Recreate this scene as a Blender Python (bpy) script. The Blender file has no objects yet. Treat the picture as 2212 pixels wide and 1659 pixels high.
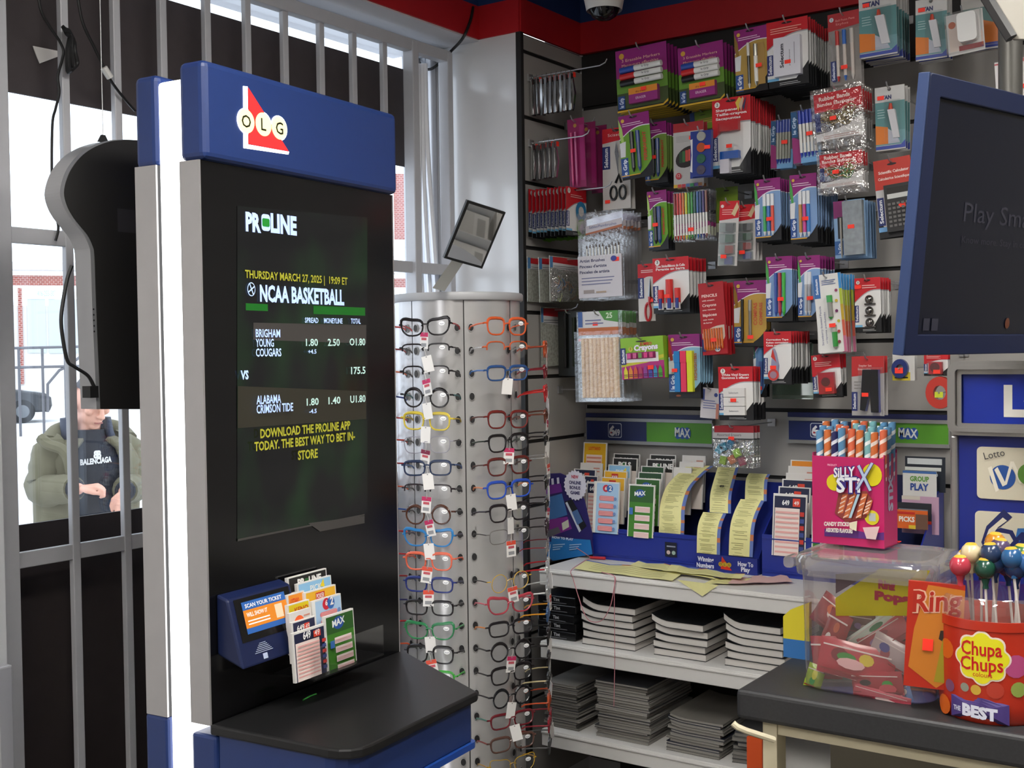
import bpy, bmesh, math, random
from mathutils import Vector, Matrix
random.seed(7)
S = bpy.context.scene
COL = S.collection
PI = math.pi
def R(d): return math.radians(d)

# ---------------------------------------------------------------- camera
# Solved from the vanishing points of the photograph (2212 x 1659): the window wall
# runs along +Y, the slatwall at the back runs along +X, the eye is 1.54 m above the floor.
IW, IH = 2212.0, 1659.0
CX, CY, FPX = IW / 2, IH / 2, 2539.0
EYE = Vector((0.0, 0.0, 1.54))
_ya = Vector((2870 - CX, -(738 - CY), -FPX)).normalized()
_xa = -Vector((-2550 - CX, -(812 - CY), -FPX)).normalized()
_xa = (_xa - _ya * _xa.dot(_ya)).normalized()
_za = _xa.cross(_ya)
C2W = Matrix((_xa, _ya, _za))                 # rows: world axes in camera space
cam_d = bpy.data.cameras.new('camera')
cam_d.sensor_fit = 'HORIZONTAL'; cam_d.sensor_width = 36.0
cam_d.lens = FPX * 36.0 / IW
cam_d.clip_start = 0.05; cam_d.clip_end = 200
cam = bpy.data.objects.new('camera', cam_d)
cam.matrix_world = Matrix.Translation(EYE) @ C2W.to_4x4()
COL.objects.link(cam)
S.camera = cam

# ---------------------------------------------------------------- sky and exposure
W = bpy.data.worlds.new('overcast_sky'); S.world = W; W.use_nodes = True
_n = W.node_tree.nodes; _l = W.node_tree.links
_bg = _n['Background']
_tc = _n.new('ShaderNodeTexCoord'); _nz = _n.new('ShaderNodeTexNoise'); _cr = _n.new('ShaderNodeValToRGB')
_nz.inputs['Scale'].default_value = 1.5
_cr.color_ramp.elements[0].color = (0.86, 0.91, 1.0, 1); _cr.color_ramp.elements[1].color = (1.0, 1.0, 1.0, 1)
_l.new(_tc.outputs['Generated'], _nz.inputs['Vector']); _l.new(_nz.outputs['Fac'], _cr.inputs['Fac'])
_l.new(_cr.outputs['Color'], _bg.inputs['Color'])
_bg.inputs['Strength'].default_value = 3.1
S.view_settings.view_transform = 'Standard'
S.view_settings.look = 'None'
S.view_settings.exposure = 0.0
S.view_settings.gamma = 1.0
S.view_settings.use_curve_mapping = False
try:
    S.cycles.transparent_max_bounces = 24
    S.cycles.max_bounces = 8
    S.cycles.caustics_reflective = False
    S.cycles.caustics_refractive = False
    S.cycles.sample_clamp_indirect = 4.0
except Exception:
    pass
TUBE_POWER = 36.0          # radiance of the ceiling fluorescents

# ---------------------------------------------------------------- pixel -> world helpers
def ray(px, py):
    d = Vector(((px - CX) / FPX, -(py - CY) / FPX, -1.0))
    return C2W @ d
def at_y(px, py, Y): d = ray(px, py); return EYE + d * ((Y - EYE.y) / d.y)
def at_x(px, py, X): d = ray(px, py); return EYE + d * ((X - EYE.x) / d.x)
def at_z(px, py, Z): d = ray(px, py); return EYE + d * ((Z - EYE.z) / d.z)
class Frame:
    """a vertical working plane: local x to the side, local y into the plane, z up"""
    def __init__(s, x, y, deg):
        s.o = Vector((x, y, 0)); s.rz = R(deg)
        s.ex = Vector((math.cos(s.rz), math.sin(s.rz), 0)); s.ey = Vector((-math.sin(s.rz), math.cos(s.rz), 0))
    def uv(s, px, py, yl=0.0):
        d = ray(px, py); p0 = s.o + s.ey * yl
        t = (p0 - EYE).dot(s.ey) / d.dot(s.ey)
        p = EYE + d * t - s.o
        return p.dot(s.ex), p.z
    def w(s, x, y, z): return s.o + s.ex * x + s.ey * y + Vector((0, 0, z))

# ---------------------------------------------------------------- materials
def s2l(c): return c / 12.92 if c <= 0.04045 else ((c + 0.055) / 1.055) ** 2.4
def hexc(h):
    h = h.lstrip('#')
    return tuple(s2l(int(h[i:i + 2], 16) / 255) for i in (0, 2, 4))
_M = {}
def mat(h, rough=0.5, metal=0.0, emit=0.0, noise=0.0, nscale=40.0, bump=0.0, coat=0.0, spec=0.5):
    key = (h, rough, metal, emit, noise, nscale, bump, coat, spec)
    if key in _M: return _M[key]
    m = bpy.data.materials.new('surface_' + h.strip('#')); m.use_nodes = True
    nt = m.node_tree; b = nt.nodes['Principled BSDF']
    c = hexc(h)
    b.inputs['Base Color'].default_value = (*c, 1)
    b.inputs['Roughness'].default_value = rough
    b.inputs['Metallic'].default_value = metal
    b.inputs['Specular IOR Level'].default_value = spec
    if coat: b.inputs['Coat Weight'].default_value = coat; b.inputs['Coat Roughness'].default_value = 0.12
    if emit:
        b.inputs['Emission Color'].default_value = (*c, 1); b.inputs['Emission Strength'].default_value = emit
    if noise or bump:
        tc = nt.nodes.new('ShaderNodeTexCoord'); nz = nt.nodes.new('ShaderNodeTexNoise')
        nz.inputs['Scale'].default_value = nscale; nz.inputs['Detail'].default_value = 3
        nt.links.new(tc.outputs['Object'], nz.inputs['Vector'])
        if noise:
            mx = nt.nodes.new('ShaderNodeMix'); mx.data_type = 'RGBA'
            mx.inputs[6].default_value = (*[max(0, v * (1 - noise)) for v in c], 1)
            mx.inputs[7].default_value = (*[min(1, v * (1 + noise)) for v in c], 1)
            nt.links.new(nz.outputs['Fac'], mx.inputs[0]); nt.links.new(mx.outputs[2], b.inputs['Base Color'])
        if bump:
            bp = nt.nodes.new('ShaderNodeBump'); bp.inputs['Strength'].default_value = bump; bp.inputs['Distance'].default_value = 0.002
            nt.links.new(nz.outputs['Fac'], bp.inputs['Height']); nt.links.new(bp.outputs['Normal'], b.inputs['Normal'])
    _M[key] = m
    return m
def clear(tint='#ffffff', gloss=0.10, rough=0.06, body=0.0, bodycol='#c8c8c8', wrinkle=0.0, ior=1.45):
    """thin clear film or pane: see-through, with a sheen and a little body colour"""
    key = ('clear', tint, gloss, rough, body, bodycol, wrinkle, ior)
    if key in _M: return _M[key]
    m = bpy.data.materials.new('clear_plastic'); m.use_nodes = True
    nt = m.node_tree; nt.nodes.remove(nt.nodes['Principled BSDF']); out = nt.nodes['Material Output']
    tr = nt.nodes.new('ShaderNodeBsdfTransparent'); tr.inputs[0].default_value = (*hexc(tint), 1)
    gl = nt.nodes.new('ShaderNodeBsdfGlossy'); gl.inputs['Roughness'].default_value = rough; gl.inputs[0].default_value = (1, 1, 1, 1)
    df = nt.nodes.new('ShaderNodeBsdfDiffuse'); df.inputs[0].default_value = (*hexc(bodycol), 1)
    fr = nt.nodes.new('ShaderNodeFresnel'); ge = nt.nodes.new('ShaderNodeNewGeometry')
    io = nt.nodes.new('ShaderNodeMath'); io.operation = 'MULTIPLY_ADD'; io.inputs[1].default_value = 1 / ior - ior; io.inputs[2].default_value = ior   # same index for both faces of a thin sheet
    nt.links.new(ge.outputs['Backfacing'], io.inputs[0]); nt.links.new(io.outputs[0], fr.inputs['IOR'])
    mul = nt.nodes.new('ShaderNodeMath'); mul.operation = 'MULTIPLY_ADD'; mul.inputs[1].default_value = 1.0; mul.inputs[2].default_value = max(0.0, gloss - 0.04)
    m1 = nt.nodes.new('ShaderNodeMixShader'); m1.inputs[0].default_value = body
    nt.links.new(tr.outputs[0], m1.inputs[1]); nt.links.new(df.outputs[0], m1.inputs[2])
    m2 = nt.nodes.new('ShaderNodeMixShader')
    nt.links.new(fr.outputs[0], mul.inputs[0]); nt.links.new(mul.outputs[0], m2.inputs[0])
    nt.links.new(m1.outputs[0], m2.inputs[1]); nt.links.new(gl.outputs[0], m2.inputs[2])
    nt.links.new(m2.outputs[0], out.inputs['Surface'])
    if wrinkle:
        tc = nt.nodes.new('ShaderNodeTexCoord'); nz = nt.nodes.new('ShaderNodeTexNoise'); nz.inputs['Scale'].default_value = 60
        bp = nt.nodes.new('ShaderNodeBump'); bp.inputs['Strength'].default_value = wrinkle; bp.inputs['Distance'].default_value = 0.01
        nt.links.new(tc.outputs['Object'], nz.inputs['Vector']); nt.links.new(nz.outputs['Fac'], bp.inputs['Height'])
        nt.links.new(bp.outputs['Normal'], gl.inputs['Normal'])
    _M[key] = m
    return m

# ---------------------------------------------------------------- mesh builder
_TX = {}
def text_geo(s, bold=0.0):
    key = (s, bold)
    if key not in _TX:
        cu = bpy.data.curves.new('lettering', 'FONT'); cu.body = s; cu.size = 1.0; cu.resolution_u = 2; cu.offset = bold
        ob = bpy.data.objects.new('lettering', cu)
        me = bpy.data.meshes.new_from_object(ob)
        bm_ = bmesh.new(); bm_.from_mesh(me); bmesh.ops.triangulate(bm_, faces=bm_.faces[:]); bm_.to_mesh(me); bm_.free()
        vs = [(v.co.x, v.co.y) for v in me.vertices]; fs = [tuple(p.vertices) for p in me.polygons]
        bpy.data.meshes.remove(me); bpy.data.objects.remove(ob); bpy.data.curves.remove(cu)
        if vs:
            x0 = min(v[0] for v in vs); x1 = max(v[0] for v in vs)
        else: x0, x1 = 0, 1
        _TX[key] = ([(x - x0, y) for x, y in vs], fs, x1 - x0)
    return _TX[key]

class MB:
    def __init__(s): s.v = []; s.f = []; s.fm = []; s.mats = []; s.sm = []; s.M = None; s.lay = 0.0
    def mi(s, m):
        if isinstance(m, str): m = mat(m)
        if m not in s.mats: s.mats.append(m)
        return s.mats.index(m)
    def add(s, vs, fs, m, smooth=False):
        k = s.mi(m); b = len(s.v)
        for p in vs:
            p = Vector(p); s.v.append(s.M @ p if s.M else p)
        for f in fs: s.f.append(tuple(b + i for i in f)); s.fm.append(k); s.sm.append(smooth)
        return s
    def box(s, x0, x1, y0, y1, z0, z1, m):
        return s.add([(x0, y0, z0), (x1, y0, z0), (x1, y1, z0), (x0, y1, z0), (x0, y0, z1), (x1, y0, z1), (x1, y1, z1), (x0, y1, z1)],
                     [(0, 3, 2, 1), (4, 5, 6, 7), (0, 1, 5, 4), (1, 2, 6, 5), (2, 3, 7, 6), (3, 0, 4, 7)], m)
    def prism(s, pts, y0, y1, m, smooth=False):     # pts in (x,z), extruded along y
        n = len(pts)
        a = sum(pts[i][0] * pts[(i + 1) % n][1] - pts[(i + 1) % n][0] * pts[i][1] for i in range(n))
        if a < 0: pts = pts[::-1]
        vs = [(p[0], y0, p[1]) for p in pts] + [(p[0], y1, p[1]) for p in pts]
        fs = [tuple(range(n)), tuple(range(2 * n - 1, n - 1, -1))]
        b = [(i, i + n, (i + 1) % n + n, (i + 1) % n) for i in range(n)]
        s.add(vs, fs, m); k = len(s.v) - 2 * n
        for f in b: s.f.append(tuple(k + i for i in f)); s.fm.append(s.mi(m)); s.sm.append(smooth)
        return s
    def zprism(s, pts, z0, z1, m):                  # pts in (x,y), extruded along z
        n = len(pts)
        a = sum(pts[i][0] * pts[(i + 1) % n][1] - pts[(i + 1) % n][0] * pts[i][1] for i in range(n))
        if a < 0: pts = pts[::-1]
        vs = [(p[0], p[1], z0) for p in pts] + [(p[0], p[1], z1) for p in pts]
        return s.add(vs, [tuple(range(n - 1, -1, -1)), tuple(range(n, 2 * n))] + [(i, (i + 1) % n, (i + 1) % n + n, i + n) for i in range(n)], m)
    def tube(s, pts, r, m, n=6, cap=True, closed=False):
        pts = [Vector(p) for p in pts]; N = len(pts)
        rr = r if isinstance(r, (list, tuple)) else [r] * N
        rings = []; nrm = None
        for i in range(N):
            if closed: t = pts[(i + 1) % N] - pts[i - 1]
            else: t = pts[min(i + 1, N - 1)] - pts[max(i - 1, 0)]
            if t.length < 1e-9: t = Vector((0, 0, 1))
            t.normalize()
            if nrm is None:
                nrm = t.orthogonal().normalized()
            nrm = (nrm - t * nrm.dot(t))
            nrm = nrm.normalized() if nrm.length > 1e-6 else t.orthogonal().normalized()
            bi = t.cross(nrm)
            rings.append([pts[i] + (nrm * math.cos(2 * PI * k / n) + bi * math.sin(2 * PI * k / n)) * rr[i] for k in range(n)])
        vs = [p for q in rings for p in q]; fs = []
        for i in range(N if closed else N - 1):
            j = (i + 1) % N
            for k in range(n): fs.append((i * n + k, i * n + (k + 1) % n, j * n + (k + 1) % n, j * n + k))
        if cap and not closed: fs += [tuple(range(n - 1, -1, -1)), tuple(range((N - 1) * n, N * n))]
        return s.add(vs, fs, m, True)
    def lathe(s, prof, m, n=24, c=(0, 0, 0), a0=0.0, a1=2 * PI):
        full = abs(a1 - a0 - 2 * PI) < 1e-6; K = n if full else n + 1
        vs = []
        for (r, z) in prof:
            for k in range(K):
                a = a0 + (a1 - a0) * k / n
                vs.append((c[0] + r * math.cos(a), c[1] + r * math.sin(a), c[2] + z))
        fs = []
        for i in range(len(prof) - 1):
            for k in range(n):
                k2 = (k + 1) % K
                fs.append((i * K + k, i * K + k2, (i + 1) * K + k2, (i + 1) * K + k))
        return s.add(vs, fs, m, True)
    def ball(s, c, rx, ry, rz, m, n=12, k=8):
        vs = []; fs = []
        for i in range(k + 1):
            th = PI * i / k
            for j in range(n):
                a = 2 * PI * j / n
                vs.append((c[0] + rx * math.sin(th) * math.cos(a), c[1] + ry * math.sin(th) * math.sin(a), c[2] + rz * math.cos(th)))
        for i in range(k):
            for j in range(n): fs.append((i * n + j, (i + 1) * n + j, (i + 1) * n + (j + 1) % n, i * n + (j + 1) % n))
        return s.add(vs, fs, m, True)
    # flat graphics on a face that looks towards -y
    def step(s): s.lay -= 0.00022; return s.lay
    def poly(s, pts, m, y=None):
        y = s.step() if y is None else y
        a = sum(pts[i][0] * pts[(i + 1) % len(pts)][1] - pts[(i + 1) % len(pts)][0] * pts[i][1] for i in range(len(pts)))
        if a < 0: pts = pts[::-1]
        return s.add([(p[0], y, p[1]) for p in pts], [tuple(range(len(pts)))], m)
    def rect(s, x0, z0, x1, z1, m, y=None): return s.poly([(x0, z0), (x1, z0), (x1, z1), (x0, z1)], m, y)
    def ell(s, cx, cz, rx, rz, m, y=None, n=20):
        return s.poly([(cx + rx * math.cos(2 * PI * k / n), cz + rz * math.sin(2 * PI * k / n)) for k in range(n)], m, y)
    def text(s, t, x, z, h, m, y=None, rot=0.0, width=None, bold=0.0, al='l', sk=0.0):
        """lettering of cap height h; width squeezes or stretches it; al l/c/r; sk = rise per metre of run"""
        vs, fs, w0 = text_geo(t, bold)
        if not vs: return s
        y = s.step() if y is None else y
        k = h / 0.70; sx = k if width is None else width / w0
        w = w0 * sx; dx = {'l': 0, 'c': -w / 2, 'r': -w}[al]
        ca, sa = math.cos(R(rot)), math.sin(R(rot)); out = []
        for (a, b) in vs:
            a = a * sx + dx; b = b * k + a * sk
            out.append((x + a * ca - b * sa, y, z + a * sa + b * ca))
        return s.add(out, fs, m)
    def build(s, name, parent=None, loc=(0, 0, 0), rot=(0, 0, 0), bevel=0.0, seg=2, label=None, kind=None):
        me = bpy.data.meshes.new(name)
        me.from_pydata([tuple(v) for v in s.v], [], s.f)
        for m in s.mats: me.materials.append(m)
        me.polygons.foreach_set('material_index', s.fm)
        me.polygons.foreach_set('use_smooth', s.sm)
        me.update()
        if any(s.sm):
            try: me.set_sharp_from_angle(angle=R(40))
            except Exception: pass
        o = bpy.data.objects.new(name, me); COL.objects.link(o)
        o.location = loc; o.rotation_euler = rot
        if parent is not None: o.parent = parent
        if bevel:
            b = o.modifiers.new('soft_edges', 'BEVEL'); b.width = bevel; b.segments = seg; b.limit_method = 'ANGLE'; b.angle_limit = R(50)
        if label: o['label'] = label
        if kind: o['kind'] = kind
        return o
def thing(name, label, cat, loc=(0, 0, 0), rot=(0, 0, 0), group=None):
    o = bpy.data.objects.new(name, None); COL.objects.link(o); o.empty_display_size = 0.05
    o.location = loc; o.rotation_euler = rot
    o['label'] = label; o['category'] = cat
    if group: o['group'] = group
    return o
def tag(o, label, cat, group=None):
    o['label'] = label; o['category'] = cat
    if group: o['group'] = group
    return o
def rrect(x0, z0, x1, z1, r, n=4):
    pts = []
    for cx, cz, a in ((x1 - r, z0 + r, -90), (x1 - r, z1 - r, 0), (x0 + r, z1 - r, 90), (x0 + r, z0 + r, 180)):
        for k in range(n + 1):
            t = R(a + 90 * k / n); pts.append((cx + r * math.cos(t), cz + r * math.sin(t)))
    return pts
def arc(cx, cz, r, a0, a1, n=12, rz=None):
    rz = r if rz is None else rz
    return [(cx + r * math.cos(R(a0 + (a1 - a0) * k / n)), cz + rz * math.sin(R(a0 + (a1 - a0) * k / n))) for k in range(n + 1)]
WHITE = '#e4e2e0'; RED = '#c41a26'; STK = '#ff3a28'; NAVY = '#232f6b'; PURP = '#8a2070'; BLACK = '#131316'; GRN = '#79a82e'; SKY = '#79a3d2'; YEL = '#e6d22c'
def struct(mb, name, bevel=0.0, loc=(0, 0, 0), rot=(0, 0, 0)): return mb.build(name, None, loc, rot, bevel, kind='structure')
# ================================================================ the room
WX = -2.33            # glass plane of the shop window
GX = -2.25            # security grille plane
SOFX = -2.155         # face of the bulkhead over the window
RETX = -2.0           # slatwall return
PY = 2.945            # white panel between window and slatwall
BY = 3.30             # slatwall at the back
CEIL = 2.72
M_wall = mat('#d2d1d4', 0.6, noise=0.04, nscale=6)
M_panel = mat('#e6e6e8', 0.26, noise=0.02, nscale=8, coat=1.0)
M_red = mat('#b3161f', 0.55, noise=0.08, nscale=30)
M_blue = mat('#1c3466', 0.55, noise=0.08, nscale=30)
M_trim = mat('#c9c8c8', 0.45)
M_dark = mat('#1c1a1a', 0.7)
M_slat = mat('#a09c98', 0.5, noise=0.05, nscale=12)

b = MB(); b.box(-2.5, 3.2, -2.6, 3.4, -0.05, 0, mat('#6b6762', 0.5, noise=0.25, nscale=5)); struct(b, 'floor')
b = MB(); b.box(-2.5, 3.2, -2.6, 3.4, CEIL, CEIL + 0.05, mat('#8d8b88', 0.8, noise=0.05, nscale=20)); struct(b, 'ceiling')
b = MB(); b.box(-2.15, 3.2, BY + 0.012, BY + 0.1, 0, CEIL, M_wall)
zr, zb = 2.505, 2.605
def stripe(bb, x0, x1, y0, y1):
    bb.box(x0, x1, y0, y1, zr, zb, M_red); bb.box(x0, x1, y0, y1, zb, CEIL, M_blue)
stripe(b, -2.0, 3.2, BY - 0.012, BY + 0.012)
struct(b, 'wall_back')
# bulkhead over the window, its painted stripes and its white underside
b = MB(); b.box(-2.50, SOFX, -2.6, PY, 2.50, CEIL, M_wall); stripe(b, SOFX, SOFX + 0.006, -2.6, PY)
struct(b, 'trim_1')
# the window wall: pier before the window, sill wall is all glass, head above
b = MB(); b.box(-2.45, WX - 0.02, -2.6, 1.355, 0, 2.5, M_wall)
b.box(-2.45, WX - 0.03, 2.93, 3.4, 0, 2.7, M_wall)
b.box(-2.45, WX - 0.03, 1.355, 2.93, 0, 0.35, M_wall)
struct(b, 'wall_left')
# boxed-out white panel beside the window and the slatwall return
b = MB(); b.box(WX - 0.02, RETX - 0.012, PY, BY + 0.1, 0, 2.505, M_panel)
b.box(WX + 0.005, WX + 0.025, PY - 0.012, PY, 0, 2.49, M_trim)
b.box(WX + 0.035, WX + 0.048, PY - 0.008, PY, 0, 2.49, M_trim)
stripe(b, SOFX, RETX, PY - 0.006, PY)
struct(b, 'wall_corner')
b = MB(); b.box(-2.6, 3.2, -2.7, -2.6, 0, CEIL, mat('#b9b5ae', 0.7, noise=0.05, nscale=3)); struct(b, 'wall_front')
b = MB(); b.box(3.2, 3.3, -2.7, 3.4, 0, CEIL, mat('#a9a59e', 0.7, noise=0.05, nscale=3)); struct(b, 'wall_right')
# slatwall: boards with dark grooves between them
def slats(name, along_x, a0, a1, plane, z0, zs):
    bb = MB(); g = 0.012
    edges = [z0] + zs + [2.505]
    for lo, hi in zip(edges[:-1], edges[1:]):
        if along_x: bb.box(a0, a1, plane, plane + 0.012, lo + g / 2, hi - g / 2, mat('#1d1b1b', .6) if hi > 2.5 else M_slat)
        else: bb.box(plane - 0.012, plane, a0, a1, lo + g / 2, hi - g / 2, M_slat)
    if along_x: bb.box(a0, a1, plane + 0.008, plane + 0.0118, z0, 2.505, M_dark)
    else: bb.box(plane - 0.0118, plane - 0.008, a0, a1, z0, 2.505, M_dark)
    return struct(bb, name)
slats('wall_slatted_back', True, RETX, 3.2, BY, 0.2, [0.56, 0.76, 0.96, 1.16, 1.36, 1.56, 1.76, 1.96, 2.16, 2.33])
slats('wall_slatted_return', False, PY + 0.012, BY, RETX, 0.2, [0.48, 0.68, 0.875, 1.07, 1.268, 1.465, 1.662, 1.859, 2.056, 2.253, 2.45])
b = MB(); b.box(RETX - 0.014, RETX + 0.004, PY - 0.003, PY + 0.012, 0, 2.505, M_dark); stripe(b, RETX - 0.005, RETX + 0.004, PY, BY)
struct(b, 'trim_2')

# ---------------------------------------------------------------- the shop window
M_frame = mat('#c4c4c8', 0.35, metal=0.3)
b = MB()
b.box(WX - 0.05, WX + 0.02, 1.355, 1.40, 0.35, 2.5, M_frame)
b.box(WX - 0.05, WX + 0.02, 2.905, 2.93, 0.35, 2.5, M_frame)
b.box(WX - 0.05, WX + 0.02, 1.40, 2.905, 2.47, 2.5, M_frame)
b.box(WX - 0.05, WX + 0.02, 1.40, 2.905, 0.35, 0.40, M_frame)
w1 = struct(b, 'window_1', 0.004)
b = MB(); b.box(WX - 0.006, WX - 0.001, 1.40, 2.905, 0.40, 2.47, clear('#f6fbff', 0.06, 0.01)); b.build('window_pane', w1)
# dark boards taped on the glass
M_blk = mat('#40393a', 0.75, noise=0.15, nscale=30)
zt = at_x(883, 155, WX).z; zbq = at_x(883, 363, WX).z
b = MB(); b.box(WX + 0.001, WX + 0.008, 1.40, 2.80, zbq, zt, M_blk)
tag(b.build('window_board'), 'dark brown blackout board across the top of the shop window', 'board')
zl = at_x(45, 1133, WX).z
b = MB(); b.box(WX + 0.001, WX + 0.008, 1.40, 2.80, 0.40, zl, mat('#2c2424', 0.7, noise=0.2, nscale=30))
tag(b.build('window_board'), 'near black blackout board covering the bottom of the shop window', 'board')
# white security grille
g = thing('security_grille', 'white steel bar grille standing inside the shop window', 'grille')
M_bar = mat('#b9b9bd', 0.4, noise=0.05)
for py0, py1, z_ in ((490, 505, 0), (1195, 1222, 0)):
    z1 = at_x(30, py0, GX).z; z0 = z1 - 0.034
    bb = MB(); bb.box(GX - 0.006, GX + 0.006, 1.38, 2.91, z0, z1, M_bar); bb.build('cross_bar', g, bevel=0.002)
zc1 = at_x(883, 130, GX).z
bb = MB(); bb.box(GX - 0.015, GX + 0.015, 1.36, 2.91, 2.44, 2.475, M_bar); bb.build('cross_bar', g, bevel=0.002)
for px in (134, 247, 348, 444, 531, 612, 690, 760, 826):
    y = at_x(px, 10, GX).y
    bb = MB(); bb.box(GX - 0.008, GX + 0.008, y - 0.0095, y + 0.0095, 0.05, 2.45, M_bar); bb.build('bar', g, bevel=0.002)
for y, wd in ((1.385, 0.026), (at_x(890, 300, GX).y, 0.014), (2.90, 0.012)):
    bb = MB(); bb.box(GX - 0.02, GX + 0.02, y - wd, y + wd, 0, 2.47, M_bar); bb.build('post', g, bevel=0.003)
# edge of the entrance frame at the near side of the window
yd0 = at_x(2, 900, GX + 0.06).y
b = MB(); b.box(GX + 0.0, GX + 0.06, 1.0, yd0, 0, 2.5, mat('#c9cace', 0.4)); struct(b, 'trim_3')
b = MB(); b.box(GX + 0.062, GX + 0.09, yd0 - 0.04, yd0 - 0.006, 0.72, 0.93, mat('#bfbfc4', 0.3, metal=0.4)); struct(b, 'trim_4', 0.004)
# white daylight curtain-like plastic strips gathered at the far side of the window
b = MB()
for k, (px, dxx) in enumerate(((893, .0), (901, .012), (909, .02), (917, .03))):
    pts = []
    for j in range(9):
        t = j / 8; p = at_x(px + 24 * t * (k + 1) / 4 + 3 * math.sin(t * 5 + k), 138 + 500 * t, GX - 0.048 + dxx * 0.4)
        pts.append((p.x, p.y, p.z))
    b.tube(pts, 0.006 + 0.001 * k, mat('#e8e8ec', 0.35), 6)
tag(b.build('plastic_strip'), 'gathered white plastic strips hanging at the window corner', 'strip')

# ---------------------------------------------------------------- ceiling fluorescents (behind and above the viewer)
for i, (x, y, ln) in enumerate(((-0.9, -0.9, 'over the entrance'), (0.35, 1.72, 'over the till'), (0.55, -1.3, 'over the back aisle'), (-0.75, 1.0, 'over the kiosk aisle'))):
    t = thing('ceiling_light', 'long white fluorescent ceiling fitting ' + ln, 'ceiling light', (x, y, CEIL), group='ceiling fluorescents')
    bb = MB(); bb.box(-0.16, 0.16, -0.6, 0.6, -0.05, 0, mat('#dddddd', 0.4)); bb.build('housing', t)
    bb = MB(); bb.box(-0.14, 0.14, -0.58, 0.58, -0.056, -0.051, mat('#fdfaf4', 0.5, emit=TUBE_POWER)); bb.build('diffuser', t)

# dome camera under the ceiling
p = at_y(1305, 8, 2.9)
t = thing('dome_camera', 'white dome security camera with dark lens bubble under the ceiling', 'security camera', (p.x, p.y, p.z))
bb = MB(); bb.lathe([(0.0, CEIL - p.z), (0.062, CEIL - p.z), (0.06, 0.03), (0.054, 0.0), (0.05, -0.02)], mat('#d8d6d2', 0.35), 24); bb.build('body', t)
bb = MB(); bb.lathe([(0.046, 0.01), (0.044, -0.018), (0.034, -0.036), (0.018, -0.045), (0.0, -0.048)], mat('#0d0d0f', 0.08), 24); bb.build('lens_bubble', t)
# ================================================================ lottery kiosk
KF = Frame(-1.564, 1.348, 94.8)
KW = 0.562
M_kb = mat('#21366c', 0.38, noise=0.05, nscale=60, bump=0.05)
M_kblk = mat('#0b0b0d', 0.16, spec=0.5)
M_kmet = mat('#b2b0b0', 0.32, metal=0.55, noise=0.06, nscale=20)
M_led = mat('#ffffff', 0.4, emit=3.2)
KR = (0, 0, KF.rz)
kiosk = thing('lottery_kiosk', 'tall blue and black lottery kiosk with glowing white side strip beside the window', 'kiosk', (KF.o.x, KF.o.y, 0), KR)
zh0, zh1, zsh = 1.876, 2.045, 0.908
bb = MB(); bb.box(0, KW, 0, 0.060, zh0, zh1, M_kb); bb.build('header', kiosk, bevel=0.012, seg=3)
bb = MB(); bb.box(0.004, KW - 0.004, 0.116, 0.172, zh0 - 0.004, zh1 - 0.010, M_kb); bb.build('header', kiosk, bevel=0.012, seg=3)
bb = MB(); bb.box(0.006, KW - 0.006, 0.060, 0.116, 0.0, 2.02, M_led); bb.build('light_strip', kiosk, bevel=0.008)
for y0, y1 in ((0.014, 0.0595), (0.1165, 0.168)):
    bb = MB(); bb.box(0.0, 0.004, y0, y1, 0.905, zh0, M_kmet); bb.build('side_panel', kiosk); bb = MB(); bb.box(KW - 0.004, KW, y0, y1, 0.905, zh0, M_kmet); bb.build('side_panel', kiosk)
bb = MB(); bb.box(0.004, KW - 0.004, 0.014, 0.0595, 0.905, zh0, M_kblk); bb.build('face_panel', kiosk)
bb = MB(); bb.box(0.004, KW - 0.004, 0.1165, 0.166, 0.905, zh0, M_kblk); bb.build('rear_panel', kiosk)
# lower cabinet and the shelf
cab = MB(); cab.box(0.0, KW - .004, 0.0005, 0.0595, 0, 0.888, M_kb); cab.box(0, KW, 0.1165, 0.172, 0, 0.905, M_kb); cab.build('cabinet', kiosk, bevel=0.006)
def shelf_outline(x0, x1, yb, yf, r, xb=None):
    return [(x0, yb), (xb or x1, yb), (xb or x1, -0.004)] + [(x1 - 0.012 + 0.012 * math.cos(R(-a)), yf + 0.012 + 0.012 * math.sin(R(-a))) for a in (0, 45, 90)] + \
           [(x0 + r + r * math.cos(R(a)), yf + r + r * math.sin(R(a))) for a in (270, 247, 225, 202, 180)]
cor = at_z(1050, 1494, zsh) - KF.o; fx1, fy1 = cor.dot(KF.ex), cor.dot(KF.ey)
cor = at_z(700, 1648, zsh) - KF.o; fx0, fy0 = cor.dot(KF.ex), cor.dot(KF.ey)
yf = (fy0 + fy1) / 2
bb = MB(); bb.zprism(shelf_outline(-0.002, fx1, 0.0139, yf, 0.05, KW - .003), zsh - 0.018, zsh, mat('#161617', 0.42, noise=0.3, nscale=200)); bb.build('shelf', kiosk, bevel=0.004)
bb = MB(); bb.zprism(shelf_outline(0.004, fx1 - 0.006, -0.001, yf + 0.012, 0.05, KW - .012), 0.815, zsh - 0.0185, M_kb); bb.build('shelf_apron', kiosk, bevel=0.004)
bb = MB(); bb.zprism(shelf_outline(-0.001, fx1 - 0.002, -0.001, yf + 0.006, 0.05, KW - .008), 0.803, 0.8145, mat('#22489a', 0.3)); bb.build('shelf_trim', kiosk)
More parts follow.
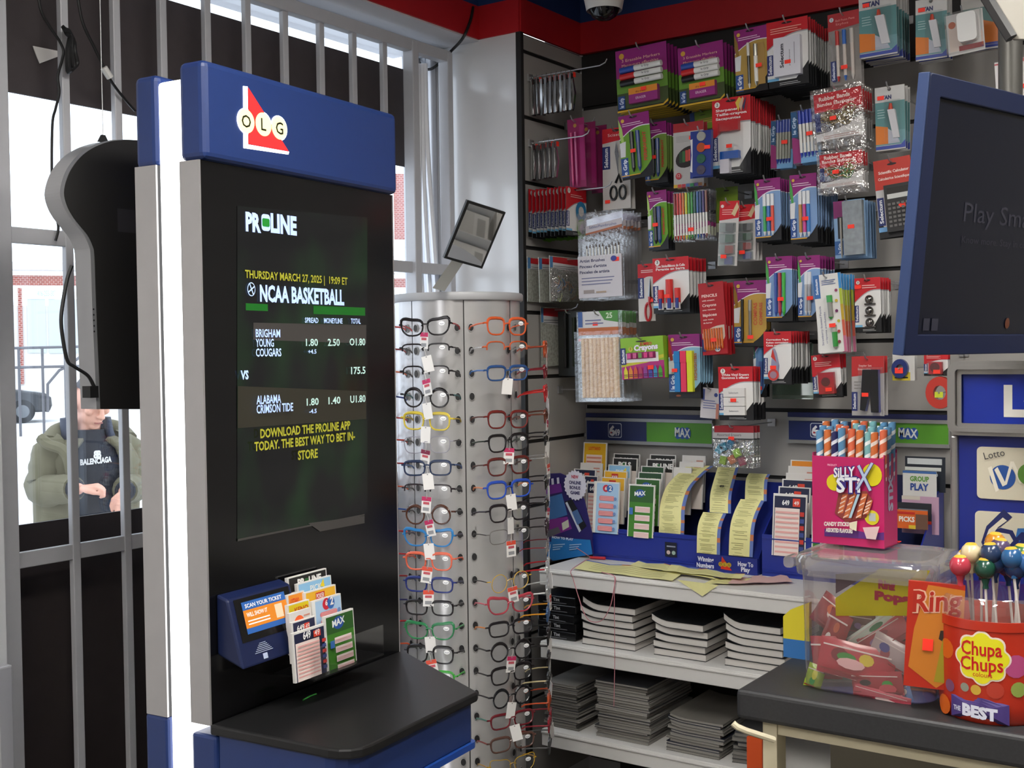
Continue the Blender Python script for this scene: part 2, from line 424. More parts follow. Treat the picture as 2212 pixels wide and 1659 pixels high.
# emblem on the header
def kp(px, py, yl=0.0): return KF.uv(px, py, yl)
L = MB(); L.lay = -0.0008
E = mat('#ffffff', 0.4, emit=2.2); ER = mat('#ef2a2c', 0.4, emit=0.8); EY = mat('#fbf4a0', 0.4, emit=1.1)
L.poly([kp(524, 186), kp(534, 187), kp(535, 312), kp(624, 328), kp(622, 334), kp(525, 320)], E)
cs = [(530, 262, 'O'), (567, 269, 'L'), (601, 277, 'G')]
rr = (kp(524, 262)[1] - kp(524, 290)[1])
for px, py, ch in cs:
    x, z = kp(px, py); L.ell(x, z, rr, rr, E, n=28)
L.poly([kp(534.5, 189), kp(622, 327), kp(534.5, 311)], ER)
for px, py, ch in cs:
    x, z = kp(px, py); L.ell(x, z, rr * 0.92, rr * 0.92, EY, n=28)
    L.text(ch, x, z - rr * 0.48, rr * 0.96, mat('#141408', 0.5), al='c', bold=.012)
L.build('emblem', kiosk)
# main screen
SY = 0.0138
def sm_screen():
    m = bpy.data.materials.new('dim_screen_picture'); m.use_nodes = True; nt = m.node_tree; b = nt.nodes['Principled BSDF']
    b.inputs['Base Color'].default_value = (0.004, 0.004, 0.005, 1); b.inputs['Roughness'].default_value = 0.12
    tc = nt.nodes.new('ShaderNodeTexCoord'); mp = nt.nodes.new('ShaderNodeMapping'); mp.inputs['Scale'].default_value = (1, 1, 0.6)
    nz = nt.nodes.new('ShaderNodeTexNoise'); nz.inputs['Scale'].default_value = 9; nz.inputs['Detail'].default_value = 2
    cr = nt.nodes.new('ShaderNodeValToRGB'); e = cr.color_ramp.elements
    e[0].position = 0.45; e[0].color = (0.010, 0.012, 0.012, 1); e[1].position = 0.72; e[1].color = (0.020, 0.075, 0.022, 1)
    nt.links.new(tc.outputs['Object'], mp.inputs[0]); nt.links.new(mp.outputs[0], nz.inputs['Vector']); nt.links.new(nz.outputs['Fac'], cr.inputs[0])
    nt.links.new(cr.outputs[0], b.inputs['Emission Color']); b.inputs['Emission Strength'].default_value = 0.38
    return m
s = MB(); s.lay = SY - 0.0004
q = [kp(512, 445, SY), kp(793, 470, SY), kp(793, 1108, SY), kp(512, 1170, SY)]
s.poly(q, sm_screen())
G1 = mat('#16601c', 0.3, emit=0.28); G2 = mat('#3b3836', 0.3, emit=0.35)
for a, c in (((530, 655), (578, 672)), ((676, 660), (788, 682))):
    x0, z0 = kp(*a, SY); x1, z1 = kp(*c, SY); s.rect(x0, z1, x1, z0, G1)
s.poly([kp(546, 697, SY), kp(790, 702, SY), kp(790, 742, SY), kp(546, 734, SY)], G2)
s.poly([kp(512, 834, SY), kp(790, 845, SY), kp(790, 905, SY), kp(512, 925, SY)], mat('#2c2a22', 0.3, emit=0.35))
s.poly([kp(664, 1130, SY), kp(786, 1114, SY), kp(786, 1130, SY), kp(690, 1148, SY)], G2)
s.poly([kp(512, 1164, SY), kp(786, 1110, SY), kp(786, 1113, SY), kp(512, 1169, SY)], G2)
TW = mat('#a9c0f0', 0.4, emit=0.75); TY = mat('#98962a', 0.4, emit=0.5); TG = mat('#a9c6be', 0.4, emit=0.7)
def kt(t, px0, py0, px1, h_px, m, bold=0.02, yl=None):
    """a line of screen lettering from its start (px0,py0 = baseline) to px1"""
    x0, z0 = kp(px0, py0, SY); x1, _ = kp(px1, py0, SY); _, z1 = kp(px0, py0 - h_px, SY)
    s.text(t, x0, z0, z1 - z0, m, width=x1 - x0, bold=bold)
kt('PR', 529, 497, 562, 38, TW, 0.05); kt('LINE', 583, 500, 639, 38, TW, 0.05)
x, z = kp(572, 481, SY); hx = (kp(582, 481, SY)[0] - kp(563, 481, SY)[0]) / 2; hz = (kp(572, 463, SY)[1] - z)
s.poly(rrect(x - hx, z - hz, x + hx, z + hz, hx * 0.6), TW); s.poly(rrect(x - hx * 0.85, z - hz * 0.5, x + hx * 0.85, z + hz * 0.5, hx * 0.3), mat('#1f7a2a', 0.3, emit=0.5))
kt('THURSDAY MARCH 27, 2025 |  19:09 ET', 527, 600, 748, 17, TY)
x, z = kp(540, 625, SY); r_ = kp(540, 610, SY)[1] - z
s.ell(x, z, r_ * 0.82, r_, TW, n=24); s.ell(x, z, r_ * 0.70, r_ * 0.87, mat('#0a100c', 0.3), n=24)
for a in (30, 120):
    c_, s_ = math.cos(R(a)), math.sin(R(a)); w_ = 0.0012
    s.poly([(x - c_ * r_ * 0.72 - s_ * w_, z - s_ * r_ * 0.85 + c_ * w_), (x - c_ * r_ * 0.72 + s_ * w_, z - s_ * r_ * 0.85 - c_ * w_), (x + c_ * r_ * 0.72 + s_ * w_, z + s_ * r_ * 0.85 - c_ * w_), (x + c_ * r_ * 0.72 - s_ * w_, z + s_ * r_ * 0.85 + c_ * w_)], TW)
kt('NCAA BASKETBALL', 558, 650, 740, 34, TW, 0.04)
kt('SPREAD', 655, 697, 684, 11, TW); kt('MONEYLINE', 696, 698, 736, 11, TW); kt('TOTAL', 754, 699, 775, 11, TW)
kt('BRIGHAM', 548, 728, 601, 17, TW); kt('YOUNG', 548, 749, 587, 17, TW); kt('COUGARS', 548, 770, 603, 17, TW)
kt('1.80', 656, 747, 682, 15, TG); kt('2.50', 703, 747, 729, 15, TG); kt('O1.80', 750, 746, 784, 15, TG); kt('+4.5', 660, 764, 678, 9, TW)
kt('175.5', 753, 808, 784, 15, TG); kt('VS', 514, 819, 531, 18, TW, 0.04)
kt('ALABAMA', 548, 873, 601, 18, TW); kt('CRIMSON TIDE', 548, 893, 627, 18, TW)
kt('1.80', 656, 876, 682, 15, TG); kt('1.40', 703, 873, 729, 15, TG); kt('U1.80', 750, 870, 783, 15, TG); kt('-4.5', 661, 893, 677, 9, TW)
kt('DOWNLOAD THE PROLINE APP', 555, 946, 750, 19, TY, 0.03); kt('TODAY. THE BEST WAY TO BET IN-', 542, 974, 760, 19, TY, 0.03); kt('STORE', 636, 993, 679, 19, TY, 0.03)
s.build('screen', kiosk)
# ticket scanner mounted under the screen
hx0, hz1 = kp(512, 1290, -0.035); hx1, _ = kp(648, 1268, -0.035); _, hz0 = kp(520, 1438, -0.02)
bb = MB()
bb.add([(hx0, SY, hz0 + .02), (hx1, SY, hz0 + .02), (hx1, SY, hz1), (hx0, SY, hz1), (hx0, -0.045, hz0), (hx1, -0.045, hz0), (hx1, -0.012, hz1 - .008), (hx0, -0.012, hz1 - .008)],
       [(0, 1, 2, 3), (4, 7, 6, 5), (0, 4, 5, 1), (1, 5, 6, 2), (2, 6, 7, 3), (3, 7, 4, 0)], mat('#0f1c44', 0.45))
bb.M = None; sc = bb.build('ticket_scanner', kiosk, bevel=0.004)
def sf(u, v, o=0.0006):        # point on the sloped face, u across, v up
    x = hx0 + (hx1 - hx0) * u; z = hz0 + (hz1 - .008 - hz0) * v; y = -0.045 + 0.033 * v - o
    return (x, y, z)
d = MB()
def sq(u0, v0, u1, v1, m, o): d.add([sf(u0, v0, o), sf(u1, v0, o), sf(u1, v1, o), sf(u0, v1, o)], [(0, 1, 2, 3)], m)
sq(0.08, 0.36, 0.95, 0.98, mat('#08080a', 0.2), 0.0008)
SB = mat('#2a5a9e', 0.3, emit=0.3); SO = mat('#cf7c22', 0.3, emit=0.3)
sq(0.18, 0.46, 0.86, 0.92, SB, 0.0012); sq(0.18, 0.54, 0.86, 0.80, SO, 0.0016)
sq(0.66, 0.57, 0.78, 0.77, mat('#c9b79a', 0.3, emit=0.5), 0.002)
def st(t, u, v, h, w, m, o):
    vs, fs, w0 = text_geo(t, 0.02); k = h / 0.7
    d.add([sf(u + a / w0 * w, v + b_ * k, o) for a, b_ in vs], fs, m)
WL = mat('#e8e4e0', 0.3, emit=0.35)
st('SCAN YOUR TICKET', 0.22, 0.83, 0.055, 0.58, WL, 0.002); st('WILL SHOW IT', 0.22, 0.70, 0.06, 0.32, WL, 0.002)
for v in (0.63, 0.585): sq(0.22, v, 0.56, v + 0.018, WL, 0.002)
for k in range(6):
    w_ = 0.05 + 0.018 * k; sq(0.36 - w_, 0.29 - 0.025 * k, 0.36 + w_, 0.298 - 0.025 * k, mat('#b9c4e0', 0.4), 0.0012)
sq(0.33, 0.06, 0.40, 0.14, mat('#b9c4e0', 0.4), 0.0012)
d.build('scanner_face', sc)
# clear pocket with play slips beside the scanner
px0, pz0 = kp(622, 1462, -0.02); px1, _ = kp(772, 1420, -0.02); _, pz1 = kp(640, 1300, -0.02)
bb = MB(); M_acr = clear('#ffffff', 0.08, 0.05)
bb.box(px0 - .004, px1, -0.085, -0.083, pz0, pz0 + 0.06, M_acr); bb.box(px0 - .004, px0 - .002, -0.085, SY, pz0, pz0 + 0.06, M_acr); bb.box(px0, px1, -0.085, SY, pz0, pz0 + 0.003, mat('#121214', 0.3))
bb.build('slip_pocket', kiosk)
SLIPW = 0.082
def slip(name, kind, w, h, n_thick=0.006):
    """a pad of play slips: white block with a printed front sheet"""
    c = MB(); c.box(0, w, 0, n_thick, 0, h, mat('#dedbd8', 0.7)); c.lay = -0.0003
    W_ = mat('#eceae6', 0.7)
    def lines(x0, x1, z0, z1, n, m):
        for k in range(n):
            z = z0 + (z1 - z0) * (k + 0.3) / n; c.rect(x0, z, x1, z + (z1 - z0) / n * 0.4, m)
    PK = mat('#e2a7a2', 0.7)
    if kind == '649':
        c.rect(0.004, h * 0.0, w - 0.003, h * 0.96, mat('#1c2140', 0.6)); c.rect(0.006, 0.0, w * 0.80, h * 0.77, mat('#ead9d2', 0.7))
        lines(0.009, w * 0.78, 0.004, h * 0.74, 9, PK)
        c.text('649', w * 0.28, h * 0.82, 0.013, mat('#f2f2f2'), width=0.021, bold=0.03); c.rect(w * 0.60, h * 0.80, w * 0.82, h * 0.93, mat('#d8432e')); c.text('49', w * 0.71, h * 0.83, 0.010, mat('#f4e4e0'), al='c', bold=0.02)
        for k in range(6): c.rect(w * 0.83, h * (0.10 + 0.11 * k), w * 0.95, h * (0.17 + 0.11 * k), mat('#c6362c' if k % 2 else '#3a4a8c'))
    elif kind == 'max':
        c.rect(0.004, 0, w - 0.003, h * 0.97, mat('#3f7d24', 0.6)); c.rect(0.004, h * 0.66, w - 0.003, h * 0.97, mat('#2c5a22', 0.6))
        c.ell(w * 0.45, h * 0.83, 0.016, 0.012, mat('#27509a')); c.text('MAX', w * 0.45, h * 0.79, 0.012, mat('#f2f4f2'), al='c', bold=0.03, sk=0.1)
        for k in range(4):
            z1 = h * (0.58 - 0.16 * k); c.rect(w * 0.28, z1 - h * 0.11, w * 0.86, z1, mat('#ead9d6')); lines(w * 0.30, w * 0.84, z1 - h * 0.10, z1 - .003, 3, PK)
        c.rect(w * 0.08, h * 0.42, w * 0.22, h * 0.55, mat('#3e72b8'))
    elif kind == 'six2':
        c.rect(0.010, 0, w - 0.002, h * 0.97, mat('#a9c9e6', 0.6)); c.rect(0.0, 0, 0.010, h, W_)
        c.ell(w * 0.48, h * 0.87, 0.011, 0.011, mat('#c6283a')); c.ell(w * 0.63, h * 0.87, 0.011, 0.011, mat('#2f63ae')); c.text('6', w * 0.44, h * 0.84, 0.010, W_, bold=.03); c.text('2', w * 0.60, h * 0.83, 0.014, W_, bold=.04)
        for k in range(5):
            z = h * (0.63 - 0.145 * k); c.poly(rrect(w * 0.24, z, w * 0.82, z + h * 0.095, 0.004), mat('#e07a80')); lines(w * 0.27, w * 0.80, z + .001, z + h * 0.09, 3, mat('#f0b8b4')); c.ell(w * 0.87, z + h * .045, 0.005, 0.005, mat('#6f8cc0'))
    elif kind in ('poker', 'pick4', 'orange', 'sun', 'dark49', 'jackpot', 'proline', 'pools', 'white', 'yellowtall', 'greenpools'):
        bg = {'poker': '#e6b02e', 'pick4': '#8fc0e2', 'orange': '#e8902a', 'sun': '#dcd8d4', 'dark49': '#222644', 'jackpot': '#d9c21c', 'proline': '#1d1c1a', 'pools': '#1d1c1a', 'white': '#dedad6', 'yellowtall': '#e0ae18', 'greenpools': '#24482a'}[kind]
        c.rect(0.004, h * 0.72 if kind not in ('yellowtall',) else 0, w - 0.003, h * 0.98, mat(bg, 0.6))
        if kind != 'yellowtall': c.rect(0.004, 0, w - 0.003, h * 0.72, mat('#e8dcd4', 0.7))
        zt_ = h * 0.80; th = min(0.013, h * 0.11)
        if kind == 'poker': c.rect(w * 0.34, h * .79, w * 0.62, h * .94, mat('#c8301c')); c.text('POKER', w * 0.36, h * .83, 0.009, W_, width=w * 0.24, bold=.02)
        elif kind == 'pick4': c.text('PICK', w * 0.36, zt_, th, W_, bold=.02); c.text('4', w * 0.66, zt_, th * 1.4, mat('#f0d020'), bold=.04)
        elif kind == 'orange': c.text('LOTTARIO', w * 0.16, zt_, th, mat('#d8301c'), bold=.02, width=w * 0.5)
        elif kind == 'sun':
            c.poly([(w * 0.42, h * 0.76)] + arc(w * 0.42, h * 0.76, 0.014, 0, 180), mat('#e8602a')); lines(w * 0.62, w * 0.9, h * .78, h * .92, 2, mat('#c88a7a'))
        elif kind == 'dark49': c.text('649', w * 0.2, zt_, th, W_, bold=.03); c.rect(w * 0.5, h * 0.78, w * 0.72, h * .92, mat('#d8432e')); c.text('49', w * .54, h * .80, .009, W_)
        elif kind == 'jackpot': c.text('KENO', w * 0.3, zt_, th, mat('#c43a1a'), bold=.02)
        elif kind in ('proline', 'pools'):
            c.text('PR' if kind == 'proline' else 'PO', w * 0.24, zt_, th * 1.15, W_, bold=.05); c.text('LINE' if kind == 'proline' else 'LS', w * 0.52, zt_, th * 1.15, W_, bold=.05)
            c.rect(w * 0.42, zt_, w * 0.51, zt_ + th, mat('#2c6a35'))
        elif kind == 'greenpools': c.text('LOTTO', w * 0.3, zt_, th * .8, mat('#a8b88a'), bold=.02)
        elif kind == 'yellowtall':
            c.rect(0.012, 0, w * 0.82, h * 0.74, mat('#ead2c6')); lines(0.015, w * 0.8, 0.004, h * 0.72, 8, mat('#dc8f7a')); c.text('LOTTARIO', w * 0.25, h * 0.84, 0.010, mat('#d8401c'), width=w * 0.5, bold=.02)
            c.rect(w * 0.84, 0.01, w * 0.94, 0.02, mat('#28407e'))
    return c
def put_slip(fr, kind, px, py, yl, w, h, label, group, lean=-8, rz=0):
    """top-left corner of the pad at a pixel, on the local plane yl of frame fr"""
    x, z = fr.uv(px, py, yl)
    c = slip('slip', kind, w, h)
    c.v = [v - Vector((0, 0, h)) for v in c.v]
    o = c.build('play_slip_pad', None, fr.w(x, yl, z), (R(lean), 0, fr.rz + R(rz)))
    return tag(o, label, 'play slips', group)
KG = 'play slips in the kiosk pocket'
for kind, px, py, yl, w, h, lb in (
    ('proline', 620, 1249, 0.000, 0.066, 0.10, 'black and white betting slip pad at the very back of the kiosk pocket'),
    ('pick4', 641, 1262, -0.012, 0.070, 0.10, 'sky blue play slip pad high in the kiosk pocket'),
    ('orange', 619, 1286, -0.022, 0.045, 0.10, 'white pad with red arc half tucked behind the yellow pad in the kiosk pocket'),
    ('poker', 657, 1281, -0.028, 0.068, 0.10, 'orange yellow play slip pad in the kiosk pocket'),
    ('jackpot', 620, 1308, -0.036, 0.049, 0.09, 'bright yellow play slip pad in the kiosk pocket next to the scanner'),
    ('six2', 672, 1300, -0.042, 0.062, 0.09, 'pale blue play slip pad with red disc in the kiosk pocket'),
    ('sun', 624, 1326, -0.050, 0.050, 0.09, 'white play slip pad with orange mark in the kiosk pocket'),
    ('dark49', 629, 1346, -0.058, 0.048, 0.09, 'dark navy headed play slip pad behind the front pad of the kiosk pocket'),
    ('max', 700, 1333, -0.062, 0.064, 0.104, 'green play slip pad standing in the kiosk pocket'),
    ('649', 631, 1369, -0.072, 0.068, 0.088, 'navy and pink play slip pad at the front of the kiosk pocket')):
    w = KF.uv(px + {'proline': 85, 'pick4': 74, 'orange': 38, 'poker': 68, 'jackpot': 48, 'six2': 64, 'sun': 48, 'dark49': 52, 'max': 63, '649': 70}[kind], py, yl)[0] - KF.uv(px, py, yl)[0]
    put_slip(KF, kind, px, py, yl, w, h, lb, KG, -4)
# green cord lying on the kiosk shelf
a = at_z(655, 1512, zsh + 0.002); c = at_z(683, 1499, zsh + 0.002)
bb = MB(); bb.tube([a, (a + c) / 2 + Vector((0, 0, .001)), c], 0.0016, mat('#3f9a44', 0.5), 6); tag(bb.build('green_cord'), 'short green cord lying on the black kiosk shelf', 'cord')

def smooth(pts, n=6):
    out = []; P = [Vector(p) for p in pts]; P = [P[0]] + P + [P[-1]]
    for i in range(1, len(P) - 2):
        for k in range(n):
            t = k / n; a, b_, c_, d_ = P[i - 1], P[i], P[i + 1], P[i + 2]
            out.append(0.5 * ((2 * b_) + (c_ - a) * t + (2 * a - 5 * b_ + 4 * c_ - d_) * t * t + (3 * b_ - a - 3 * c_ + d_) * t ** 3))
    return out + [P[-2]]
# ================================================================ curved backlit sign seen from behind
SX = -1.90
SF = Frame(SX, 1.40, 90)
def sp(px, py): p = at_x(px, py, SX); return (p.y - 1.40, p.z)
out = [(290, 302), (262, 301), (232, 304), (200, 315), (172, 333), (150, 358), (137, 385), (131, 415), (137, 442), (149, 465), (166, 487), (182, 507), (193, 530), (197, 552), (200, 640), (204, 740), (208, 830), (210, 884), (290, 884), (330, 884), (330, 304)]
out = [tuple(v)[:2] for v in smooth([(a, b_, 0) for a, b_ in out[:18]], 4)] + out[18:]
o2 = [sp(*p) for p in out]
sg = thing('window_sign', 'black backed curved window sign with silver edge seen from behind', 'sign', (SX, 1.40, 0), (0, 0, R(90)))
bb = MB(); bb.prism(o2, 0.002, 0.05, mat('#a9a9ab', 0.3, metal=0.6)); bb.build('edge_frame', sg)
bb = MB(); bb.prism([(x + .008, z) for x, z in o2], 0.0, 0.0018, mat('#151312', 0.6)); bb.build('back_panel', sg)
x, z = sp(253, 450); x1, z1 = sp(293, 504)
bb = MB(); bb.rect(x, z1, x1, z, mat('#2c2a2e', 0.6), y=-0.0006); bb.build('rating_label', sg)
x, z = sp(227, 300)
bb = MB(); bb.prism([(x - .012, z - .006), (x + .012, z - .006), (x + .004, z + .008), (x - .004, z + .008)], 0.004, 0.008, mat('#222222', .5)); bb.build('hanging_lug', sg)
bb = MB(); bb.tube([(x, .006, z + .004), (x, .006, CEIL)], .0008, mat('#c8c8c8', .4), 5); bb.build('hanging_wire', sg)
bb = MB()
for k in range(5):
    x, z = sp(200 + k * 0.4, 668 + 12 * k); bb.ell(x + .002, z, 0.0018, 0.0018, mat('#1a1a1a'), y=-0.0002)
bb.build('vent_hole', sg)
x, z = sp(204, 843)
bb = MB(); bb.box(x - .012, x + .006, -0.004, 0.02, z - .014, z + .008, mat('#101010', .5)); bb.build('plug', sg)
def wire(name, pts, r, col, label, cat='cable'):
    bb = MB(); bb.tube(pts, r, col, 6); return tag(bb.build(name), label, cat)
M_cab = mat('#121214', 0.5)
wire('power_cable', smooth([at_x(px, py, SX) for px, py in ((204, 838), (190, 812), (160, 792), (146, 780), (137, 740), (132, 690), (138, 640), (146, 600), (155, 574))]), 0.0035, M_cab, 'black power cable plugged into the bottom of the curved window sign')
xg = GX + 0.022
wire('power_cable', smooth([at_x(px, py, xg) for px, py in ((80, -40), (88, 20), (108, 58), (128, 88), (137, 110), (134, 130), (125, 165), (128, 200), (120, 235), (113, 270), (112, 380), (117, 450), (126, 490), (120, 520))]), 0.003, M_cab, 'black cable running down the first grille bars from the ceiling')
# bundled cable hank on the grille
bb = MB()
for k in range(6):
    c0 = at_x(140 + k * 1.6, 62 + 3 * k, xg + 0.006 + .004 * (k % 3)); c1 = at_x(146 + 2.2 * k, 154 - 2 * k, xg + 0.006 + .004 * (k % 3)); mid = (c0 + c1) / 2
    bb.tube(smooth([c0 + Vector((0, -.006, .004)), c0, c0 + Vector((0, .012, -.006)), mid + Vector((.004, 0, 0)), c1, c1 + Vector((0, .012, .01)), mid + Vector((.004, .008, 0)), c0 + Vector((0, .014, -.01))]), 0.0042, M_cab, 6)
tag(bb.build('cable_hank'), 'bundled hank of black cable tied to the grille near its top', 'cable')
wire('power_cable', smooth([at_x(px, py, xg) for px, py in ((165, -30), (178, 46), (205, 105), (227, 150), (240, 175), (262, 205), (292, 240))]), 0.0032, M_cab, 'black cable slanting down behind the kiosk header with white connector')
bb = MB(); c0 = at_x(224, 146, xg + .004); c1 = at_x(238, 168, xg + .004); bb.tube([c0, c1], 0.008, mat('#d6d4d0', .5), 8); tag(bb.build('cable_connector'), 'white cable connector on the slanting black cable', 'connector')
bb = MB(); pts = [at_x(px, py, WX + .012) for px, py in ((71, 99), (126, 110), (126, 122), (86, 137), (78, 118))]
bb.add(pts + [p + Vector((-.002, 0, 0)) for p in pts], [(0, 1, 2, 3, 4), (9, 8, 7, 6, 5)] + [(i, i + 5, (i + 1) % 5 + 5, (i + 1) % 5) for i in range(5)], mat('#dcd8d4', .7)); tag(bb.build('paper_scrap'), 'torn white paper scrap taped on the dark upper board', 'paper')
wire('power_cable', smooth([at_x(1022, 15, SOFX + .008), at_x(1016, 45, SOFX + .010), at_x(1000, 82, SOFX + .006), at_y(975, 110, PY - .03), at_y(945, 140, PY - .05), at_y(925, 150, PY - .06), at_y(908, 138, PY - .06), at_y(900, 122, PY - .03)]), 0.0045, M_cab, 'black cable looping from the red stripe to the window corner')
# small machine low in the window, behind the kiosk
p = at_z(262, 1640, 0.50)
t = thing('display_box', 'green and white box of goods low in the window beside the kiosk', 'box', (-2.05, 1.72, 0.0), (0, 0, R(20)))
bb = MB(); bb.box(-.10, .10, -.12, .12, 0, .60, mat('#3a3836', .6)); bb.build('crate', t)
bb = MB(); bb.box(-.085, .085, -.10, .10, .60, .64, mat('#3f8a4c', .5)); bb.build('green_pack', t)
bb = MB(); bb.box(-.09, .0, -.118, -.102, .60, .655, mat('#dcd9d4', .5)); bb.build('white_pack', t)
# ================================================================ revolving reading-glasses rack
RC = Vector((-1.797, 2.350, 0)); RR = 0.157
_c = (Vector((EYE.x, EYE.y, 0)) - RC).normalized(); A0 = math.atan2(_c.y, _c.x)
M_rk = mat('#c9c7c7', 0.26, metal=0.5, noise=0.04, nscale=30)
rack = thing('eyeglass_rack', 'silver revolving floor rack of reading glasses with round top', 'display rack', RC)
NP = 7; STEP = 360 / NP; SEAM0 = 5.5
ZT = 1.668
def rp(phi, r): a = A0 + R(phi); return Vector((r * math.cos(a), r * math.sin(a), 0))
rows = [1.602 - 0.0549 * k for k in range(22)]
for k in range(NP):
    c = SEAM0 + STEP * (k + 0.5); bb = MB(); n = 10
    vs = []; fs = []
    for j in range(n + 1):
        ph = c - STEP / 2 + 0.5 + (STEP - 1.0) * j / n
        q = abs(2 * j / n - 1); r = RR - 0.004 * q ** 3
        for z in (0.12, ZT): p = rp(ph, r); vs.append((p.x, p.y, z))
    for j in range(n): fs.append((2 * j, 2 * j + 2, 2 * j + 3, 2 * j + 1))
    bb.add(vs, fs, M_rk, True)
    vis = -100 < ((c + 180) % 360 - 180) < 100
    if vis:
        for z in rows:
            for sgn in (-1, 1):
                ph = c + sgn * 19.6; p = rp(ph, RR + 0.0008); a = A0 + R(ph); ex = Vector((-math.sin(a), math.cos(a), 0)); er = Vector((math.cos(a), math.sin(a), 0))
                for rad, m, o in ((0.0076, mat('#a9a8a8', .35, metal=.4), 0), (0.0062, mat('#1b1a1c', .6), 0.0008)):
                    pts = [p + er * o + ex * (rad * math.cos(2 * PI * i / 14)) + Vector((0, 0, z + rad * 1.4 * math.sin(2 * PI * i / 14))) for i in range(14)]
                    bb.add(pts, [tuple(range(14))], m)
    bb.build('panel', rack)
bb = MB(); bb.lathe([(0, 0.12), (RR - 0.008, 0.12), (RR - 0.008, ZT), (0, ZT)], mat('#3c3b3c', .5), 28); bb.build('core', rack)
bb = MB(); bb.lathe([(0, ZT), (RR + 0.006, ZT), (RR + 0.008, ZT + .003), (RR + 0.008, ZT + .016), (RR + .006, ZT + .019), (0, ZT + .019)], mat('#a8a8aa', .4), 40); bb.build('top_disc', rack)
bb = MB(); bb.lathe([(0, 0.0), (RR + 0.05, 0.0), (RR + 0.05, .03), (0.06, .05), (.05, .12), (0, .12)], mat('#3c3b3c', .5), 32); bb.build('base', rack)
# mirror on its top
t = thing('rack_mirror', 'tilted black framed mirror on a flat arm atop the glasses rack', 'mirror')
mz = 2.95
def camv(r, u, f): return C2W @ Vector((r, u, -f))
mc = EYE + ray(1026, 508) * mz
a_ = camv(.094, -.020, .07); b_ = camv(.060, .138, -.042); b_ = b_ - a_ * (a_.dot(b_) / a_.length_squared)
n_ = a_.cross(b_).normalized();  n_ = n_ if n_.dot(EYE - mc) > 0 else -n_
def mq(f, o): return [mc - a_ * f[0] / 2 - b_ * f[1] / 2 + n_ * o, mc + a_ * f[0] / 2 - b_ * f[1] / 2 + n_ * o, mc + a_ * f[0] / 2 + b_ * f[1] / 2 + n_ * o, mc - a_ * f[0] / 2 + b_ * f[1] / 2 + n_ * o]
bb = MB(); q0 = mq((1, 1), 0); q1 = mq((1, 1), -.008)
bb.add(q0 + q1, [(0, 1, 2, 3), (7, 6, 5, 4)] + [(i, i + 4, (i + 1) % 4 + 4, (i + 1) % 4) for i in range(4)], mat('#141414', .4)); bb.build('frame', t)
bb = MB(); bb.add(mq((.88, .92), .001), [(0, 1, 2, 3)], mat('#e8e8e8', .02, metal=1.0)); bb.build('mirror_glass', t)
bt = at_z(948, 626, ZT + .019); tp = mc - b_ * .5 - a_ * .12 - n_ * .004
bb = MB()
w_ = a_.normalized() * .016; bb.add([bt - w_, bt + w_, tp + w_, tp - w_] + [p - n_ * .003 for p in (bt - w_, bt + w_, tp + w_, tp - w_)], [(0, 1, 2, 3), (7, 6, 5, 4), (0, 4, 5, 1), (1, 5, 6, 2), (2, 6, 7, 3), (3, 7, 4, 0)], mat('#8c8c88', .4))
bb.build('arm', t)
# --- the glasses
def lens_outline(style, s):
    n = 20; pts = []
    for k in range(n):
        a = 2 * PI * k / n; c, si = math.cos(a), math.sin(a)
        if style == 'round': x, z = .0225 * c, .0215 * si
        elif style == 'rect':
            x = .0260 * math.copysign(abs(c) ** .55, c); z = .0165 * math.copysign(abs(si) ** .6, si); x *= 1 + .10 * si
        elif style == 'square':
            x = .0245 * math.copysign(abs(c) ** .62, c); z = .0195 * math.copysign(abs(si) ** .66, si); x *= 1 + .12 * si
        else:            # cat eye
            x = .0265 * math.copysign(abs(c) ** .7, c); z = .0185 * math.copysign(abs(si) ** .75, si); x *= 1 + .12 * si
            if c > 0 and si > 0: z += .012 * c * si; x += .006 * c * si
            if c > 0 and si < 0: x += .005 * c * si
        pts.append((s * x, z))
    return pts
M_lens = clear('#ffffff', 0.04, 0.0, .05, '#d8d8d8', 0.0, 1.2)
GPR = {}
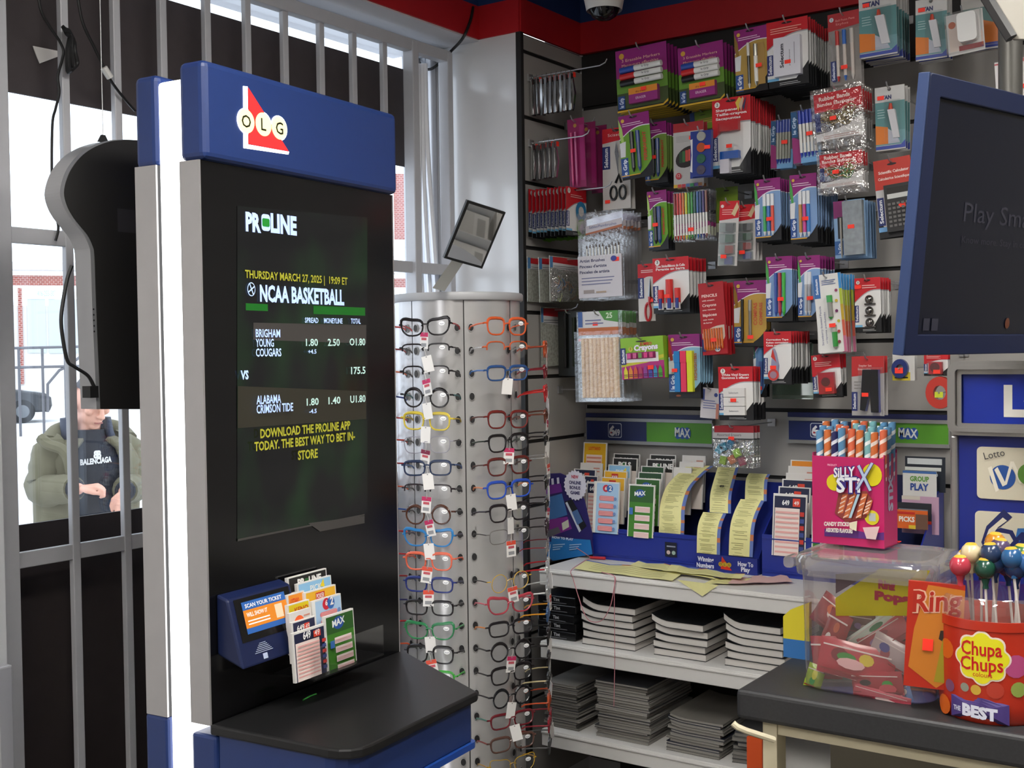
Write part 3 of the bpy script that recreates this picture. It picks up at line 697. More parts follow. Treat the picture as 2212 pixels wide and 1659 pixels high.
def glasses_proto(style, rim, front, temple):
    key = (style, rim, front, temple)
    if key in GPR: return GPR[key]
    mf = clear('#ffffff', .14, .05, .25) if front == 'clear' else mat(front, .25)
    mt = clear('#ffffff', .14, .05, .25) if temple == 'clear' else mat(temple, .3)
    f = MB(); th = {'full': .0021, 'thin': .0010, 'half': .0019}[rim]
    LP = []
    for s in (-1, 1):
        o = lens_outline(style, s); cx = s * .0325
        o = [(cx + x, z) for x, z in o]; LP.append(o)
        if rim == 'half':
            top = [o[i] for i in range(0, 11)]
            f.tube([(x, 0, z) for x, z in top], th, mf, 6)
        else: f.tube([(x, 0, z) for x, z in o], [th * (1 + (.75 if rim == 'full' else 0) * max(0, z / .018)) for x, z in o], mf, 6, closed=True)
    f.tube([(-.009, -.001, .004), (-.004, -.003, .0075), (.004, -.003, .0075), (.009, -.001, .004)], .0018 if rim != 'thin' else .001, mf, 6)
    for s in (-1, 1): f.tube([(s * .058, 0, .008), (s * .065, .001, .008), (s * .066, .006, .007)], .0022 if rim != 'thin' else .0014, mf, 6)
    tm = []
    for s in (-1, 1):
        q = MB(); q.tube([(s * .066, .004, .0075), (s * .0655, .03, .006), (s * .063, .058, .002), (s * .061, .066, -.004)], .0020 if rim != 'thin' else .0014, mt, 6); tm.append(q)
    ls = []
    for s, o in zip((-1, 1), LP):
        q = MB(); q.poly([(x, z) for x, z in o], M_lens, y=0.0); ls.append(q)
    stk = MB(); stk.ell(.042, .008, .0075, .0050, mat('#f0f0f0', .5), y=-.0012, n=14); stk.ell(.042, .008, .0052, .0024, mat('#9b9ba6', .5), y=-.0015, n=12); stk.ell(.042, .009, .0046, .0018, mat('#f0f0f0', .5), y=-.0017, n=12)
    GPR[key] = [(n, bb_.build(n).data) for n, bb_ in [('front_frame', f), ('temple', tm[0]), ('temple', tm[1]), ('lens', ls[0]), ('lens', ls[1]), ('lens_sticker', stk)]]
    for n, me in GPR[key]:
        bpy.data.objects.remove([o for o in bpy.data.objects if o.data == me][0])
    return GPR[key]
def tag_mesh(col):
    b_ = MB(); b_.box(-.0125, .0125, -.0004, .0004, -.050, -.012, mat('#e2dfdc', .6)); b_.lay = -.0005
    if col: b_.rect(-.0125, -.022, .0125, -.012, mat(col, .6))
    if col: b_.rect(-.008, -.030, .008, -.024, mat('#b9505a', .6)); b_.rect(-.008, -.045, .008, -.037, mat('#8f8f92', .6))
    b_.ell(0, -.0145, .0016, .0016, mat('#8a8a8a', .6))
    b_.tube([(0, 0, -.013), (.001, -.002, -.004), (0, -.003, .006)], .0005, mat('#d8d4d0', .4), 4)
    return b_
TAGS = {}
for c_ in (None, '#b8285a', '#7a2440', '#d24a34'):
    o = tag_mesh(c_).build('price_tag'); TAGS[c_] = o.data; bpy.data.objects.remove(o)
GG = 'reading glasses on the revolving rack'
def place_glasses(phi, z, style, rim, front, temple, label, tcol='x', dr=.062, twist=0.0):
    p = RC + rp(phi, RR + dr); a = A0 + R(phi)
    t = thing('reading_glasses', label, 'glasses', (p.x, p.y, z), (R(random.uniform(-3, 3)), R(random.uniform(-1.5, 1.5)), a + PI / 2 + R(twist)), GG)
    for n, me in glasses_proto(style, rim, front, temple):
        o = bpy.data.objects.new(n, me); COL.objects.link(o); o.parent = t
    if tcol != 'x':
        o = bpy.data.objects.new('price_tag', TAGS[tcol]); COL.objects.link(o); o.parent = t; o.location = (0, -.004, 0); o.rotation_euler = (0, R(random.uniform(-14, 14)), R(random.uniform(-25, 25)))
PHL = SEAM0 - STEP / 2; PHR = SEAM0 + STEP / 2
K_ = '#1b1719'; TEAL = '#175a5e'; BL = '#234a86'; TORT = '#4a2a1c'; OR = '#cf5a30'
LN = ['top', 'second', 'third', 'fourth', 'fifth', 'sixth', 'seventh', 'eighth', 'ninth', 'tenth', 'eleventh', 'twelfth', 'thirteenth', 'fourteenth', 'fifteenth', 'sixteenth', 'seventeenth', 'eighteenth', 'nineteenth', 'twentieth', 'twenty-first', 'twenty-second']
left = [('cat', 'full', K_, '#b02530', 'black cat-eye reading glasses with red arms', '#b8285a'), ('rect', 'half', K_, '#2a2322', 'dark half-rim reading glasses with slim lenses', None),
    ('square', 'half', K_, K_, 'black half-rim reading glasses with deep lenses', '#b8285a'), ('round', 'full', K_, TEAL, 'black reading glasses with teal arms', None),
    ('square', 'full', '#cdb640', '#c0a020', 'mustard yellow reading glasses', None), ('square', 'thin', '#8e8b96', K_, 'fine grey metal reading glasses', '#7a2440'),
    ('rect', 'full', '#25324e', BL, 'dark blue rectangular reading glasses', None), ('rect', 'half', '#2c2428', '#2c2428', 'thin dark half-rim reading glasses hanging askew', '#b8285a'),
    ('round', 'full', TORT, K_, 'brown tortoiseshell round reading glasses', '#b8285a'), ('cat', 'full', '#2f78b4', '#2b2140', 'bright blue cat-eye reading glasses', None),
    ('square', 'full', '#d7644a', '#d7542f', 'coral orange reading glasses facing the kiosk', '#d24a34'), ('rect', 'full', '#24306e', '#1c2450', 'navy rectangular reading glasses with red tag', '#d24a34'),
    ('rect', 'full', K_, K_, 'plain black rectangular reading glasses', 'x'), ('cat', 'full', '#2f7a4c', '#3a8a50', 'green cat-eye reading glasses', None),
    ('square', 'full', K_, K_, 'glossy black square reading glasses', '#d24a34'), ('rect', 'full', '#3f9a3c', '#3fae3c', 'lime green reading glasses just above the kiosk shelf', 'x')]
for k, (st_, ri, fc, tc_, lb, tg_) in enumerate(left):
    place_glasses(PHL, rows[k], st_, ri, fc, tc_, lb + ', %s row of the window-side rack face' % LN[k], tg_)
right = [('square', 'full', OR, OR, 'orange square reading glasses', 'x'), ('square', 'half', '#c05a34', 'clear', 'clear reading glasses with orange brow', 'x'),
    ('rect', 'full', '#2a4c80', '#2f5fa0', 'blue rectangular reading glasses', None), None, ('square', 'full', '#6a2420', '#50241c', 'dark red reading glasses', 'x'),
    ('square', 'full', K_, '#1d2a20', 'black reading glasses with green inner arms', '#b8285a'), ('square', 'full', '#5c2622', '#402018', 'maroon reading glasses with a green tag', 'x'),
    ('square', 'full', '#2a4aa8', '#d07a4a', 'bright blue reading glasses with peach arms', None), ('square', 'full', '#201a1e', '#24202c', 'black square reading glasses with white tag', None),
    ('rect', 'thin', '#6a6664', K_, 'bare grey metal reading glasses', '#d24a34'), None, ('round', 'thin', '#c09a3c', K_, 'gold rimmed reading glasses', '#d24a34'),
    ('cat', 'full', '#a8404c', '#b85060', 'pink cat-eye reading glasses', 'x'), ('rect', 'full', '#1f1c20', '#c87a3a', 'black reading glasses with orange arm tips', 'x'),
    ('round', 'full', K_, K_, 'round black reading glasses with pink tag', '#b8285a'), ('square', 'full', K_, K_, 'black reading glasses', 'x'), ('round', 'full', '#17171b', K_, 'thick black reading glasses', None),
    ('rect', 'full', '#6a2028', '#2f6a5c', 'burgundy reading glasses with teal arms', None), ('rect', 'full', '#5a4038', '#7a2a24', 'brown reading glasses', 'x'),
    ('cat', 'thin', '#b08c2c', '#a87c2c', 'golden yellow wire reading glasses', '#d24a34'), ('cat', 'thin', '#a89028', '#a89028', 'mustard wire reading glasses low on the rack', None)]
for k, e in enumerate(right):
    if e: place_glasses(PHR, rows[k], *e[:4], e[4] + ', %s row of the aisle-side rack face' % LN[k], e[5], dr=.066, twist=random.uniform(-6, 6))
side = [None, ('square', 'full', '#a8431f', '#8e3a24'), ('rect', 'full', '#6e1c26', '#6e1c26'), ('square', 'full', '#a81f22', '#b82a28'), ('rect', 'full', '#5a2c1e', '#5a2c1e'), ('rect', 'full', K_, K_),
    ('square', 'thin', '#a8a098', 'clear'), ('rect', 'full', K_, K_), ('rect', 'full', '#2a2628', K_), ('square', 'full', '#302228', K_), ('rect', 'thin', '#8a8078', '#7a1c24'), ('round', 'full', 'clear', '#a01c24'),
    ('square', 'full', 'clear', '#c8c8c8'), ('rect', 'full', '#38547a', '#c88a28'), ('square', 'full', K_, '#2a2a2a'), ('rect', 'full', K_, K_), ('rect', 'full', '#303030', '#c8b890'), ('square', 'full', '#b04a28', '#c0502a'), ('rect', 'full', '#8a2430', '#8a2430'), ('rect', 'full', '#333', '#555555')]
cn = {'#a8431f': 'rust', '#6e1c26': 'burgundy', '#a81f22': 'red', '#5a2c1e': 'brown', K_: 'black', '#a8a098': 'silver', '#2a2628': 'charcoal', '#302228': 'plum', '#8a8078': 'grey wire', 'clear': 'clear', '#38547a': 'steel blue', '#303030': 'dark grey', '#b04a28': 'orange red', '#8a2430': 'wine', '#333': 'grey'}
for k, e in enumerate(side):
    if e: place_glasses(SEAM0 + STEP * 1.5, rows[k], e[0], e[1], '#333333' if e[2] == '#333' else e[2], e[3], '%s reading glasses seen edge-on, %s row of the slatwall-side rack face' % (cn[e[2]], LN[k]), random.choice([None, '#b8285a', '#d24a34', 'x']), dr=.062)
bk = ['#b01c20', '#7a1c22', '#c05a34', '#283a80', '#a01c20', '#b8301f', '#8a1c24', '#c0502a', '#28509a', '#a81c22', '#b02028', '#8e2020', '#303060', '#a02020', '#c05030', '#2848a0']
bn = ['scarlet', 'dark red', 'terracotta', 'indigo', 'crimson', 'vermilion', 'maroon', 'burnt orange', 'cobalt', 'cherry', 'ruby', 'brick red', 'midnight', 'blood red', 'copper', 'royal blue']
for k in range(16):
    place_glasses(SEAM0 - STEP * 1.5, rows[k], 'square', 'full', bk[k], bk[k], '%s reading glasses half hidden by the kiosk edge, %s row of the rack' % (bn[k], LN[k]), 'x', dr=.062)
# ================================================================ peg goods on the slatwall
class Card(MB):
    """a printed hang card; u,v run 0..1 across and up; hangs from the origin, downwards"""
    def __init__(s, w, h, base=BLACK, th=0.0012, film=None):
        super().__init__(); s.W = w; s.H = h
        s.box(-w / 2, w / 2, 0, th, -h, 0, film or mat(base, 0.4)); s.lay = -0.0003
    def X(s, u): return (u - 0.5) * s.W
    def Z(s, v): return (v - 1.0) * s.H
    def Q(s, u0, v0, u1, v1, m): return s.rect(s.X(u0), s.Z(v0), s.X(u1), s.Z(v1), m if not isinstance(m, str) else mat(m, 0.42))
    def P(s, pts, m): return s.poly([(s.X(u), s.Z(v)) for u, v in pts], m if not isinstance(m, str) else mat(m, 0.42))
    def E(s, u, v, r, m, rz=None): return s.ell(s.X(u), s.Z(v), r * s.W, (rz or r) * s.W, m if not isinstance(m, str) else mat(m, 0.42))
    def T(s, t, u, v, h, m, rot=0, wid=None, bold=0.0, al='l', sk=0.0):
        return s.text(t, s.X(u), s.Z(v), h * s.W, m if not isinstance(m, str) else mat(m, 0.5), rot=rot, width=None if wid is None else wid * s.W, bold=bold, al=al, sk=sk)
    def TV(s, t, u, v, length, h, m, bold=0.03):      # lettering running up the card
        return s.text(t, s.X(u), s.Z(v), h * s.W, m if not isinstance(m, str) else mat(m, 0.5), rot=90, width=length * s.H, bold=bold)
    def lines(s, u0, u1, v0, v1, n, m, fill=0.4):
        for k in range(n):
            v = v0 + (v1 - v0) * (k + 0.3) / n; s.Q(u0, v, u1 - 0.12 * (k % 2) * (u1 - u0), v + (v1 - v0) / n * fill, m)
    def hole(s, v=0.955): return s.P([(0.5 + 0.13 * math.cos(2 * PI * k / 14), v + 0.016 * math.sin(2 * PI * k / 14)) for k in range(14)], '#2a1216')
def bezel(u0, v0, u1, v1, bow, n=8):
    """a bowed edge from (u0,v0) to (u1,v1)"""
    return [(u0 + (u1 - u0) * k / n, v0 + (v1 - v0) * k / n + bow * math.sin(PI * k / n)) for k in range(n + 1)]
def sel_red(c, title=(), num=None, split=0.62, tab=True, body=WHITE):
    """red headed card with white arc, navy side tab and a black lower corner"""
    c.P([(0, .10), (.70, .10)] + bezel(.70, .10, 1, .34, .0, 3)[1:] + [(1, 1), (0, 1)], body)
    c.P([(0, 1), (1, 1), (1, split + .06)] + bezel(1, split + .06, 0, split - .16, .08), RED)
    c.P(bezel(0, split - .16, 1, split + .06, .08) + bezel(1, split + .04, 0, split - .18, .08), '#a4a2a4')
    c.Q(0, .10, .28, .14, '#6fb0d8')
    if tab: c.P([(0, .19), (.15, .19), (.15, .50), (0, .50)], NAVY); c.TV('Selectum', .115, .205, .28, .085, '#e8e8ec')
    if num: c.E(.14, .92, .07, '#e8e2dc'); c.T(num, .14, .905, .07, '#33333a', al='c', bold=.03)
    for k, t in enumerate(title): c.T(t, .10, .83 - .055 * k, .060, '#f0e4e0', bold=.03, wid=min(.80, .065 * len(t)))
    c.hole()
    c.lines(.30, .8, .02, .07, 2, '#c9c9c9', .3)
def le_grip(c, bg, lines=True, swoosh='#4a9a4a', tabv=(.08, .36)):
    """purple headed pen card"""
    c.P([(0, .07), (.62, .07)] + bezel(.62, .07, 1, .26, -.02, 4)[1:] + [(1, 1), (0, 1)], bg)
    c.P([(0, 1), (1, 1), (1, .80)] + bezel(1, .80, 0, .64, .07), PURP)
    c.P(bezel(0, .64, 1, .80, .07) + bezel(1, .785, 0, .625, .07), '#e6e2ea')
    c.P([(0, .96), (.10, .80), (.16, .48), (.06, .58), (0, .72)], swoosh)
    c.P([(0, .36), (.16, .36), (.20, .60), (0, .58)], '#d8d8da')
    c.P([(0, tabv[0]), (.24, tabv[0]), (.24, tabv[1]), (0, tabv[1])], '#2f4f8e'); c.TV('le Grip', .18, tabv[0] + .02, tabv[1] - tabv[0] - .04, .12, '#e8ecf4')
    c.P([(0, .055), (.6, .055), (.62, .07), (0, .07)], '#d8a02a')
    c.E(.14, .92, .055, '#d8b04a'); c.lines(.12, .80, .82, .88, 2, '#e0b8d4'); c.hole()
def pen(x, z0, z1, r, body, cap=None, y=-.006, tip=True, capf=.72):
    m = MB(); m.tube([(x, y, z0 + (z1 - z0) * .10), (x, y, z1)], r, body, 8)
    if tip: m.tube([(x, y, z0), (x, y, z0 + (z1 - z0) * .10)], [r * .25, r], cap or body, 8)
    if cap: m.tube([(x, y, z0 + (z1 - z0) * capf), (x, y, z1 + .001)], r * 1.12, cap, 8)
    return m
def parts_pens(c, us, v0, v1, r, cols, caps=None, name='pen', y=-.006):
    return [(name, pen(c.X(u), c.Z(v0), c.Z(v1), r, mat(col, .35), mat(caps[i], .35) if caps else None, y)) for i, (u, col) in enumerate(zip(us, cols))]
def boxpart(c, u0, v0, u1, v1, d, m, name):
    b = MB(); b.box(c.X(u0), c.X(u1), -d, -.0008, c.Z(v0), c.Z(v1), mat(m, .4) if isinstance(m, str) else m); b.lay = -d - .0002
    return (name, b)
def blister(c, u0, v0, u1, v1, d):
    b = MB(); b.box(c.X(u0), c.X(u1), -d, -.001, c.Z(v0), c.Z(v1), clear('#ffffff', .07, .06)); return ('blister', b)
def sticker(c, u, v, y=-.014, w=.017, h=.010):
    b = MB(); b.box(c.X(u) - w / 2, c.X(u) + w / 2, y - .0006, y, c.Z(v) - h / 2, c.Z(v) + h / 2, mat(STK, .5)); return ('price_sticker', b)
M_hook = mat('#b9b9bb', .3, metal=.8)
STACK_PX_PER_M = 300.0
NOBJ = [0]
def hang(spec):
    """spec: px box of the front card, how many, how far right the stack shows, plane, builder, wording"""
    (x0, y0, x1, y1), n, xr, Y, tilt, build, label, short, cat = spec[:9]
    opt = spec[9] if len(spec) > 9 else {}
    xm = (x0 + x1) / 2; ym = (y0 + y1) / 2
    a = at_y(x0, ym, Y); b = at_y(x1, ym, Y); w = b.x - a.x
    zt_ = at_y(xm, y0, Y).z; zb_ = at_y(xm, y1, Y).z; h = zt_ - zb_
    cx = (a.x + b.x) / 2
    c, parts = build(w, h)
    dy = opt['dy'] if 'dy' in opt else min(.022, max(.0055, (xr + (12 if n >= 5 else 4) - x1) / STACK_PX_PER_M / max(1, n - 1))) if n > 1 else 0
    grp = opt.get('group') or (short + ' on one peg')
    name = opt.get('name', 'hang_pack')
    hz = zt_ - h * opt.get('hv', .045)
    t = thing(name, label, cat, (cx, Y, zt_), (0, R(tilt), 0), grp if n > 1 else None)
    face = c.build('card', t)
    for pn, pm in parts: pm.build(pn, t)
    NOBJ[0] += 1
    for k in range(1, n):
        o = bpy.data.objects.new(name, face.data); COL.objects.link(o)
        o.location = (cx + random.uniform(-.0012, .0012), Y + dy * k + .0015, zt_ + random.uniform(-.002, .001)); o.rotation_euler = (0, R(tilt * .4 + random.uniform(-.8, .8)), 0)
        tag(o, short + ' queued behind the first one on the same peg', cat, grp); NOBJ[0] += 1
    if not opt.get('nohook'):
        m = MB(); m.tube([(cx, BY - .002, hz), (cx, Y - .006, hz), (cx, Y - .020, hz + .004), (cx, Y - .028, hz + .014)], .0021, M_hook, 6)
        m.box(cx - .012, cx + .012, BY - .006, BY - .0005, hz - .012, hz + .010, M_hook)
        tag(m.build('peg_hook'), 'wire peg hook carrying the ' + short, 'hook')
# ---- builders
def b_marker(w, h):
    c = Card(w, h); c.Q(0, .05, 1, .60, '#5f8a2e'); c.Q(0, .05, 1, .30, '#3c4a26'); c.Q(0, .55, 1, 1, PURP); c.E(.12, .90, .05, '#c89a3a')
    c.T('3 Erasable Markers', .12, .80, .05, '#e6b8a0', wid=.75); c.T('Marqueurs effacables', .12, .72, .05, '#e6b8a0', wid=.72); c.P([(0, .03), (.9, .03), (1, .10), (1, .06), (.9, 0), (0, 0)], '#c8a02a')
    c.Q(.02, .05, .16, .26, '#20407a'); c.TV('le Grip', .13, .07, .16, .08, '#c8d0e4')
    ps = []
    for k, col in enumerate(('#27499a', '#c42a2a', '#1a1a1c')):
        z = c.Z(.66 - .105 * k); b = MB(); b.tube([(c.X(.40), -.010, z), (c.X(.92), -.010, z)], .0085, mat('#dcdad6', .35), 10); b.tube([(c.X(.12), -.010, z - .001), (c.X(.40), -.010, z)], .0092, mat(col, .35), 10)
        b.text('le Grip', c.X(.56), z - .003, .006, mat('#2a2a30'), y=-.0193); ps.append(('marker', b))
    e = boxpart(c, .28, .10, .84, .34, .016, '#8e2a74', 'board_eraser'); e[1].rect(c.X(.28), c.Z(.24), c.X(.84), c.Z(.34), mat('#d8862a')); e[1].text('ERASER', c.X(.42), c.Z(.155), .007, mat('#e8c8dc')); e[1].text('dry erase', c.X(.42), c.Z(.26), .006, mat('#7a2a20')); ps.append(e)
    ps.append(sticker(c, .58, .30, -.0175)); return c, ps
def b_goldpen(w, h):
    c = Card(w, h); le_grip(c, '#b3924a', swoosh='#8a6a30', tabv=(.04, .30)); c.Q(.62, .1, .92, .74, '#a8854a')
    ps = [('pen', pen(c.X(.44), c.Z(.06), c.Z(.76), .0040, mat('#20201e', .3), mat('#c8c4bc', .3))), ('eraser_stick', pen(c.X(.66), c.Z(.08), c.Z(.72), .0055, mat('#e6e4dc', .4), mat('#9a988e', .2, metal=.6)))]
    ps.append(sticker(c, .78, .38)); return c, ps
def b_labels(w, h):
    c = Card(w, h); sel_red(c, (), None, .74); c.lines(.10, .85, .80, .90, 3, '#e8a090')
    e = boxpart(c, .22, .14, .86, .72, .018, '#d6d4dc', 'label_pad'); e[1].text('Selectum', c.X(.46), c.Z(.26), .010, mat('#2a2a38'), rot=90, width=h * .36, bold=.03); e[1].text('permanent', c.X(.62), c.Z(.28), .004, mat('#55555f'), rot=90, width=h * .24); e[1].rect(c.X(.72), c.Z(.30), c.X(.73), c.Z(.62), mat('#55555f'))
    return c, [e, sticker(c, .56, .34, -.0186)]
def b_bagpens(w, h):
    c = Card(w, h, film=clear('#ffffff', .08, .08, .35, '#b8b2ae')); c.P([(0, .76), (1, .80), (1, 1), (0, 1)], '#a82a30'); c.E(.12, .92, .07, '#c8d0d8'); c.T('2', .12, .905, .07, '#33333a', al='c'); c.T('Ball Point Pens', .25, .88, .07, '#e09a94', wid=.6); c.T('Stylos', .25, .83, .07, '#e09a94', wid=.4)
    c.Q(.05, .05, .22, .34, '#28346a'); c.TV('Selectum', .17, .07, .25, .09, '#d0d4e4')
    return c, parts_pens(c, (.30, .52, .76), .04, .74, .0045, ('#c8bcb4',) * 3, ('#b8302c', '#2a62b4', '#c0b8b2')) + [sticker(c, .52, .22)]
def b_titan(w, h):
    c = Card(w, h, '#cfccc8'); c.Q(0, .74, 1, 1, '#c8c6c4'); c.Q(0, .30, 1, .76, '#57888a'); c.Q(0, .08, 1, .30, '#6c98a0'); c.P([(0, .10), (.42, .10), (.42, .36), (0, .40)], '#d8782a'); c.P([(.42, .10), (.82, .10), (.70, .24), (.42, .34)], '#b9bcc8'); c.P([(0, .02), (1, .02), (1, .14), (.85, .07), (0, .07)], '#39489a')
    c.T('TITAN', .10, .80, .13, '#2a2f5e', wid=.46, bold=.05); c.lines(.08, .34, .50, .66, 4, '#a8c4c4', .3); c.E(.5, .95, .06, '#5a5654')
    b = MB(); b.add([(c.X(.46), -.014, c.Z(.62)), (c.X(.70), -.014, c.Z(.62)), (c.X(.82), -.004, c.Z(.18)), (c.X(.60), -.004, c.Z(.18)), (c.X(.46), -.002, c.Z(.62)), (c.X(.70), -.002, c.Z(.62)), (c.X(.82), -.001, c.Z(.18)), (c.X(.60), -.001, c.Z(.18))], [(0, 3, 2, 1), (0, 1, 5, 4), (1, 2, 6, 5), (2, 3, 7, 6), (3, 0, 4, 7)], mat('#d8d6da', .3))
    b.tube([(c.X(.55), -.008, c.Z(.62)), (c.X(.55), -.008, c.Z(.72))], [.006, .0035], mat('#c8462e', .4), 8)
    return c, [('glue_tube', b), blister(c, .36, .12, .90, .76, .017), sticker(c, .20, .83, -.002)]
def b_magnet(w, h):
    c = Card(w, h, '#d8d4d2'); c.Q(.05, .1, .5, .8, '#e2cfc4'); c.E(.15, .74, .10, '#c86a4a'); c.Q(.3, .08, .98, .2, '#8a2a30')
    b = MB(); b.prism(rrect(c.X(.34), c.Z(.24), c.X(.86), c.Z(.94), .010), -.022, -.001, mat('#f2f0ee', .35)); return c, [('white_eraser', b), blister(c, .02, .02, .98, .98, .026)]
def b_titanwide(w, h):
    c = Card(w, h, '#cfccc8'); c.Q(0, .3, 1, .8, '#57807e'); c.P([(.2, .12), (1, .12), (.75, .45), (.45, .55), (.2, .5)], '#d8782a'); c.Q(0, .03, 1, .12, '#39489a'); return c, [blister(c, .05, .05, .95, .95, .02)]
def b_scissors(w, h):
    c = Card(w, h); c.P([(0, .0), (1, .0), (1, 1), (0, 1)], '#c9c4c0'); c.P([(0, .82), (1, .86), (1, 1), (0, 1)], RED); c.T('Scissors', .2, .90, .09, '#f0d8d4', wid=.6); c.Q(0, .50, .28, .78, NAVY); c.TV('Selectum', .2, .52, .24, .13, '#e8e8ec'); c.hole(.97)
    b = MB(); b.add([(c.X(.52), -.004, c.Z(.84)), (c.X(.74), -.004, c.Z(.42)), (c.X(.60), -.004, c.Z(.38)), (c.X(.46), -.004, c.Z(.70))], [(0, 3, 2, 1)], mat('#b9b9ba', .2, metal=.9))
    b.add([(c.X(.70), -.005, c.Z(.80)), (c.X(.72), -.005, c.Z(.42)), (c.X(.60), -.005, c.Z(.36)), (c.X(.60), -.005, c.Z(.60))], [(0, 3, 2, 1)], mat('#d8d4c4', .2, metal=.7))
    hd = MB()
    for u in (.42, .74): hd.tube([(c.X(u) + .011 * math.cos(a), -.006, c.Z(.20) + .020 * math.sin(a)) for a in [2 * PI * k / 14 for k in range(14)]], .0035, mat('#17181a', .3), 6, closed=True)
    hd.tube([(c.X(.5), -.006, c.Z(.32)), (c.X(.62), -.006, c.Z(.42)), (c.X(.7), -.006, c.Z(.32))], .004, mat('#17181a', .3), 6)
    return c, [('blades', b), ('handles', hd), sticker(c, .18, .10, -.003)]
def b_redscissors(w, h):
    c = Card(w, h); c.P([(0, .0), (1, .0), (1, 1), (0, 1)], '#d8d2ce'); c.P([(0, 1), (1, 1), (1, .76)] + bezel(1, .76, 0, .66, .06), RED); c.lines(.2, 1, .84, .9, 2, '#f0d0cc'); c.Q(0, .40, .36, .76, NAVY); c.TV('Selectum', .26, .42, .32, .16, '#e8e8ec'); c.hole()
    b = MB(); b.tube([(c.X(.76), -.004, c.Z(.74)), (c.X(.72), -.004, c.Z(.40))], [.001, .006], mat('#8f8f92', .2, metal=.9), 6)
    hd = MB(); hd.tube([(c.X(.62) + .009 * math.cos(a), -.006, c.Z(.16) + .026 * math.sin(a)) for a in [2 * PI * k / 14 for k in range(14)]], .0038, mat('#b8262c', .3), 6, closed=True)
    hd.tube([(c.X(.70), -.006, c.Z(.28)), (c.X(.78), -.006, c.Z(.42))], [.004, .007], mat('#b8262c', .3), 6)
    return c, [('blades', b), ('handles', hd), sticker(c, .86, .36, -.009, .012)]
def b_permmark(col='#6ba02c'):
    def f(w, h):
        c = Card(w, h); le_grip(c, col, swoosh='#a8c86a', tabv=(.04, .34)); c.TV('PERMANENT', .86, .25, .45, .10, '#c24a34')
        return c, parts_pens(c, (.42, .62), .10, .72, .0058, ('#20242c', '#24406e'), ('#16181c', '#1c3a7a')) + [sticker(c, .48, .42)]
    return f
def b_pencilcrayon(w, h):
    c = Card(w, h, '#a9a5a3'); c.Q(0, .86, 1, 1, '#9a2428'); c.Q(0, .0, 1, .86, '#b2aeac'); c.lines(.1, .9, .70, .80, 5, '#8d8986', .3)
    c.P([(.10 + .4 + .42 * math.cos(2 * PI * k / 20), .47 + .16 * math.sin(2 * PI * k / 20) + .05 * math.cos(2 * PI * k / 20)) for k in range(20)], '#241c1a')
    for k, col in enumerate(('#24402c', '#3a6a3c', '#b8463c', '#c8524a', '#b07a2a', '#c09a30')): c.Q(.20 + .105 * k, .38 + .008 * k, .295 + .105 * k, .55 + .01 * k, col)
    c.E(.18, .18, .10, '#b0323a'); c.T('12', .18, .165, .09, '#e8d8d4', al='c')
    for k, col in enumerate(('#c8a02a', '#c84a3a', '#b83a4a', '#4a6a9a', '#3a8a5a', '#5a4a8a', '#8a5a34')): c.Q(.02 + .138 * k, .0, .14 + .138 * k, .05, col)
    return c, [sticker(c, .62, .76, -.001)]
def b_paints(w, h):
    c = Card(w, h, '#263a86'); c.lay -= .0; ps = [boxpart(c, .18, .02, 1, .98, .012, '#22357e', 'paint_tray')]; c.P([(0, .15), (.2, .10), (.2, .86), (0, .82), (.06, .5)], '#e4e0dc')
    for k, col in enumerate(('#9a9a94', '#a8502c', '#2f5a48', '#4a4456')):
        b = MB(); b.lathe([(.0, -.002), (.013, -.002), (.013, .004), (.010, .0045), (.0, .003)], mat(col, .25), 14); b.v = [Vector((v.x + c.X(.58), -.012 - v.z, v.y + c.Z(.86 - .235 * k))) for v in b.v]; ps.append(('paint_pan', b))
    return c, ps + [sticker(c, .86, .62, -.0165)]
def b_greencard(w, h):
    c = Card(w, h, '#7d9c2a'); c.Q(0, 0, .18, 1, '#2a4a86'); c.hole(.8); c.lines(.3, 1, .3, .6, 3, '#c8a04a'); return c, []
def b_oliveers(w, h):
    c = Card(w, h, '#78922a'); c.hole(.92); c.Q(0, 0, 1, .2, '#c8ccb0'); return c, []
def b_sharp(w, h):
    c = Card(w, h); sel_red(c, ('Sharpener', 'Taille-crayon', 'Sacapuntas'), '2', .62)
    for k in range(4): c.P([(.62 + .09 * k, .92 - .03 * k), (.72 + .09 * k, .99), (.78 + .06 * k, .96), (.70 + .07 * k, .80)], ('#d8b84a', '#c8a890', '#3a3a5a', '#8a3a3a')[k])
    ps = []
    b = MB(); b.box(c.X(.26), c.X(.74), -.018, -.001, c.Z(.56), c.Z(.68), mat('#b82e34', .2)); ps.append(('sharpener', b))
    b = MB(); b.box(c.X(.26), c.X(.74), -.018, -.001, c.Z(.20), c.Z(.30), mat('#2358ac', .2)); b.box(c.X(.26), c.X(.50), -.018, -.001, c.Z(.02), c.Z(.20), mat('#d6d2dc', .3)); ps.append(('sharpener', b))
    return c, ps + [blister(c, .22, .04, .80, .70, .021), sticker(c, .52, .36, -.0216)]
def b_bluepens(caps, body):
    def f(w, h):
        c = Card(w, h, film=clear('#ffffff', .09, .08, .25, '#8890a0')); c.P([(.0, .02), (.30, .02), (.30, .44), (0, .52)], '#8e2a6a'); c.Q(.28, .0, 1, .38, '#6fa2cf'); c.Q(0, .5, .22, .98, '#23507a'); c.TV('le Grip', .16, .56, .32, .12, '#b8c8dc'); c.lines(.34, .9, .08, .28, 3, '#9cc0dc', .3)
        return c, parts_pens(c, (.34, .47, .60, .73, .86), .10, .97, .0042, (body,) * 5, (caps,) * 5, y=-.005) + [sticker(c, .70, .52)]
    return f
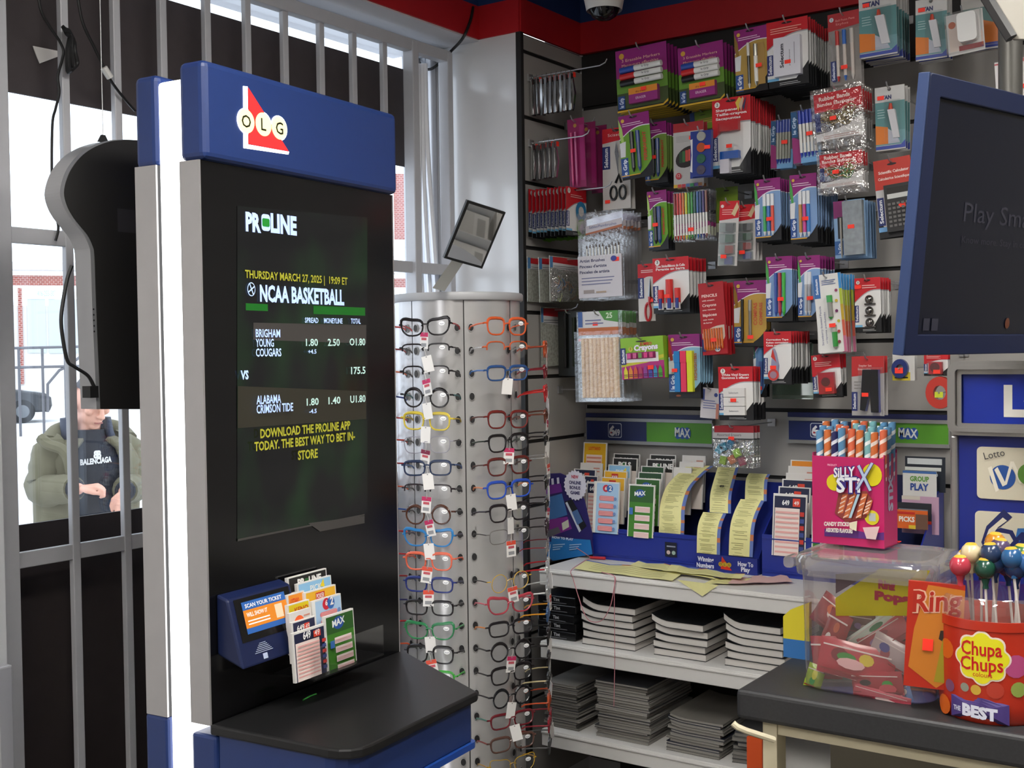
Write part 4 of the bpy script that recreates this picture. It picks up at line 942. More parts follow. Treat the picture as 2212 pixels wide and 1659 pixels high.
def b_rubber(col, nest):
    def f(w, h):
        c = Card(w, h, film=clear('#ffffff', .14, .07, .12, '#b0a8a0', .6)); c.Q(.06, .62, .98, .92, RED); c.T('Rubber Bands', .16, .80, .075, '#f4e2da', bold=.03, wid=.6); c.T('Bandes Élastiques', .12, .71, .065, '#f4e2da', bold=.02, wid=.72)
        c.P([(.06, .14), (.98, .14), (.98, .48)] + bezel(.98, .48, .06, .26, -.06), '#d0ccca'); c.Q(.06, .30, .16, .60, NAVY); c.lines(.2, .9, .16, .22, 2, '#b08078', .3)
        b = MB(); rnd = random.Random(3)
        for k in range(26):
            u, v = rnd.uniform(.24, .86), rnd.uniform(.36, .60); r1 = rnd.uniform(.008, .02); r2 = r1 * rnd.uniform(.4, .9); a0 = rnd.uniform(0, 3)
            b.tube([(c.X(u) + r1 * math.cos(a) * math.cos(a0) - r2 * math.sin(a) * math.sin(a0), -.004 - rnd.uniform(0, .010), c.Z(v) + r1 * math.cos(a) * math.sin(a0) * .6 + r2 * math.sin(a) * math.cos(a0)) for a in [2 * PI * i / 10 for i in range(10)]], .0012, mat(nest[k % len(nest)], .5), 4, closed=True)
        g = MB(); vs = []; fs = []; nx, nz = 8, 6
        for i in range(nx + 1):
            for j in range(nz + 1):
                u, v = i / nx, j / nz; vs.append((c.X(u), -.004 - .014 * math.sin(PI * u) ** .6 * math.sin(PI * v) ** .6 - .002 * math.sin(9 * u + 7 * v), c.Z(v)))
        for i in range(nx):
            for j in range(nz): k = i * (nz + 1) + j; fs.append((k, k + nz + 1, k + nz + 2, k + 1))
        g.add(vs, fs, clear('#ffffff', .12, .08, 0, '#c8c8c8', .8), True)
        return c, [('elastic_tangle', b), ('bag_film', g), sticker(c, .46, .46, -.022)]
    return f
def b_calc(w, h):
    c = Card(w, h); c.P([(.0, .25), (.2, .1), (1, .1), (1, 1), (0, 1)], '#c6c2c0'); c.Q(0, .62, 1, 1, '#bc3428'); c.hole(.93); c.T('Scientific Calculator', .12, .82, .075, '#f0d8d0', bold=.03, wid=.82); c.T('Calculatrice Scientifique', .10, .74, .07, '#f0d8d0', bold=.02, wid=.84)
    c.Q(.02, .16, .20, .52, NAVY); c.TV('Selectum', .15, .19, .30, .10, '#e8e8ec'); c.Q(.0, .08, .25, .14, '#6fa2d2')
    e = boxpart(c, .26, .06, 1.0, .66, .014, '#262525', 'calculator'); e[1].rect(c.X(.34), c.Z(.48), c.X(.95), c.Z(.54), mat('#c8c8c4', .2)); e[1].rect(c.X(.34), c.Z(.55), c.X(.92), c.Z(.62), mat('#3c3a38', .2))
    for i in range(5):
        for j in range(6): e[1].rect(c.X(.34 + .125 * i), c.Z(.12 + .055 * j), c.X(.42 + .125 * i), c.Z(.15 + .055 * j), mat('#6a6866', .3))
    return c, [e, sticker(c, .72, .38, -.0155)]
def b_rainbow(w, h):
    c = Card(w, h, film=clear('#ffffff', .12, .07, .12, '#403840', .5)); c.Q(.02, .10, .98, .36, '#8a2c6a'); c.P([(.02, .06), (.98, .10), (.98, .28), (.02, .12)], '#b9bda8'); c.lines(.1, .7, .24, .32, 2, '#c88ab0', .3); c.Q(.72, .09, .92, .14, '#d8d0d0')
    cols = ('#8a2024', '#c42c30', '#d84a3a', '#c86a2a', '#c8c02c', '#4a9a34', '#2c8a3c', '#1c5a50', '#2a5a9a', '#24407a', '#3a2c6a', '#7a4a44'); ps = []
    for i, col in enumerate(cols): ps.append(('marker', pen(c.X(.08 + .076 * i), c.Z(.02), c.Z(.96), .0030, mat('#e0dcd8', .3), mat(col, .25), -.006, capf=.55)))
    return c, ps + [sticker(c, .52, .22, -.011)]
def b_paintset(w, h):
    c = Card(w, h, '#c8c4c2'); c.P([(0, .70), (1, .74), (1, 1), (0, 1)], RED); c.E(.14, .92, .08, '#e8d8d4'); c.lines(.14, .7, .78, .88, 3, '#f0b8b0', .3); c.P([(.62, .80), (.9, .98), (1, .9), (.8, .76)], '#d0b890')
    ps = []
    for k, col in enumerate(('#4a4a4e', '#1f5a40', '#a82824', '#2a3a86')): e = boxpart(c, .12, .52 - .17 * k, .88, .66 - .17 * k, .012, clear('#e8f0f0', .14, .05, .1), 'tub'); ps.append(e); ps.append(boxpart(c, .42, .53 - .17 * k, .80, .65 - .17 * k, .010, col, 'paint'))
    return c, ps + [sticker(c, .40, .14, -.0135)]
def b_mech(cols, tabs=True, bg='#7f9fca', y0=.08):
    def f(w, h):
        c = Card(w, h); le_grip(c, bg)
        us = [.40 + .15 * k for k in range(len(cols))]
        return c, parts_pens(c, us, y0, .74, .0046, cols, ('#d8dade',) * len(cols) if tabs else cols) + [sticker(c, .62, .34)]
    return f
def b_silver(w, h):
    c = Card(w, h, '#7fa0c4'); c.Q(0, .7, .34, 1, '#7a2460'); c.Q(0, .06, .3, .3, '#2f5a92'); c.TV('le Grip', .2, .08, .18, .09, '#d8e0ea'); c.Q(.12, .34, .32, .72, '#20242c')
    m = MB(); m.box(c.X(.36), c.X(.98), -.020, -.001, c.Z(.03), c.Z(.97), mat('#aeb9be', .22, metal=.75, noise=.35, nscale=90)); return c, [('foil_case', m), ('pen', pen(c.X(.24), c.Z(.0), c.Z(.70), .0028, mat('#9a948a', .3))), sticker(c, .62, .52, -.0208)]
def b_brushbag(w, h):
    c = Card(w, h, film=clear('#ffffff', .08, .08, .10, '#a8a4a8', .35)); c.P([(.0, .80), (1, .86), (1, .98), (.0, .90)], clear('#f4f0f8', .2, .1, .25, '#c8c0cc')); c.P([(.18, .84), (.98, .90), (.98, .83), (.18, .76)], '#c4bec4'); c.T('Sables/Paintbrushes', .26, .81, .05, '#3a4a8a', wid=.60, sk=.06); c.P([(.18, .76), (.98, .83), (.98, .80), (.18, .74)], '#b06a4a')
    e = boxpart(c, .0, .02, .96, .50, .004, '#cdc7cb', 'insert_card'); b = e[1]
    for k, (t, wd) in enumerate((('Artist Brushes', .56), ("Pinceau d'artiste", .60), ('Pinceles de artista', .66))): b.text(t, c.X(.04), c.Z(.43 - .065 * k), .0085, mat('#3c4064'), width=wd * w, bold=.02)
    for k in range(3): b.rect(c.X(.08), c.Z(.24 - .035 * k), c.X(.80 - .04 * k), c.Z(.25 - .035 * k), mat('#77779a'))
    b.rect(c.X(.12), c.Z(.07), c.X(.36), c.Z(.11), mat('#9a8e8a')); b.rect(c.X(.40), c.Z(.07), c.X(.62), c.Z(.09), mat('#b09a84')); b.ell(c.X(.80), c.Z(.45), .010, .008, mat('#3a3f8e'))
    ps = [e]; rnd = random.Random(5)
    for k in range(11):
        u = .20 + .070 * k; q = MB(); zt_ = c.Z(.56 + rnd.uniform(0, .04)); q.tube([(c.X(u), -.002, c.Z(.46)), (c.X(u), -.002, zt_)], .0022, mat('#dcd8d0', .25, metal=.4), 6); q.tube([(c.X(u), -.002, zt_), (c.X(u), -.002, zt_ + .010)], [.002, .0008], mat('#4a3a30', .8), 6); ps.append(('brush', q))
    return c, ps + [sticker(c, .84, .44, -.0046, .022, .012)]
def b_gluest(w, h):
    c = Card(w, h); sel_red(c, ('Glue Sticks/Bâtons de Colle', 'Pegante en barra'), '3', .70)
    ps = []
    for u, v1, r in ((.26, .42, .0085), (.50, .60, .0105), (.72, .44, .0085)):
        b = MB(); b.tube([(c.X(u), -.011, c.Z(.06)), (c.X(u), -.011, c.Z(v1 - .16))], r, mat('#dcd8d8', .35), 10); b.tube([(c.X(u), -.011, c.Z(.18)), (c.X(u), -.011, c.Z(v1))], r * 1.06, mat('#d2302c', .35), 10); b.box(c.X(u) - .002, c.X(u) + r * .8, -.0225, -.018, c.Z(.08), c.Z(.26), mat('#2a3a80', .4)); ps.append(('glue_stick', b))
    return c, ps + [sticker(c, .48, .30, -.0235)]
def b_pencils(w, h):
    c = Card(w, h, '#a81a22'); c.hole()
    for t, v, hh, wd in (('PENCILS', .80, .10, .62), ('with erasers', .745, .055, .5), ('Crayons', .67, .10, .56), ('avec gommes', .615, .055, .52), ('lápices', .535, .10, .56), ('con goma', .48, .055, .42), ('de borrar', .435, .055, .36)): c.T(t, .12, v, hh, '#ecc8c0', bold=.03, wid=wd)
    c.P([(.05, .06), (.6, .06)] + bezel(.6, .06, .95, .24, -.03, 4)[1:] + [(.95, .40)] + bezel(.95, .40, .05, .30, .03, 6), '#c8b8aa'); c.P([(.05, .06), (.6, .06), (.9, .20), (.05, .24)], '#c86a2a')
    c.E(.62, .08, .12, '#d8d4d0'); c.T('10', .62, .055, .13, '#4a5a8a', al='c', bold=.03); c.Q(.02, .05, .16, .22, NAVY)
    return c, parts_pens(c, [.14 + .10 * k for k in range(8)], .07, .36, .0030, ('#c0541c', '#d06a24') * 4, name='pencil') + [sticker(c, .55, .20)]
def b_compass(w, h):
    c = Card(w, h); le_grip(c, '#bb9440', swoosh='#8a6420', tabv=(.04, .30)); c.TV('COMPAS', .72, .32, .34, .11, '#c25a3a'); c.TV('COMPASS', .88, .32, .34, .09, '#c25a3a')
    return c, [('pen', pen(c.X(.28), c.Z(.05), c.Z(.72), .0042, mat('#1c1a1a', .3))), ('compass', pen(c.X(.52), c.Z(.12), c.Z(.70), .0046, mat('#8d8780', .2, metal=.6), mat('#a8a49c', .2, metal=.6))), sticker(c, .56, .14)]
def b_fruit(w, h):
    c = Card(w, h, '#dedcd8'); c.Q(.0, .70, .22, 1, '#3c6aa6'); c.TV('Selectum', .15, .75, .2, .09, '#e8ecf4')
    for k, col in enumerate(('#3a86c0', '#a8b83a', '#b89a2a', '#c85a44', '#c06a8a')): c.Q(.90, .80 - .2 * k, 1, 1 - .2 * k, col)
    c.lines(.30, .8, .86, .93, 3, '#5a6a9a', .35); c.TV('Strawberry Scented Pencils', .20, .10, .5, .07, '#4a4a80', 0); c.TV('crayons parfumés', .34, .12, .4, .06, '#4a4a80', 0)
    for k, col in enumerate(('#8a3a5a', '#c8a83a', '#6a2a5a', '#b8b03a', '#a83a3a', '#8a3a4a')): c.E(.80 - .02 * (k % 3), .78 - .13 * k, .055, col)
    return c, [('pencil_topper', pen(c.X(.55), c.Z(.42), c.Z(.72), .007, mat('#8a8a84', .3), mat('#3a9a4a', .3))), ('pencil_topper', pen(c.X(.62), c.Z(.04), c.Z(.34), .007, mat('#2c8a34', .3), mat('#a8a89c', .3))), sticker(c, .62, .34, -.016)]
def b_bells(w, h):
    c = Card(w, h); sel_red(c, (), '3', .72); c.lines(.3, .85, .80, .88, 2, '#f0c0b8', .35); ps = []
    for k in range(3): b = MB(); b.ball((c.X(.60), -.010, c.Z(.60 - .21 * k)), .0115, .010, .0115, mat('#8d8a86', .12, metal=.95)); b.box(c.X(.60) - .014, c.X(.60) + .014, -.007, -.001, c.Z(.505 - .21 * k), c.Z(.53 - .21 * k), mat('#6a6864', .2, metal=.9)); ps.append(('metal_clip', b))
    return c, ps + [sticker(c, .14, .84, -.003)]
def b_popsicle(w, h):
    c = Card(w, h, film=clear('#ffffff', .08, .06, .06, '#b8b8b8', .3)); c.Q(.04, .82, .92, 1, '#d2cecd'); c.Q(.04, .74, .92, .82, '#b8622c'); c.P([(.50, 1), (.92, 1), (.92, .87), (.62, .90)], '#4a8a36'); c.T('25', .66, .92, .10, '#d0e0c0', bold=.03); c.Q(.04, .83, .14, 1, '#3a5a96'); c.lines(.2, .6, .85, .92, 2, '#6a6a90', .35)
    e = MB()
    for k in range(9): e.tube([(c.X(.16 + .088 * k), -.008, c.Z(.05)), (c.X(.16 + .088 * k), -.008, c.Z(.70))], .0055, mat(('#e2c29a', '#dcb990', '#e8cba6')[k % 3], .7, noise=.06, nscale=60), 8)
    e.box(c.X(.12), c.X(.93), -.006, -.001, c.Z(.045), c.Z(.705), mat('#d8b48a', .7)); g = MB(); g.box(c.X(0), c.X(1), -.017, -.0165, c.Z(0), c.Z(.78), clear('#ffffff', .05, .05, 0, '#c8c8c8', .25))
    return c, [('craft_sticks', e), ('bag_film', g), sticker(c, .42, .86, -.001)]
def b_crayons(w, h):
    c = Card(w, h, '#8ab82c', th=.02); c.Q(0, .0, 1, .42, '#b02a78'); c.P([(0, .36), (1, .56), (1, .48), (.6, .38), (0, .30)], '#c8c030'); c.Q(.10, .40, .88, .62, '#e2e0dc'); c.Q(.14, .48, .82, .64, '#8c2a5a')
    c.T('JUMBO', .46, .80, .06, '#c8302c', bold=.03, al='l', wid=.28); c.T('Crayons', .32, .68, .11, '#f0e4f0', bold=.05, wid=.56, sk=.03); c.T('Crayons', .31, .685, .11, '#8a2a7a', bold=.0, wid=.0001)
    c.E(.24, .72, .05, '#c8c040'); c.T('8', .24, .70, .06, '#4a6a1c', al='c'); c.Q(.0, .36, .12, .76, NAVY); c.TV('Selectum', .09, .39, .33, .07, '#e8e8ec'); c.hole(.90)
    for k, col in enumerate(('#d8c82c', '#d8862c', '#c8562c', '#b03a5a', '#8a3a8a', '#4a4aa0', '#3a8ab0', '#4a9a34')):
        u = .06 + .118 * k; c.P([(u, .02), (u + .09, .02), (u + .09, .20), (u + .045, .32), (u, .20)], col); c.Q(u, .06, u + .09, .075, '#2a1a2a'); c.Q(u, .10, u + .09, .115, '#2a1a2a')
    for k in range(5): c.Q(.18 + .13 * k, .50, .26 + .13 * k, .62, ('#d04a90', '#c85a8a', '#6a9a4a', '#d83a80', '#c84a7a')[k])
    return c, [sticker(c, .72, .26, -.010, .018, .012)]
def b_hilite(w, h):
    c = Card(w, h); le_grip(c, '#8ab4d0', swoosh='#a83a2c', tabv=(.12, .38)); c.Q(0, 0, 1, .10, '#1a1a1c'); c.E(.3, .04, .08, '#8a4a2a', .03); c.TV('HIGHLIGHTERS', .90, .28, .42, .09, '#b0683a'); ps = []
    for k, col in enumerate(('#2a7ab8', '#e23a5c', '#d8d834')): b = MB(); b.box(c.X(.24 + .20 * k), c.X(.41 + .20 * k), -.014, -.001, c.Z(.10), c.Z(.74), mat(col, .35)); b.box(c.X(.235 + .20 * k), c.X(.415 + .20 * k), -.0155, -.0005, c.Z(.56), c.Z(.74), mat(col, .3)); ps.append(('highlighter', b))
    return c, ps + [sticker(c, .26, .44, -.0165)]
def b_erasers(w, h):
    c = Card(w, h); sel_red(c, ('White Vinyl Erasers', 'Gommes à effacer'), '3', .66)
    ps = []
    for k in range(3): b = MB(); b.box(c.X(.18), c.X(.80), -.012, -.001, c.Z(.10 + .17 * k), c.Z(.26 + .17 * k), mat('#dcd8d4', .5)); b.text('Selectum', c.X(.34), c.Z(.16 + .17 * k), .0055, mat('#5a5a66'), y=-.0123); ps.append(('eraser', b))
    return c, ps + [sticker(c, .48, .38, -.0135)]
def b_whitetag(w, h):
    c = Card(w, h, '#c9c4c8'); c.Q(.02, .6, .2, .95, '#4a5a96'); c.E(.8, .78, .1, '#3a4a8a'); c.lines(.14, .86, .30, .62, 4, '#6a6f9e', .35); c.Q(.85, 0, 1, .5, '#b87a6a'); return c, []
def b_pencard(w, h):
    c = Card(w, h); le_grip(c, '#5f86b4', swoosh='#2a5a4a'); return c, [('pen', pen(c.X(.62), c.Z(.05), c.Z(.74), .007, mat('#2e4f8c', .3), mat('#4f80b0', .2))), sticker(c, .55, .14)]
def b_corr(w, h):
    c = Card(w, h); sel_red(c, ('Correction Tape', 'Ruban correcteur', 'Cinta correctora'), None, .72)
    b = MB(); P = [(.40, .66), (.30, .40), (.24, .16)] + [(.42 + .20 * math.cos(R(a)), .16 + .12 * math.sin(R(a))) for a in range(180, 361, 30)] + [(.66, .34), (.52, .56)]; b.prism([(c.X(u * .62 + .16), c.Z(v + .02)) for u, v in P], -.015, -.001, mat('#8d8ba8', .2)); b.lay = -.0153; b.poly([(c.X(u), c.Z(v)) for u, v in ((.40, .68), (.34, .52), (.50, .44), (.54, .40))], mat('#c23028')); b.ell(c.X(.42), c.Z(.18), .018 * w / .09, .018 * w / .09, mat('#c23a34')); b.ell(c.X(.42), c.Z(.18), .011 * w / .09, .011 * w / .09, mat('#9a7a8a'))
    return c, [('tape_dispenser', b), sticker(c, .42, .32, -.0165)]
def b_clearset(w, h):
    c = Card(w, h, film=clear('#dff0e8', .12, .08, .35, '#9fb8aa')); c.Q(.0, .02, 1, .07, '#8a9a90'); return c, []
def b_redsharp(w, h):
    c = Card(w, h); sel_red(c, (), '2', .62); c.lines(.12, .7, .72, .84, 3, '#f0c0b8', .35); e = boxpart(c, .26, .08, .80, .58, .016, '#a82430', 'sharpener'); e[1].ell(c.X(.52), c.Z(.36), .012, .012, mat('#5a2026')); return c, [e, blister(c, .22, .05, .86, .62, .019), sticker(c, .62, .18, -.0196)]
def b_stapler(w, h):
    c = Card(w, h, '#b4b0ae'); c.P([(0, .66), (1, .72), (1, 1), (0, 1)], '#b82a2c'); c.T('Stapler Set', .22, .83, .06, '#f0d8d4', wid=.4); c.T('Ensemble', .20, .77, .06, '#f0d8d4', wid=.4); c.Q(0, .08, .18, .40, NAVY); c.TV('Selectum', .13, .11, .26, .09, '#e8e8ec'); c.lines(.08, .30, .44, .60, 3, '#8a8680', .3); c.Q(.70, .01, .92, .07, '#dcd8d8')
    b = MB(); b.add([(c.X(.40), -.018, c.Z(.78)), (c.X(.88), -.018, c.Z(.78)), (c.X(.90), -.018, c.Z(.06)), (c.X(.66), -.018, c.Z(.06)), (c.X(.62), -.018, c.Z(.42)), (c.X(.48), -.018, c.Z(.08)), (c.X(.32), -.018, c.Z(.10))], [(0, 6, 5, 4, 3, 2, 1)], mat('#28388e', .35)); k = len(b.v); b.prism([(v.x, v.z) for v in b.v[:k]], -.018, -.001, mat('#28388e', .35)); return c, [('stapler', b), blister(c, .28, .03, .98, .82, .022), sticker(c, .50, .36, -.0226)]
def b_magenta(w, h):
    c = Card(w, h, '#8a1c56'); c.E(.45, .90, .10, '#b0823a'); c.Q(.7, .1, .95, .9, '#9a2468'); c.Q(.06, .02, .22, .78, '#7a2a5a'); return c, [('pencil', pen(c.X(.50), c.Z(.02), c.Z(.80), .004, mat('#b04a80', .3))), ('pencil', pen(c.X(.26), c.Z(.02), c.Z(.80), .004, mat('#c0407a', .3)))]
def b_foilbag(w, h):
    c = Card(w, h, film=clear('#ffffff', .30, .1, .35, '#8a8c8c', 1.0)); c.Q(.04, .84, 1, 1, '#8e1c26'); c.Q(.0, .70, 1, .84, '#a8a4a4'); c.T('Assorted Erasers', .1, .755, .06, '#3a3a44', wid=.6); c.Q(.0, .67, 1, .70, '#2a2a2e')
    ps = []; rnd = random.Random(8)
    for k, (u, v, col) in enumerate(((.30, .50, '#2f7a96'), (.46, .56, '#2f6a8a'), (.62, .36, '#86b03a'), (.28, .18, '#86a83a'), (.50, .20, '#b06a4a'), (.74, .16, '#8a4a5a'), (.20, .44, '#3a86a0'))): b = MB(); b.M = Matrix.Translation((c.X(u), -.010, c.Z(v))) @ Matrix.Rotation(rnd.uniform(-.6, .6), 4, 'Y'); b.box(-.009, .009, -.005, .005, -.011, .011, mat(col, .5)); ps.append(('small_eraser', b))
    g = MB(); vs = []; fs = []
    for i in range(9):
        for j in range(9): u, v = i / 8, j / 8; vs.append((c.X(u), -.003 - .020 * math.sin(PI * u) ** .5 * math.sin(PI * v) ** .5 - rnd.uniform(0, .003), c.Z(v * .68)))
    for i in range(8):
        for j in range(8): k = i * 9 + j; fs.append((k, k + 9, k + 10, k + 1))
    g.add(vs, fs, clear('#ffffff', .16, .05, 0, '#c8c8c8', 1.2)); return c, ps + [('bag_film', g), sticker(c, .46, .70, -.002)]
def b_whitekey(w, h):
    c = Card(w, h, '#dedad8'); c.P([(0, .96), (1, 1), (1, .9), (0, .92)], '#c86a70'); return c, [sticker(c, .70, .28, -.004)]
def b_yellowtag(w, h):
    c = Card(w, h, '#c9c6c2'); c.Q(0, 0, .8, .3, '#c8b42c'); c.lines(.1, .7, .05, .25, 2, '#2a2a2a', .5); return c, []
def b_combs(w, h):
    c = Card(w, h, '#151714'); return c, [('comb', pen(c.X(.35), c.Z(.03), c.Z(.97), .006, mat('#121312', .2), tip=False)), ('comb', pen(c.X(.7), c.Z(.06), c.Z(.90), .006, mat('#20281f', .2), tip=False)), sticker(c, .95, .55, -.008, .008, .008)]
YF = 3.02
D_ = 'shelf'
